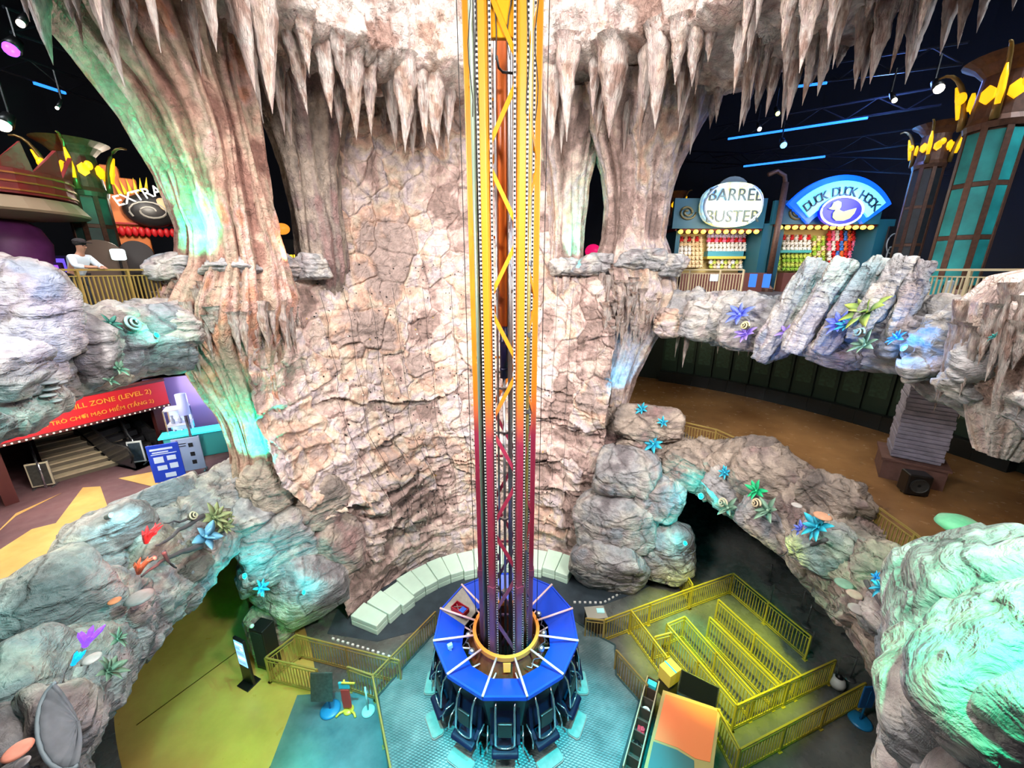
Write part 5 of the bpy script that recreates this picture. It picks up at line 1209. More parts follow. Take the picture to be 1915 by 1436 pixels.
for s_, z in (('BARREL', 0.42), ('BUSTER', -0.55)):
    obj('lettering', text_mesh(s_, 0.78, 0.03), mat('sign_letter_grey', rgb(60, 70, 66), 0.5), bs, loc=(0.05, -0.06, z), rot=(R(90), 0, 0))
lamp('POINT', 'barrel_sign_light', (o.x, o.y - 1.0, o.z), 60, (0.7, 0.85, 1.0), size=0.5)
# blue arch sign
o = S(1556, 398, -0.5); ds = thing('arch_sign', 'glowing cyan arch sign reading DUCK DUCK HOOK over a blue oval', 'sign', (o.x, o.y, o.z))
def arch(r0, r1, a0, a1, n=24): return [(r1 * math.cos(a), 0, r1 * math.sin(a)) for a in np.linspace(a0, a1, n)] + [(r0 * math.cos(a), 0, r0 * math.sin(a)) for a in np.linspace(a1, a0, n)]
zc_ = -58 * sc; r0, r1 = 72 * sc, 108 * sc
v, f = [], []; n = 28
for i, a in enumerate(np.linspace(R(42), R(138), n)):
    for q in (r0, r1):
        for y in (0, 0.2): v.append((q * math.cos(a) * 0.98, y, q * math.sin(a) + zc_))
for i in range(n - 1):
    b = i * 4; c_ = b + 4; f += [(b, c_, c_ + 2, b + 2), (b + 1, b + 3, c_ + 3, c_ + 1), (b, b + 1, c_ + 1, c_), (b + 2, c_ + 2, c_ + 3, b + 3)]
f += [(0, 2, 3, 1), (n * 4 - 4, n * 4 - 3, n * 4 - 1, n * 4 - 2)]
MB().add(v, f).build('arch_board', glow('arch_cyan_glow', rgb(110, 215, 240), 0.6), ds)
v2 = [(x * (1.06 if True else 1), y + 0.16, (z - zc_) * 1.06 + zc_) for x, y, z in v]
v2 = []
for i, a in enumerate(np.linspace(R(37), R(143), n)):
    for q in (r0 - 9 * sc, r1 + 10 * sc):
        for y in (0.1, 0.3): v2.append((q * math.cos(a) * 0.98, y, q * math.sin(a) + zc_))
MB().add(v2, f).build('arch_border', glow('arch_blue_glow', rgb(10, 80, 240), 1.0), ds)
word = 'DUCK DUCK HOOK'
for i, ch in enumerate(word):
    if ch == ' ': continue
    a = R(133 - (133 - 47) * i / (len(word) - 1)); q = (r0 + r1) / 2
    obj('lettering', text_mesh(ch, 0.58, 0.03), mat('sign_letter_navy', rgb(14, 40, 70), 0.5), ds, loc=(q * math.cos(a) * 0.98, -0.05, q * math.sin(a) + zc_), rot=(R(90), -(a - math.pi / 2), 0))
el = lambda w, h, y, n=36: [(w * math.cos(2 * math.pi * i / n), y, h * math.sin(2 * math.pi * i / n)) for i in range(n)]
MB().extr(el(39 * sc, 25 * sc, -0.1), (0, 0.15, 0)).build('oval_board', glow('oval_blue_glow', rgb(10, 14, 190), 0.8), ds)
MB().path([(37 * sc * math.cos(t), -0.13, 23.5 * sc * math.sin(t)) for t in np.linspace(0, 2 * math.pi, 41)], 0.05, 5).build('oval_rim', glow('oval_rim_glow', rgb(150, 160, 255), 1.5), ds)
duck = [(-26, 4), (-21, 7), (-19, 14), (-12, 17), (-5, 14), (-4, 7), (-6, 2), (2, -1), (12, 2), (24, 5), (22, -4), (16, -12), (6, -16), (-8, -16), (-15, -11), (-16, -4), (-13, 2), (-19, 2)]
MB().extr([(x * sc, -0.16, z * sc) for x, z in duck], (0, 0.06, 0)).build('duck_emblem', mat('duck_olive', rgb(140, 150, 96), 0.5), ds)
lamp('POINT', 'arch_sign_light', (o.x, o.y - 1.0, o.z + 1.2), 130, (0.1, 0.4, 1.0), size=0.6)
p = S(1432, 500, -0.4); dp = thing('lamp_post', 'dark brown post standing between the two game stalls', 'post', (p.x, p.y, 12.0))
MB().tube((0, 0, 0), (0, 0, 5.2), 0.14, 12).build('pole', M_BRONZE, dp, True); MB().path([(0, 0, 5.1), (-0.1, 0, 5.5), (-0.5, 0, 5.7), (-0.9, 0, 5.55)], 0.1, 8).build('bracket', M_BRONZE, dp, True)
MB().lathe([(0, 0), (0.3, 0), (0.3, 0.15), (0.16, 0.3), (0, 0.3)], 16).build('base', M_BRONZE, dp)
p = S(1648, 462, -0.4); sb = thing('menu_board', 'black board with a white swirl mark right of the arch stall', 'sign', (p.x, p.y, 12.0))
a_, b_ = S(1636, 505), S(1672, 425); MB().box((0, 0, (a_.z + b_.z) / 2 - 12), (b_.x - a_.x, 0.1, b_.z - a_.z)).box((0, 0.1, 0.5), (0.6, 0.4, 1.0)).build('board', mat('board_black', rgb(12, 14, 18), 0.5), sb)
MB().path([(0.05 + (0.3 - 0.008 * k) * math.cos(k * 0.35), -0.07, (a_.z + b_.z) / 2 - 12 + 0.3 * math.sin(k * 0.35) + 0.55 - 0.035 * k) for k in range(32)], 0.035, 5).build('swirl_mark', mat('chalk_grey', rgb(120, 124, 124), 0.7), sb)
for i, u in enumerate((1411, 1437)):
    ph = phi_of(Pr(u, 505, 9.45)); q = pol(ph, 9.45, 12.75); o = bevel(MB().box((0, 0, 0), (0.26, 0.02, 0.44), -R(ph)).build('hanging_notice', mat('bright_blue_notice', rgb(40, 110, 220), 0.5), None, loc=q), 0.01)
    props(o, ('blue notice hung on the pale balustrade, left of two', 'blue notice hung on the pale balustrade, right of two')[i], 'notice')
for i, (u, v, w_, h_, c) in enumerate(((1335, 522, 0.3, 0.24, (190, 220, 235)),)):
    ph = phi_of(Pr(u, v, 9.45)); o = MB().box((0, 0, 0), (w_, 0.02, h_), -R(ph)).build('hanging_notice', mat('pale_notice', rgb(*c), 0.5), None, loc=pol(ph, 9.45, 12.82)); props(o, 'small pale notice hung on the right balustrade', 'notice')
for i, (u, v) in enumerate(((1758, 530), (1736, 535), (1800, 528))):
    p = Pr(u, v, (11.0, 10.5, 10.6)[i]); b = thing('box_chair', ('teal box seat behind the far right balustrade', 'second teal box seat behind the far right balustrade', 'pale box seat behind the far right balustrade')[i], 'seat', (p[0], p[1], 12.0), 0.3 * i)
    mm = (mat('box_teal', rgb(60, 150, 150), 0.5), mat('box_teal'), mat('box_pale', rgb(180, 190, 190), 0.5))[i]
    bevel(MB().box((0, 0, 0.24), (0.55, 0.45, 0.44)).build('seat_box', mm, b), 0.03); bevel(MB().box((0, 0.2, 0.65), (0.55, 0.08, 0.42)).build('backrest', mm, b), 0.03)

# prize claw machine seen through the gap right of the tower
p = Pr(1108, 455, 15.5); cm = thing('prize_machine', 'red and white prize machine with a pink balloon top between the columns', 'prize machine', (p[0], p[1], 12.0))
bevel(MB().box((0, 0, 0.9), (0.9, 0.8, 1.7)).build('cabinet', mat('machine_red', rgb(210, 60, 50), 0.4), cm), 0.04)
MB().box((0, -0.41, 1.2), (0.7, 0.02, 0.7)).build('window', glow('machine_window', rgb(255, 230, 190), 1.5), cm)
MB().ball((0.05, 0, 2.15), 0.46, 14, 10, (1, 1, 0.85)).build('balloon_head', glow('machine_pink', rgb(226, 24, 100), 0.7), cm, True)
# lit shop sign seen through the left gap
p = Pr(540, 440, 20); sg = thing('wheel_stand', 'dark stand with a golden lit wheel seen left of the climbing wall', 'stand', (p[0], p[1], 12.0))
MB().box((0, 0, 1.4), (1.7, 0.8, 2.8)).build('cabinet', M_BLK, sg)
for k in range(4): MB().box((-0.45 + 0.3 * k, -0.42, 1.8), (0.22, 0.04, 0.3)).build('lit_letter', glow('letter_gold', rgb(255, 190, 40), 2.0), sg)
for k in range(3): MB().box((-0.35 + 0.3 * k, -0.42, 1.1), (0.2, 0.04, 0.16)).build('lit_tile', glow('tile_white', rgb(235, 235, 225), 1.2), sg)
MB().ball((-0.3, -0.1, 3.4), 0.4, 12, 8, (1.2, 0.6, 0.8)).build('lamp_cloud', glow('cloud_orange', rgb(240, 150, 50), 0.8), sg, True)

# ------------------------------------------------------------------ upper left: pavilion, sign, pods, person
p = Pr(-5, 440, 13.5); pv = thing('carousel_pavilion', 'red crowned pavilion with beige awning and purple drum at the left edge', 'pavilion', (p[0], p[1], 12.0), R(20))
kx = depth(p) / FPX; r_ = 118 * kx
zv = lambda v: Pr(-5, v, 13.5)[2] - 12.0
M_RED = mat('pavilion_red', rgb(150, 34, 36), 0.5, noise=0.2, nscale=3); M_BEI = mat('awning_beige', rgb(170, 146, 118), 0.7); M_PUR = mat('drum_purple', rgb(110, 50, 110), 0.5, noise=0.2, nscale=3)
MB().lathe([(r_ * 0.96, zv(372)), (r_, zv(372)), (r_ * 1.0, zv(330)), (r_ * 0.96, zv(330))], 28).build('crown_band', M_RED, pv)
for z in (zv(366), zv(352), zv(338)): MB().lathe([(r_ * 0.99, z - 0.02), (r_ * 1.02, z - 0.02), (r_ * 1.02, z + 0.02), (r_ * 0.99, z + 0.02)], 28).build('gold_line', mat('gold_trim', rgb(180, 110, 50), 0.4, 0.4), pv)
for k in range(14):
    a0 = 2 * math.pi * k / 14; a1 = a0 + 2 * math.pi / 14; q = lambda a, rr_, z: (rr_ * math.cos(a), rr_ * math.sin(a), z)
    MB().add([q(a0, r_, zv(332)), q(a1, r_, zv(332)), q(a1 - 0.1, r_ * 1.08, zv(284)), q(a0, r_ * 0.95, zv(332)), q(a1, r_ * 0.95, zv(332)), q(a1 - 0.1, r_ * 1.03, zv(284))], [(0, 1, 2), (3, 5, 4), (0, 2, 5, 3), (1, 4, 5, 2), (0, 3, 4, 1)]).build('crown_point', M_RED, pv)
MB().lathe([(0.3, zv(372)), (r_ * 1.0, zv(376)), (r_ * 1.12, zv(398)), (r_ * 1.1, zv(402)), (0.5, zv(412))], 28).build('awning', M_BEI, pv)
MB().lathe([(0.35, 0.0), (0.75, 0.25), (0.95, zv(455)), (0.8, zv(425)), (0.6, zv(412)), (0.3, zv(412))], 24).build('drum', M_PUR, pv, True)
for i, (u, v, w_, h_, c) in enumerate(((98, 478, 0.5, 1.3, (120, 60, 190)), (114, 470, 0.5, 1.5, (80, 60, 170)), (60, 485, 0.6, 1.2, (150, 50, 150)))):
    p = Pr(u, 520, 13.0 + 0.5 * i); g_ = thing('arcade_cabinet', ('violet lit arcade cabinet beside the person', 'blue violet arcade cabinet behind the person', 'magenta lit arcade cabinet below the pavilion')[i], 'arcade cabinet', (p[0], p[1], 12.0), R(40))
    bevel(MB().extr([(-w_ / 2, 0.3, 0), (-w_ / 2, -0.3, 0), (-w_ / 2, -0.3, h_ * 0.55), (-w_ / 2, -0.05, h_ * 0.65), (-w_ / 2, -0.15, h_), (-w_ / 2, 0.3, h_)], (w_, 0, 0)).build('cabinet', mat('cabinet_dark_%d' % i, rgb(*[x // 2 for x in c]), 0.4), g_), 0.02)
    MB().box((0, -0.12, h_ * 0.82), (w_ * 0.8, 0.06, h_ * 0.25)).build('screen', glow('violet_screen_%d' % i, rgb(*c), 1.6), g_)
p = Pr(285, 455, 16.0); ex = thing('tilted_sign', 'tilted black sign with white letters EXTRAO, yellow spikes and red valance', 'sign', (p[0], p[1], 12.0), R(38)); kx = depth(p) / FPX
zv = lambda v: Pr(285, v, 16.0)[2] - 12.0
bevel(MB().box((-0.8, 0.5, zv(395) / 2 + 0.4), (1.5, 0.5, zv(320))).box((-0.75, 0.5, zv(330)), (0.5, 0.5, 0.5)).build('orange_facade', mat('facade_orange', rgb(224, 126, 66), 0.6), ex), 0.05)
MB().ball((0.2, 0, zv(395)), 1.0, 20, 12, (0.85, 0.35, 0.62)).build('dark_oval', mat('oval_black', rgb(40, 38, 40), 0.4, noise=0.4, nscale=3), ex, True)
MB().path([(0.2 + (0.15 + 0.02 * k) * math.cos(k * 0.4), -0.36 + 0.003 * k, zv(395) - 0.05 + (0.1 + 0.012 * k) * math.sin(k * 0.4)) for k in range(26)], 0.035, 5).build('swirl', mat('swirl_grey', rgb(150, 146, 140), 0.5), ex)
MB().ball((0.6, -0.2, zv(385)), 0.26, 12, 8, (1, 0.5, 1.1)).build('face_disc', mat('beige_disc', rgb(206, 170, 130), 0.6), ex, True)
obj('lettering', text_mesh('EXTRAO', 0.5, 0.05), glow('letter_white', rgb(240, 240, 235), 1.0), ex, loc=(0.15, -0.42, zv(368)), rot=(R(90), R(-22), 0))
for k in range(6): MB().tube((-0.55 + 0.15 * k, -0.1, zv(372) + 0.05 * k), (-0.7 + 0.2 * k, -0.1, zv(350) + 0.04 * k + 0.1), 0.07, 6, 0.005).build('spike', mat('spike_yellow', rgb(230, 205, 50), 0.5), ex)
MB().box((0.2, 0.1, zv(420)), (2.6, 0.1, 0.06)).build('valance_rail', mat('valance_red', rgb(170, 26, 34), 0.5), ex)
for k in range(14): MB().ball((-1.0 + 0.19 * k, 0.1, zv(434)), 0.13, 8, 6, (0.8, 0.5, 1.4)).build('valance_tassel', mat('tassel_red', rgb(200, 24, 34), 0.5), ex, True)
MB().box((0.2, 0.6, 0.8), (2.6, 0.6, 1.6)).build('counter', mat('counter_plum', rgb(60, 30, 40), 0.5), ex)
lamp('POINT', 'added_sign_fill', (p[0] + 1.2, p[1] - 1.6, 15.6), 160, (1, 0.9, 0.75), size=0.3)  # added lamp that brightens the sign, no fitting there
for i, (u, v, w_, c) in enumerate(((190, 482, 66, (96, 78, 66)), (258, 484, 48, (74, 68, 66)))):
    p = Pr(u, v, 11.4); kx = depth(p) / FPX; rr_ = w_ / 2 * kx; pod = thing('pod_seat', ('larger brown round-backed pod seat behind the left balustrade', 'smaller grey round-backed pod seat behind the left balustrade')[i], 'seat', (p[0], p[1], 12.0), R(35)); hh = p[2] - 12 + 32 * kx
    MB().extr([(rr_ * math.cos(t), 0, hh - rr_ + rr_ * math.sin(t)) for t in np.linspace(0, math.pi, 16)] + [(-rr_, 0, 0.1), (rr_, 0, 0.1)], (0, 0.16, 0)).build('back_shell', mat('pod_%d' % i, rgb(*c), 0.35), pod)
    bevel(MB().box((0, 0.5, 0.25), (rr_ * 1.7, 0.8, 0.4)).build('cushion', mat('pod_cushion', rgb(60, 50, 50), 0.7), pod), 0.05)
p = Pr(221, 476, 11.0); o = thing('ball_lamp', 'bright white lamp between the two pod seats', 'lamp', (p[0], p[1], 12.0))
MB().tube((0, 0, 0), (0, 0, p[2] - 12.1), 0.03, 8).build('pole', M_BLK, o); bevel(MB().box((0, 0, p[2] - 12), (0.3, 0.2, 0.3)).build('lamp_head', glow('lamp_white', rgb(225, 245, 245), 1.2), o), 0.05)

# person leaning on the balustrade
def skin_mesh(name, verts, edges, rad, m, parent, sub=2):
    me = bpy.data.meshes.new(name); me.from_pydata(verts, edges, []); me.materials.append(m)
    o = bpy.data.objects.new(name, me); COL.objects.link(o); o.parent = parent
    o.modifiers.new('skin', 'SKIN'); sv = me.skin_vertices[0].data
    for i, r_ in enumerate(rad): sv[i].radius = (r_, r_) if not hasattr(r_, '__len__') else r_
    sv[0].use_root = True
    ss = o.modifiers.new('sub', 'SUBSURF'); ss.levels = sub; ss.render_levels = sub
    return o
p = Pr(152, 520, 10.05); pe = thing('person', 'person in a white shirt and dark cap leaning on the left balustrade', 'person', (p[0], p[1], 12.0), math.atan2(CX - p[0], p[1] - CY))
M_SKIN = mat('skin', rgb(176, 128, 104), 0.6); M_SHIRT = mat('white_shirt', rgb(206, 216, 226), 0.8); M_TROU = mat('dark_trousers', rgb(36, 38, 48), 0.8); M_CAP = mat('dark_cap', rgb(40, 34, 36), 0.8)
# local frame: -y towards the atrium
BV = [(0, 0.10, 0.95), (0, 0.02, 1.15), (0, -0.10, 1.38), (0, -0.15, 1.47), (0, -0.19, 1.54), (0, -0.22, 1.62), (0, -0.20, 1.72),
      (0.18, -0.12, 1.38), (0.27, -0.24, 1.18), (0.16, -0.46, 1.15), (0.10, -0.54, 1.15), (-0.18, -0.12, 1.38), (-0.27, -0.24, 1.18), (-0.12, -0.46, 1.16), (-0.05, -0.54, 1.16),
      (0.10, 0.12, 0.90), (0.11, 0.02, 0.50), (0.11, 0.10, 0.09), (0.12, -0.08, 0.04), (-0.10, 0.12, 0.90), (-0.11, 0.06, 0.50), (-0.11, 0.14, 0.09), (-0.12, -0.04, 0.04)]
BE = [(0, 1), (1, 2), (2, 3), (3, 4), (4, 5), (5, 6), (2, 7), (7, 8), (8, 9), (9, 10), (2, 11), (11, 12), (12, 13), (13, 14), (0, 15), (15, 16), (16, 17), (17, 18), (0, 19), (19, 20), (20, 21), (21, 22)]
BR = [0.14, 0.13, 0.14, 0.06, 0.075, 0.095, 0.075, 0.06, 0.045, 0.035, 0.03, 0.06, 0.045, 0.035, 0.03, 0.09, 0.06, 0.04, 0.035, 0.09, 0.06, 0.04, 0.035]
skin_mesh('body', BV, BE, BR, M_SKIN, pe)
ti = [0, 1, 2, 7, 8, 11, 12]; mp = {a: i for i, a in enumerate(ti)}
tv = [BV[i] for i in ti] + [(0.2, -0.38, 1.165), (-0.18, -0.38, 1.165)]
skin_mesh('shirt', tv, [(0, 1), (1, 2), (2, 3), (3, 4), (2, 5), (5, 6), (4, 7), (6, 8)], [0.165, 0.155, 0.165, 0.085, 0.068, 0.085, 0.068, 0.055, 0.055], M_SHIRT, pe)
li = [0, 15, 16, 17, 19, 20, 21]; skin_mesh('trousers', [BV[i] for i in li], [(0, 1), (1, 2), (2, 3), (0, 4), (4, 5), (5, 6)], [0.16, 0.105, 0.08, 0.07, 0.105, 0.08, 0.07], M_TROU, pe)
MB().ball((0, -0.20, 1.70), 0.112, 14, 8, (1, 1.08, 0.75)).build('hair', mat('dark_hair', rgb(26, 22, 22), 0.7), pe, True)
MB().ball((0, -0.205, 1.735), 0.118, 14, 8, (1, 1.1, 0.6)).box((0, -0.34, 1.705), (0.18, 0.14, 0.015)).build('cap', M_CAP, pe, True)
for sx in (-1, 1):
    for k in range(4): MB().path([(sx * 0.03 + sx * 0.018 * k, -0.54, 1.15), (sx * 0.02 + sx * 0.02 * k, -0.60, 1.145), (sx * 0.02 + sx * 0.02 * k, -0.625, 1.12)], 0.009, 5).build('finger', M_SKIN, pe, True)
    MB().ball((sx * 0.038, -0.315, 1.64), 0.012, 6, 4).build('eye', M_BLK, pe, True)
MB().ball((0, -0.325, 1.60), 0.02, 6, 5, (0.8, 1, 1.2)).build('nose', M_SKIN, pe, True)

# ------------------------------------------------------------------ middle left: stairs, banner, boards
a, b = Vector(Pz(95, 905, 6.0)), Vector(Pz(248, 862, 6.0)); ex_ = (b - a); Wst = ex_.length; ang = math.atan2(ex_.y, ex_.x)
sr = thing('staircase', 'wide pale staircase rising under the red banner', 'stairs', (a.x, a.y, 6.0), ang)
M_STEP = mat('pale_stone_step', rgb(170, 156, 132), 0.5, noise=0.1); M_RISE = mat('dark_riser', rgb(84, 76, 64), 0.6)
for i in range(14):
    MB().box((Wst / 2, 0.30 * i + 0.15, 0.17 * i + 0.065), (Wst, 0.30, 0.13)).build('riser', M_RISE, sr)
    MB().box((Wst / 2, 0.30 * i + 0.14, 0.17 * i + 0.15), (Wst, 0.33, 0.04)).build('tread', M_STEP, sr)
for x in (-0.12, Wst + 0.12):
    MB().extr([(x - 0.05, -0.2, 0), (x - 0.05, 0.1, 0), (x - 0.05, 4.3, 2.35), (x - 0.05, 4.3, 3.2), (x - 0.05, 0.2, 0.95), (x - 0.05, -0.2, 0.9)], (0.06, 0, 0)).build('glass_balustrade', mat('smoked_glass', rgb(40, 40, 44), 0.1), sr)
    MB().path([(x, -0.25, 0.0), (x, -0.25, 0.92), (x, 0.2, 1.0), (x, 4.3, 3.25)], 0.035, 8).build('handrail', M_CHROME, sr, True)
a, b = Vector(Pz(-90, 822, 8.55)), Vector(Pz(312, 733, 8.55)); dv = b - a; Lb = dv.length; ang = math.atan2(dv.y, dv.x)
bn = thing('banner', 'long red fascia banner with gold lettering above the staircase', 'banner', (a.x, a.y, 8.0), ang)
bevel(MB().box((Lb / 2, 0.15, 0.55), (Lb, 0.3, 0.95)).build('panel', mat('banner_red', rgb(176, 22, 34), 0.45), bn), 0.02)
for z in (0.05, 1.05): MB().box((Lb / 2, 0.12, z), (Lb, 0.34, 0.09)).build('trim', mat('banner_trim', rgb(70, 26, 26), 0.5), bn)
for k in range(34): MB().ball((Lb * (k + 0.5) / 34, -0.07, 0.05), 0.03, 6, 4).build('bulb', glow('bulb_white', rgb(200, 200, 190), 0.3), bn, True)
for s_, z, sz in (('WAY TO THRILL ZONE (LEVEL 2)', 0.72, 0.24), ('ĐƯỜNG LÊN TRÒ CHƠI MẠO HIỂM (TẦNG 2)', 0.34, 0.185)):
    me = text_mesh(s_, sz, 0.01, align='RIGHT'); obj('lettering', me, mat('gold_letter', rgb(222, 150, 50), 0.4, 0.2), bn, loc=(Lb - 0.45, -0.012, z), rot=(R(90), 0, 0))
xe = (Vector(Pz(16, 799, 8.55)) - a).length; MB().extr([(xe - 0.16, -0.02, 0.25), (xe + 0.16, -0.02, 0.25), (xe + 0.11, -0.02, 0.9), (xe - 0.11, -0.02, 0.9)], (0, -0.02, 0)).build('emblem', mat('emblem_grey', rgb(120, 112, 96), 0.5), bn)
for i, x in enumerate((0.6, Lb - 0.25)): MB().box((x, 0.6, -0.95), (0.3, 0.3, 2.1)).build('post', mat('banner_trim'), bn)
MB().box((Lb / 2, 1.2, 2.0), (Lb, 2.0, 1.6)).build('soffit', mat('soffit_brown', rgb(64, 46, 44), 0.7), bn)
# escalator to the right of the stairs
a, b = Vector(Pz(255, 880, 6.0)), Vector(Pz(330, 850, 6.0)); dv = b - a; ang = math.atan2(dv.y, dv.x); We = min(dv.length, 1.5)
es = thing('escalator', 'dark escalator with black handrails right of the staircase', 'escalator', (a.x, a.y, 6.0), ang)
MB().extr([(0, 0, 0), (0, 1.2, 0), (0, 5.2, 2.9), (0, 5.2, 2.2), (0, 1.6, -0.0)], (We, 0, 0)).build('truss', M_BLK, es)
for i in range(12): MB().box((We / 2, 1.0 + 0.33 * i, 0.1 + 0.23 * i), (We - 0.2, 0.32, 0.2)).build('step', mat('escalator_step', rgb(70, 70, 74), 0.4, 0.6), es)
for x in (0.0, We):
    MB().extr([(x - 0.02, 0, 0.1), (x - 0.02, 1.2, 0.2), (x - 0.02, 5.2, 3.0), (x - 0.02, 5.2, 3.8), (x - 0.02, 1.1, 0.95), (x - 0.02, 0.1, 0.9)], (0.04, 0, 0)).build('side_glass', mat('smoked_glass'), es)
    MB().path([(x, 0.1, 0.3), (x, -0.05, 0.6), (x, 0.1, 0.92), (x, 1.1, 0.98), (x, 5.2, 3.85)], 0.04, 8).build('handrail', M_CABLE, es, True)
# notice boards
def notice(u, v, w_, h_, z0, label, m, yaw, tiles, tm, name='notice_board', tilt=0):
    p = Pz(u, v, 6.0); t = thing(name, label, 'notice board', p, yaw)
    for x in (-w_ / 2 + 0.05, w_ / 2 - 0.05): MB().box((x, 0.08, (z0 + h_) / 2), (0.04, 0.04, z0 + h_)).box((x, 0.08, 0.015), (0.06, 0.4, 0.03)).build('leg', M_CHROME, t)
    bevel(MB().box((0, 0, z0 + h_ / 2), (w_, 0.05, h_)).build('board', m, t), 0.01)
    for x, z, a_, b_ in tiles: MB().box((x * w_, -0.03, z0 + z * h_), (a_ * w_, 0.012, b_ * h_)).build('print_block', tm, t)
    return t
notice(322, 903, 0.85, 1.35, 0.12, 'blue notice board with white blocks at the edge of the left middle gallery', mat('notice_blue', rgb(20, 60, 190), 0.4), R(28), [(-0.05, 0.88, 0.7, 0.05), (-0.1, 0.8, 0.5, 0.03), (-0.2, 0.6, 0.3, 0.16), (0.2, 0.62, 0.28, 0.12), (-0.15, 0.38, 0.3, 0.12), (0.22, 0.4, 0.26, 0.14), (0.05, 0.16, 0.34, 0.12), (0, 0.75, 0.8, 0.02)], mat('notice_white', rgb(190, 205, 235), 0.5))
notice(362, 884, 0.8, 1.25, 0.12, 'pale grey notice board with three dark figures beside the blue one', mat('notice_grey', rgb(150, 170, 205), 0.4), R(28), [(0.15, 0.78, 0.16, 0.12), (0.15, 0.5, 0.16, 0.12), (0.15, 0.25, 0.16, 0.12), (-0.2, 0.85, 0.4, 0.02), (-0.2, 0.78, 0.36, 0.02)], mat('notice_black', rgb(20, 22, 28), 0.5))
notice(262, 868, 0.45, 0.85, 0.10, 'small framed poster stand in a white frame by the escalator', mat('frame_white', rgb(190, 196, 200), 0.5), R(20), [(0, 0.5, 0.8, 0.86)], mat('poster_dark', rgb(44, 60, 72), 0.5, noise=0.5, nscale=12))
notice(84, 912, 0.55, 0.85, 0.08, 'small dark framed stand at the foot of the staircase', mat('frame_cream', rgb(170, 160, 140), 0.5), R(28), [(0, 0.5, 0.84, 0.88)], mat('poster_black', rgb(48, 48, 46), 0.5, noise=0.5, nscale=12))
# glass display cases and cyan counter near the green column
p = Pz(352, 850, 6.0); dc = thing('display_case', 'tall glass display case lit white beside the blue notice board', 'display case', p, R(30))
for x in (-0.35, 0.35):
    for y in (-0.3, 0.3): MB().box((x, y, 1.0), (0.04, 0.04, 2.0)).build('frame_post', M_CHROME, dc)
for z in (0.1, 0.75, 1.35, 1.98): MB().box((0, 0, z), (0.74, 0.64, 0.04)).build('shelf', mat('shelf_white', rgb(200, 205, 215), 0.4), dc)
MB().box((0, 0.3, 1.0), (0.7, 0.02, 1.9)).build('back_panel', glow('case_glow', rgb(170, 185, 225), 0.7), dc)
for z in (0.2, 0.85, 1.45):
    for x in (-0.2, 0.02, 0.22): MB().lathe([(0, 0), (0.06, 0), (0.07, 0.12), (0.03, 0.2), (0.05, 0.3), (0, 0.32)], 10, (x, 0.0, z - 0.06)).build('trophy', mat('trophy_glass', rgb(190, 200, 225), 0.2), dc, True)
p = Pz(345, 770, 8.0); p = np.array([p[0], p[1], 6.0]); sp_ = thing('spot_cylinder', 'glowing pale cylinder lamp above the display case', 'lamp', p)
MB().tube((0, 0, 0), (0, 0, 1.9), 0.05, 8).build('pole', M_CHROME, sp_); MB().tube((0, 0, 1.9), (0, 0, 2.7), 0.17, 16).build('lamp_tube', glow('tube_glow', rgb(170, 180, 240), 0.5), sp_, True)
p = Pz(405, 850, 6.0); cc = thing('counter', 'cyan lit reception counter behind the green dripstone column', 'counter', p, R(30))
bevel(MB().box((-0.3, 0.3, 0.5), (2.4, 0.5, 1.0)).build('body', mat('counter_cyan', rgb(60, 170, 176), 0.4), cc), 0.03); MB().box((-0.3, 0.3, 1.02), (2.6, 0.7, 0.06)).build('top', glow('counter_glow', rgb(60, 220, 230), 0.7), cc)
MB().box((-0.3, 1.6, 1.5), (3.4, 0.1, 3.0)).build('back_wall', mat('lavender_wall', rgb(150, 130, 180), 0.6), cc)
lamp('POINT', 'counter_light', (p[0] - 0.3, p[1] + 0.6, 8.6), 70, (0.6, 0.6, 1.0), size=0.3)
lamp('AREA', 'added_stair_fill', (-15.0, 13.0, 10.6), 520, (1.0, 0.9, 0.75), (-14.5, 12, 6), 3)  # fill added above the stairs, which came out dark
lamp('POINT', 'added_stair_foot_fill', (-13.2, 10.2, 9.6), 480, (1.0, 0.92, 0.8), size=0.4)  # second added lamp, set in front to brighten the steps

# ------------------------------------------------------------------ middle right: stone pillars, dark panels, speaker
M_SLAB = mat('slate_course', rgb(124, 124, 144), 0.6, noise=0.25, nscale=4); M_SLAB2 = mat('brown_course', rgb(96, 70, 66), 0.7, noise=0.2, nscale=4)
def stone_pillar(u, v, w_, label):
    p = Pz(u, v, 6.0); kx = depth(p) / FPX; W = w_ * kx; t = thing('stone_pillar', label, 'pillar', p, R(-38))
    MB().box((0, 0, 0.35), (W * 1.25, W * 1.25, 0.7)).box((0, 0, 0.74), (W * 1.35, W * 1.35, 0.08)).build('plinth', M_SLAB2, t)
    z = 0.8; k = 0
    while z < 4.3:
        h = 0.12 + 0.05 * rng.random(); s_ = 1 + rng.uniform(-0.03, 0.03); bevel(MB().box((rng.uniform(-.01, .01), rng.uniform(-.01, .01), z + h / 2), (W * s_, W * s_, h - 0.015)).build('stone_course', M_SLAB, t), 0.012, 1); z += h; k += 1
    MB().box((0, 0, z + 0.2), (W * 1.15, W * 1.15, 0.4)).build('head', M_SLAB2, t); MB().box((0, 0, (z + 5.3) / 2 + 0.2), (W, W, max(0.1, 5.3 - z - 0.4))).build('neck', M_SLAB2, t)
stone_pillar(1694, 888, 66, 'near pillar of thin slate courses on the right middle floor')
stone_pillar(1592, 772, 36, 'far pillar of slate courses in the shade of the right middle floor')
p = Pz(1704, 922, 6.0); sk = thing('floor_speaker', 'squat black loudspeaker beside the near slate pillar', 'speaker', p, R(-20))
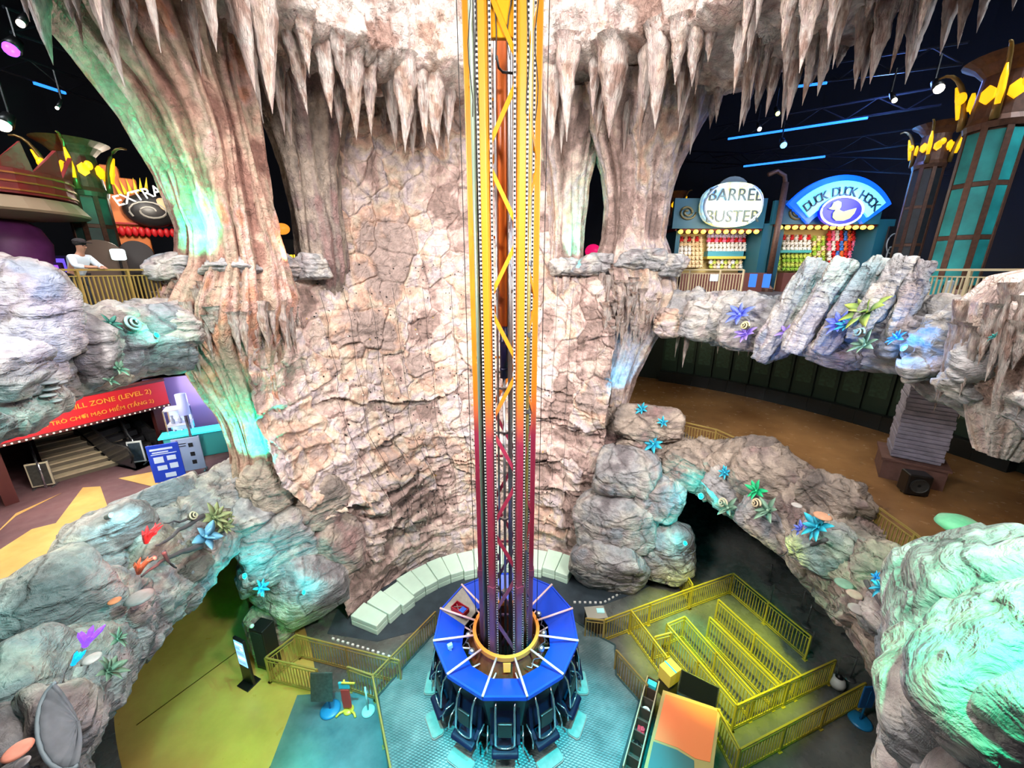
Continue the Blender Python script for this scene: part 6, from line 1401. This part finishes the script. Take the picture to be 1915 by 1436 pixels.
bevel(MB().box((0, 0, 0.4), (0.62, 0.5, 0.7)).build('cabinet', M_BLK, sk), 0.04); MB().lathe([(0.05, 0), (0.2, 0.03), (0.22, 0.05), (0.24, 0.05), (0.24, 0), ], 18).build('cone', mat('cone_grey', rgb(40, 44, 46), 0.6), sk, rot=(R(90), 0, 0), loc=(0, -0.25, 0.4))
for x in (-0.25, 0.25): MB().ball((x, 0, 0.04), 0.05, 8, 6).build('foot', M_BLK, sk)
for i, phi in enumerate(np.linspace(34, 78, 15)):     # framed panels of the far wall
    q = pol(phi, 18.98, 6.0); t = thing('wall_panel', ('green framed panel of the dark far wall, %s from the left' % NUM[i]) , 'wall panel', q, -R(phi), 'panels of the far wall')
    MB().box((0, -0.06, 2.4), (0.95, 0.12, 3.4)).build('frame', mat('panel_frame', rgb(30, 60, 54), 0.5), t); MB().box((0, -0.125, 2.6), (0.7, 0.03, 2.4)).build('field', mat('panel_field', rgb(52, 84, 74), 0.5, noise=0.3), t)
    MB().box((0, -0.25, 0.35), (1.0, 0.5, 0.7)).build('bench', mat('bench_dark', rgb(20, 30, 36), 0.4), t)
lamp('AREA', 'middle_right_light', (12.5, 15.5, 10.4), 100, (1.0, 0.85, 0.65), (11.5, 14, 6), 3)
lamp('POINT', 'middle_right_far_light', (9.0, 21.0, 9.8), 90, (1.0, 0.8, 0.5), size=0.3)
lamp('AREA', 'middle_right_near_light', (13.5, 8.0, 10.6), 60, (1.0, 0.8, 0.6), (12, 8.5, 6), 2)
lamp('AREA', 'middle_left_light', (-12.6, 7.5, 10.2), 120, (1.0, 0.9, 0.7), (-11.5, 8.5, 6), 2)

# ------------------------------------------------------------------ hall ceiling: trusses, light bars, spot lamps
M_TRUSS = mat('truss_black', rgb(24, 26, 36), 0.5, 0.4); M_BAR = glow('blue_light_bar', rgb(40, 120, 240), 1.6)
def truss(a, b, label, hgt=0.6, bar=None):
    a, b = Vector(a), Vector(b); t = thing('ceiling_truss', label, 'truss', a); d = b - a; n = max(2, int(d.length / 0.9))
    for dx, dz, nm in ((0, 0, 'lower_chord'), (0, hgt, 'upper_chord')): MB().tube((0, 0, dz), d + Vector((0, 0, dz)), 0.045, 6).build(nm, M_TRUSS, t)
    mb = []
    for i in range(n): MB().tube(d * (i / n) + Vector((0, 0, hgt * (i % 2))), d * ((i + 1) / n) + Vector((0, 0, hgt * ((i + 1) % 2))), 0.025, 5).build('web', M_TRUSS, t)
    if bar is not None: MB().beam(Vector((0, -0.06, -0.08)) + d * bar[0], Vector((0, -0.06, -0.08)) + d * bar[1], 0.08, 0.08).build('light_bar', M_BAR, t)
truss(Pr(1330, 262, 18), Pr(1760, 196, 18), 'black ceiling truss with a blue light bar above the arcade stalls', bar=(0.1, 0.75))
truss(Pr(1330, 316, 20), Pr(1720, 268, 20), 'lower black truss with a blue light bar behind the arcade signs', bar=(0.2, 0.62))
truss(Pr(1480, 160, 16), Pr(1800, 120, 16), 'upper black truss under the dark ceiling on the right', bar=(0.0, 0.25))
truss(Pr(0, 130, 17), Pr(260, 215, 19), 'black ceiling truss on the far left', bar=(0.2, 0.4))
truss(Pr(20, 60, 15), Pr(170, 110, 16), 'short black truss at the top left corner')
truss(Pr(1240, 300, 22), Pr(1800, 330, 22), 'long low truss at the back of the arcade hall')
def ceiling_spot(u, v, r, label, c, s, size=0.2, e=0):
    p = Pr(u, v, r); t = thing('ceiling_spotlight', label, 'spotlight', p)
    MB().tube((0, 0, 0), (0, 0.18, 0.25), size, 12, size * 0.7).build('housing', M_BLK, t, True); MB().ball((0, -0.03, -0.04), size * 0.85, 10, 6).build('lens', glow('lens_%s' % c, {'w': rgb(255, 236, 206), 'v': rgb(130, 60, 230), 'g': rgb(200, 220, 120), 'c': rgb(120, 200, 255)}[c], s), t, True)
    MB().tube((0, 0.18, 0.25), (0, 0.18, 1.0), 0.03, 6).build('hanger', M_BLK, t)
ceiling_spot(1755, 164, 15, 'bright warm ceiling spotlight left of the teal pillar', 'w', 9, 0.16)
ceiling_spot(1672, 186, 15, 'small white ceiling spotlight above the arcade', 'w', 6, 0.09)
ceiling_spot(1454, 211, 15, 'pale green ceiling spotlight over the arcade stalls', 'g', 3, 0.10)
ceiling_spot(1465, 270, 17, 'boxy ceiling spotlight over the right game stall', 'c', 2, 0.16)
ceiling_spot(1420, 240, 16, 'white ceiling spotlight behind the hanging stalactites', 'w', 3, 0.10)
ceiling_spot(8, 232, 13, 'bright warm ceiling spotlight at the left edge', 'w', 8, 0.17)
ceiling_spot(22, 90, 14, 'violet ceiling spotlight at the top left', 'v', 3, 0.2)
ceiling_spot(40, 42, 13, 'white ceiling spotlight at the top left corner', 'w', 4, 0.10)
ceiling_spot(108, 200, 14, 'small ceiling spotlight above the left lamp pillar', 'w', 4, 0.05)
lamp('POINT', 'arcade_hall_blue_light', (14, 17.5, 19.5), 500, (0.15, 0.3, 1.0), size=0.5)

# ================================================================== PLANTS, SHELLS, FUNGI ON THE ROCKS
def leaf_mesh(c1, c2, bend=0.5, wid=0.34):
    n = 7; v = []; f = []
    for i in range(n):
        t = i / (n - 1); w = wid * math.sin(math.pi * min(1, t * 0.92 + 0.08)) ** 0.8 * (1 - 0.25 * t) / 1.6; z = 0.30 * t - bend * t * t * 0.5
        v += [(-w, t, z + 0.10 * w), (0, t, z - 0.06 * (1 - t)), (w, t, z + 0.10 * w), (0, t, z - 0.10 * (1 - t) - 0.02)]
    for i in range(n - 1):
        b = i * 4; c = b + 4; f += [(b, b + 1, c + 1, c), (b + 1, b + 2, c + 2, c + 1), (b, c, c + 3, b + 3), (b + 3, c + 3, c + 2, b + 2)]
    me = bpy.data.meshes.new('leaf'); me.from_pydata(v, [], f); me.polygons.foreach_set('use_smooth', [True] * len(f))
    me.materials.append(leaf_mat(c1, c2)); return me
def leaf_mat(c1, c2):
    k = 'leaf_%s_%s' % (c1, c2)
    if k in MATS: return MATS[k]
    m = bpy.data.materials.new('leaf_paint'); m.use_nodes = True; t = m.node_tree; b = t.nodes['Principled BSDF']; b.inputs['Roughness'].default_value = 0.5
    tc = t.nodes.new('ShaderNodeTexCoord'); sp = t.nodes.new('ShaderNodeSeparateXYZ'); t.links.new(tc.outputs['Object'], sp.inputs[0]); r = t.nodes.new('ShaderNodeValToRGB')
    r.color_ramp.elements[0].color = (*rgb(*c1), 1); r.color_ramp.elements[1].color = (*rgb(*c2), 1); t.links.new(sp.outputs['Y'], r.inputs['Fac']); t.links.new(r.outputs['Color'], b.inputs['Base Color'])
    MATS[k] = m; return m
LEAF = {}
def plant(u, v, w_, rr_, label, c1, c2, n=7, bend=0.5, up=None, cat='plant', name='star_plant', wid=0.34, spread=0.75):
    p = Pr(u, v, rr_); s = px(p, w_) / 2; key = (c1, c2, bend, wid)
    if key not in LEAF: LEAF[key] = leaf_mesh(c1, c2, bend, wid)
    t = thing(name, label, cat, p)
    ax = Vector((CX - p[0], CY - p[1], 0)).normalized() * 0.85 + Vector((0, 0, 0.55)) if up is None else Vector(up)
    t.rotation_euler = ax.to_track_quat('Z', 'Y').to_euler()
    for k in range(n):
        o = obj('leaf', LEAF[key], None, t, rot=(R(rng.uniform(0, 22)), 0, 2 * math.pi * (k + rng.uniform(-.2, .2)) / n)); q = s * rng.uniform(0.85, 1.12); o.scale = (q, q, q)
    for k in range(max(3, n // 2)):
        o = obj('leaf', LEAF[key], None, t, rot=(R(rng.uniform(30, 55)), 0, 2 * math.pi * (k + 0.5) / max(3, n // 2))); q = s * 0.6; o.scale = (q, q, q)
    MB().ball((0, 0, 0.02 * s), 0.13 * s, 8, 6).build('heart', leaf_mat(c2, c1), t, True)
    return t
GN = ((52, 120, 84), (170, 190, 84)); SG = ((60, 110, 92), (140, 176, 150)); BL = ((50, 60, 190), (120, 140, 230)); CYN = ((20, 120, 160), (60, 210, 240)); OL = ((84, 96, 64), (168, 172, 120)); SKY = ((60, 120, 160), (130, 190, 220)); EM = ((10, 130, 90), (40, 220, 140)); VI = ((110, 70, 190), (170, 150, 235))
plant(1622, 582, 96, 8.15, 'large yellow green star plant in front of the leaning slabs', *GN, n=8)
plant(1617, 645, 56, 8.15, 'small sea green star plant below the large yellow green one', *SG, n=7)
plant(1572, 606, 60, 8.15, 'violet blue flower cluster left of the yellow green star plant', *BL, n=8)
plant(1585, 608, 40, 8.1, 'turquoise fan plant between violet cluster and yellow green plant', *CYN, n=7)
plant(1470, 622, 36, 8.2, 'small violet flower low on the leaning slabs', *VI, n=6)
plant(1500, 628, 26, 8.2, 'small blue flower beside the spiral shell under the slabs', *BL, n=6)
plant(1384, 588, 52, 8.3, 'upper violet blue flower on the right upper fascia', *BL, n=7)
plant(1395, 624, 50, 8.3, 'lower violet blue flower with a spiral, right upper fascia', *VI, n=8)
plant(1678, 632, 40, 8.2, 'bright blue rosette right of the yellow green star plant', (20, 80, 220), (60, 160, 250), n=7)
plant(1415, 918, 44, 8.0, 'bright emerald star plant on the layered right ledge', *EM, n=7)
plant(1362, 950, 50, 7.9, 'sage star plant hanging below the cyan lamp on the right ledge', *SG, n=6)
plant(1437, 955, 56, 7.9, 'sage star plant below the emerald one on the right ledge', *SG, n=6)
plant(1356, 884, 30, 8.1, 'small cyan flower high on the layered right ledge', *CYN, n=7)
plant(1530, 985, 66, 7.8, 'wide cyan flower on the layered right ledge', *CYN, n=9)
plant(1500, 990, 36, 7.85, 'small blue flower left of the wide cyan one', *BL, n=7)
plant(1222, 830, 40, 8.0, 'cyan flower under the stacked rock right of the climbing wall', *CYN, n=7)
plant(1200, 765, 26, 8.3, 'small cyan tuft on top of the rock right of the climbing wall', *CYN, n=7)
plant(1240, 790, 24, 8.1, 'small blue tuft on the stacked rock right of the climbing wall', *CYN, n=6)
plant(1650, 1100, 50, 7.9, 'cyan blue trailing flower beside the green boulder', *CYN, n=7)
plant(1640, 1080, 30, 7.95, 'upper blue flower beside the green boulder', (20, 90, 200), (50, 180, 240), n=6)
plant(400, 968, 58, 8.2, 'olive rosette plant at the head of the left ledge', *OL, n=9, spread=0.6)
plant(418, 985, 40, 8.15, 'second olive rosette plant at the head of the left ledge', *OL, n=8)
plant(384, 1004, 60, 8.05, 'pale blue star flower below the olive rosettes', *SKY, n=5, wid=0.5)
plant(202, 1256, 74, 7.9, 'large sage star plant low on the left ledge', *SG, n=8)
plant(220, 1195, 44, 8.1, 'smaller sage star plant above the large one on the left ledge', *SG, n=6)
plant(205, 605, 44, 8.4, 'teal leafed plant on the left upper fascia', (20, 90, 90), (80, 160, 140), n=6)
plant(222, 690, 40, 8.3, 'pale hanging plant under the left upper fascia', *SG, n=6)
plant(205, 712, 34, 8.4, 'grey green hanging plant above the red banner', *SG, n=5)
plant(1860, 630, 24, 8.1, 'small dark teal tuft on the right upper blocks', (10, 80, 80), (40, 150, 140), n=6)
plant(488, 1100, 36, 7.9, 'cyan lit fern at the left rock foot', *CYN, n=7)
plant(430, 965, 20, 8.1, 'tiny grey tuft in the crook of the left ledge', *OL, n=5)
def spiral_shell(u, v, w_, rr_, label, c=(200, 190, 160)):
    p = Pr(u, v, rr_); s = px(p, w_) / 2; t = thing('spiral_shell', label, 'shell', p); ax = Vector((CX - p[0], CY - p[1], 0.3 * 9)); t.rotation_euler = ax.to_track_quat('Z', 'Y').to_euler()
    pts = [(s * (1 - k / 44) * math.cos(k * 0.42), s * (1 - k / 44) * math.sin(k * 0.42), 0.004 * k) for k in range(40)]
    MB().path(pts, [s * 0.2 * (1 - k / 60) for k in range(40)], 7).build('coil', mat('shell_%d' % c[0], rgb(*c), 0.5), t, True)
    MB().lathe([(0, -0.02), (s * 0.95, -0.02), (s * 0.9, -0.06), (0, -0.06)], 18).build('backing', mat('shell_dark', rgb(84, 76, 66), 0.7), t)
spiral_shell(1394, 609, 16, 8.1, 'cream spiral shell in the lower violet flower', (220, 206, 150)); spiral_shell(1483, 640, 16, 8.1, 'pale spiral shell below the leaning slabs'); spiral_shell(1609, 622, 18, 8.0, 'teal tinted spiral shell above the small sea green plant', (150, 190, 190))
spiral_shell(1352, 940, 18, 7.9, 'cream spiral shell left of the sage plant on the right ledge'); spiral_shell(1415, 941, 18, 7.8, 'cream spiral shell under the emerald plant on the right ledge', (216, 196, 160)); spiral_shell(247, 606, 30, 8.5, 'large grey spiral shell on the left upper fascia', (150, 150, 140)); spiral_shell(360, 965, 16, 8.2, 'small pale spiral shell left of the olive rosettes')
def shelf_fungus(u, v, w_, rr_, label, c, k=1.0, name='shelf_fungus', dz=0.0):
    p = Pr(u, v, rr_); s = px(p, w_) / 2; t = thing(name, label, 'fungus', p)
    MB().lathe([(0, -0.06 * s), (s * 0.5, -0.10 * s), (s * 0.95, 0.0), (s, 0.08 * s), (s * 0.8, 0.22 * s), (s * 0.3, 0.3 * s), (0, 0.3 * s)], 20).build('cap', mat('fungus_%d_%d' % (c[0], c[2]), rgb(*c), 0.6, noise=0.15, nscale=8), t, True)
    MB().tube((0, 0, -0.4 * s), Vector((p[0] - CX, p[1] - CY, 0)).normalized() * s * 1.1 + Vector((0, 0, -0.2 * s)), 0.2 * s, 8).build('stalk', mat('fungus_stalk', rgb(120, 110, 104), 0.7), t, True)
shelf_fungus(1598, 1112, 26, 8.0, 'pinkish shelf fungus under the right ledge', (186, 150, 140)); shelf_fungus(1578, 1092, 30, 8.1, 'pale green shelf fungus under the right ledge', (130, 150, 136)); shelf_fungus(1604, 1140, 30, 7.9, 'pale grey shelf fungus below the pinkish one', (160, 156, 150)); shelf_fungus(1538, 966, 30, 7.8, 'orange rimmed shelf fungus above the wide cyan flower', (190, 140, 110)); shelf_fungus(1490, 945, 18, 7.9, 'small round white fungus on the right ledge', (180, 176, 170))
shelf_fungus(262, 1118, 44, 8.0, 'grey shelf fungus below the red coral on the left ledge', (140, 130, 130)); shelf_fungus(214, 1124, 20, 8.3, 'small orange shelf fungus on the left ledge', (226, 130, 90)); shelf_fungus(172, 1232, 28, 7.9, 'white cup fungus beside the violet crystals', (200, 196, 190)); shelf_fungus(34, 1404, 42, 7.7, 'pink salmon fungus in the bottom left corner', (236, 150, 124)); shelf_fungus(42, 1426, 22, 7.6, 'small white fungus under the salmon one', (210, 205, 205))
for i, (u, v) in enumerate(((92, 716), (108, 716), (96, 728), (90, 740), (102, 750))): shelf_fungus(u, v, 30 - 2 * i, 8.5, ('top left white shelf fungus of the cluster under the left upper rocks', 'top right white shelf fungus of that cluster under the left upper rocks', 'third white shelf fungus down under the left upper rocks', 'fourth white shelf fungus down under the left upper rocks', 'lowest white shelf fungus of the cluster under the left upper rocks')[i], (150 + 6 * i, 150 + 5 * i, 150 + 5 * i))
# green capped mushroom behind the big boulder
p = Pr(1795, 985, 8.9); s = px(p, 70) / 2; mu = thing('mushroom', 'pale green rounded mushroom cap beside the near boulder', 'mushroom', (p[0], p[1], p[2]), 0.2)
MB().lathe([(0, -0.15 * s), (0.7 * s, -0.2 * s), (0.98 * s, 0.0), (0.9 * s, 0.25 * s), (0.5 * s, 0.48 * s), (0, 0.55 * s)], 26).build('cap', mat('mushroom_green', rgb(120, 190, 150), 0.5, noise=0.12, nscale=10), mu, True)
MB().tube((0.1, 0.1, -1.0), (0, 0, 0), 0.22 * s, 12, 0.16 * s).build('stem', mat('mushroom_stem', rgb(70, 90, 84), 0.7), mu, True)
for k in range(9): MB().ball((0.75 * s * math.cos(k * 2.4) * (k / 9), 0.75 * s * math.sin(k * 2.4) * (k / 9), 0.46 * s - 0.22 * s * (k / 9) ** 2), 0.07 * s, 7, 5, (1, 1, 0.4)).build('spot', mat('mushroom_spot', rgb(84, 140, 110), 0.6), mu, True)
# red corals and violet crystals
def coral(u, v, h_, rr_, label, c, n=9):
    p = Pr(u, v, rr_); s = px(p, h_); t = thing('coral', label, 'coral', p); m = mat('coral_%d_%d' % (c[0], c[1]), rgb(*c), 0.5)
    inw = Vector((CX - p[0], CY - p[1], 0)).normalized()
    for k in range(n):
        a = 2 * math.pi * k / n; d = Vector((math.cos(a) * 0.5, math.sin(a) * 0.5, 0.6)) + inw * 0.5; q = rng.uniform(0.6, 1.0) * s
        pts = [Vector((0, 0, -0.15 * s)), d * q * 0.35 + Vector((0, 0, 0.02)), d * q * 0.7 + Vector((rng.uniform(-.1, .1) * s, rng.uniform(-.1, .1) * s, 0.1 * s)), d * q + Vector((0, 0, 0.12 * s))]
        MB().path(pts, [0.10 * s, 0.09 * s, 0.08 * s, 0.02 * s], 7).build('branch', m, t, True)
coral(272, 1010, 36, 8.2, 'upper red coral on the left ledge', (226, 60, 66)); coral(258, 1068, 34, 8.0, 'lower orange red coral on the left ledge', (240, 104, 70), 7)
def crystals(u, v, h_, rr_, label, c, n=6):
    p = Pr(u, v, rr_); s = px(p, h_); t = thing('crystal_cluster', label, 'crystals', p); m = glow('crystal_%d_%d' % (c[0], c[2]), rgb(*c), 0.9); inw = Vector((CX - p[0], CY - p[1], 0)).normalized()
    for k in range(n):
        d = (Vector((rng.uniform(-.5, .5), rng.uniform(-.5, .5), 0.8)) + inw * 0.5).normalized(); q = s * rng.uniform(0.5, 1.0); MB().tube(-d * 0.1 * s, d * q * 0.75, 0.11 * s, 6).tube(d * q * 0.75, d * q, 0.11 * s, 6, 0.005).build('crystal', m, t)
crystals(160, 1205, 40, 7.9, 'violet glowing crystals on the left ledge', (130, 70, 235)); crystals(138, 1240, 32, 7.8, 'cyan glowing crystals below the violet ones', (20, 170, 240))
# big open shell basin at the bottom left
p = Pr(125, 1350, 8.1); s = px(p, 120) / 2; sb_ = thing('shell_basin', 'large grey open shell with a teal hollow at the bottom of the left ledge', 'shell', p); sb_.rotation_euler = (R(20), R(28), R(-38))
n, mm = 24, 7; v = []; f = []
for i in range(n + 1):
    a = math.pi * (i / n) - math.pi / 2
    for k in range(mm): q = k / (mm - 1); v.append((1.35 * s * q * math.sin(a), -0.62 * s * q * math.cos(a), 0.55 * s * (q ** 2 - 1) + 0.03 * s * math.cos(i * 2.2) * q))
for i in range(n):
    for k in range(mm - 1): b = i * mm + k; f.append((b, b + mm, b + mm + 1, b + 1))
o = MB().add(v, f).build('valve', mat('shell_grey', rgb(122, 128, 134), 0.6, noise=0.2, nscale=4), sb_, True); sm = o.modifiers.new('solid', 'SOLIDIFY'); sm.thickness = 0.1 * s
MB().path([(1.37 * s * math.sin(a), -0.64 * s * math.cos(a), 0.02 * s) for a in np.linspace(-math.pi / 2, math.pi / 2, 22)], 0.06 * s, 7).build('lip', mat('shell_lip', rgb(150, 166, 172), 0.5), sb_, True)
# creeping roots on the ledges
def root_(pts, r0, label, rr_=8.3):
    P_ = [Pr(u, v, rr_) for u, v in pts]; o0 = P_[0]; n = len(P_); fine = []
    for i in range(n - 1):
        for t in (0, 0.33, 0.67): fine.append(Vector(P_[i] + (P_[i + 1] - P_[i]) * t - o0) + Vector((0, 0, rng.uniform(-.03, .03))))
    fine.append(Vector(P_[-1] - o0)); k = len(fine)
    o = MB().path(fine, [r0 * (1 - 0.8 * i / k) for i in range(k)], 7).build('root', mat('root_bark', rgb(80, 74, 78), 0.7), None, True, loc=o0); props(o, label, 'root')
root_([(380, 965), (345, 985), (310, 1010), (292, 1020)], 0.07, 'dark root creeping from the olive rosettes to the red coral', 8.25); root_([(360, 968), (335, 975), (306, 978)], 0.04, 'thin dark root beside the small pale shell', 8.3); root_([(375, 1020), (340, 1032), (300, 1050), (265, 1078)], 0.08, 'thick root running down to the orange coral', 8.05); root_([(305, 1030), (315, 1050), (330, 1062)], 0.05, 'short forked root below the red coral', 7.95)
root_([(1545, 1010), (1515, 1020), (1480, 1026), (1460, 1040)], 0.05, 'violet grey root under the wide cyan flower', 7.85); root_([(1620, 1085), (1632, 1110), (1650, 1135)], 0.05, 'dark root beside the trailing cyan flower', 7.95)

# ------------------------------------------------------------------ effect lamps set in the rock
def effect_lamp(u, v, rr_, label, c, e, s=0.10, tgt=None, off=0.25, strength=6.0, ang=100):
    p = Pr(u, v, rr_); inw = Vector((CX - p[0], CY - p[1], 0)).normalized(); t = thing('effect_lamp', label, 'lamp', p); t.rotation_euler = (inw + Vector((0, 0, 0.4))).to_track_quat('Z', 'Y').to_euler(); s *= 0.75; e *= 2.0
    MB().lathe([(0, -0.08), (s * 1.1, -0.08), (s * 1.2, 0.05), (s * 1.0, 0.05), (s * 0.9, 0.0), (0, 0.0)], 14).build('housing', mat('lamp_housing_grey', rgb(110, 108, 106), 0.6), t); MB().lathe([(0, 0.0), (s * 0.88, 0.01), (s * 0.7, 0.05), (0, 0.07)], 14).build('lens', glow('effect_%d_%d_%d' % tuple(int(100 * x) for x in c), c, strength), t, True)
    q = Vector(p) + inw * off + Vector((0, 0, 0.1)); lamp('POINT', 'effect_lamp_light', q, e, c, size=0.08)
effect_lamp(1312, 928, 7.95, 'cyan effect lamp glowing on the right layered ledge', (0.0, 0.75, 0.8), 26, 0.13)
effect_lamp(1283, 1016, 7.5, 'cyan effect lamp glowing low on the right rock foot', (0.0, 0.8, 0.75), 16, 0.10)
effect_lamp(455, 1078, 8.0, 'cyan effect lamp at the mouth of the left passage', (0.0, 0.9, 0.85), 14, 0.10)
effect_lamp(566, 1108, 6.75, 'cyan effect lamp low on the left rock foot', (0.0, 0.9, 0.9), 12, 0.09)
effect_lamp(488, 1112, 7.6, 'small cyan effect lamp beside the cyan fern', (0.0, 0.9, 0.95), 8, 0.07)
effect_lamp(285, 1045, 8.05, 'red effect lamp between the two corals', (1.0, 0.12, 0.08), 6, 0.06, strength=3)
effect_lamp(205, 965, 9.6, 'pale cyan effect lamp on top of the left ledge', (0.3, 0.9, 1.0), 12, 0.08, strength=3)
effect_lamp(1218, 990, 7.4, 'small cyan effect lamp in a crack of the right rock foot', (0.0, 0.8, 0.85), 8, 0.07)
effect_lamp(1695, 652, 8.2, 'blue effect lamp under the upper right blocks', (0.05, 0.35, 1.0), 14, 0.09)
effect_lamp(290, 628, 8.4, 'teal effect lamp on the left upper fascia', (0.0, 0.9, 0.6), 10, 0.08, strength=3)
# uplights of the columns
lamp('SPOT', 'green_uplight_column', tuple(pol(-83, 7.6, 13.3)), 1500, (0.0, 1.0, 0.5), tuple(pol(-78, 9.0, 14.9)), 0.1, 75, 0.8)
lamp('SPOT', 'green_uplight_column_low', tuple(pol(-80, 7.4, 7.0)), 1000, (0.0, 0.9, 0.6), tuple(pol(-74, 8.7, 8.6)), 0.1, 70, 0.8)
lamp('SPOT', 'orange_uplight_column', tuple(pol(-64, 7.2, 13.3)), 200, (1.0, 0.45, 0.2), tuple(pol(-68, 8.8, 14.8)), 0.1, 60, 0.8)
lamp('SPOT', 'green_uplight_right', tuple(pol(44, 8.8, 13.3)), 1300, (0.0, 1.0, 0.6), tuple(pol(38, 9.3, 15.5)), 0.1, 70, 0.8)
lamp('SPOT', 'green_uplight_slim', tuple(pol(22, 7.6, 13.2)), 800, (0.0, 1.0, 0.65), tuple(pol(20, 8.9, 15.0)), 0.1, 70, 0.8)
lamp('SPOT', 'blue_uplight_pilaster', tuple(pol(37, 7.4, 7.6)), 320, (0.05, 0.5, 1.0), tuple(pol(34, 9.0, 9.6)), 0.1, 60, 0.8)
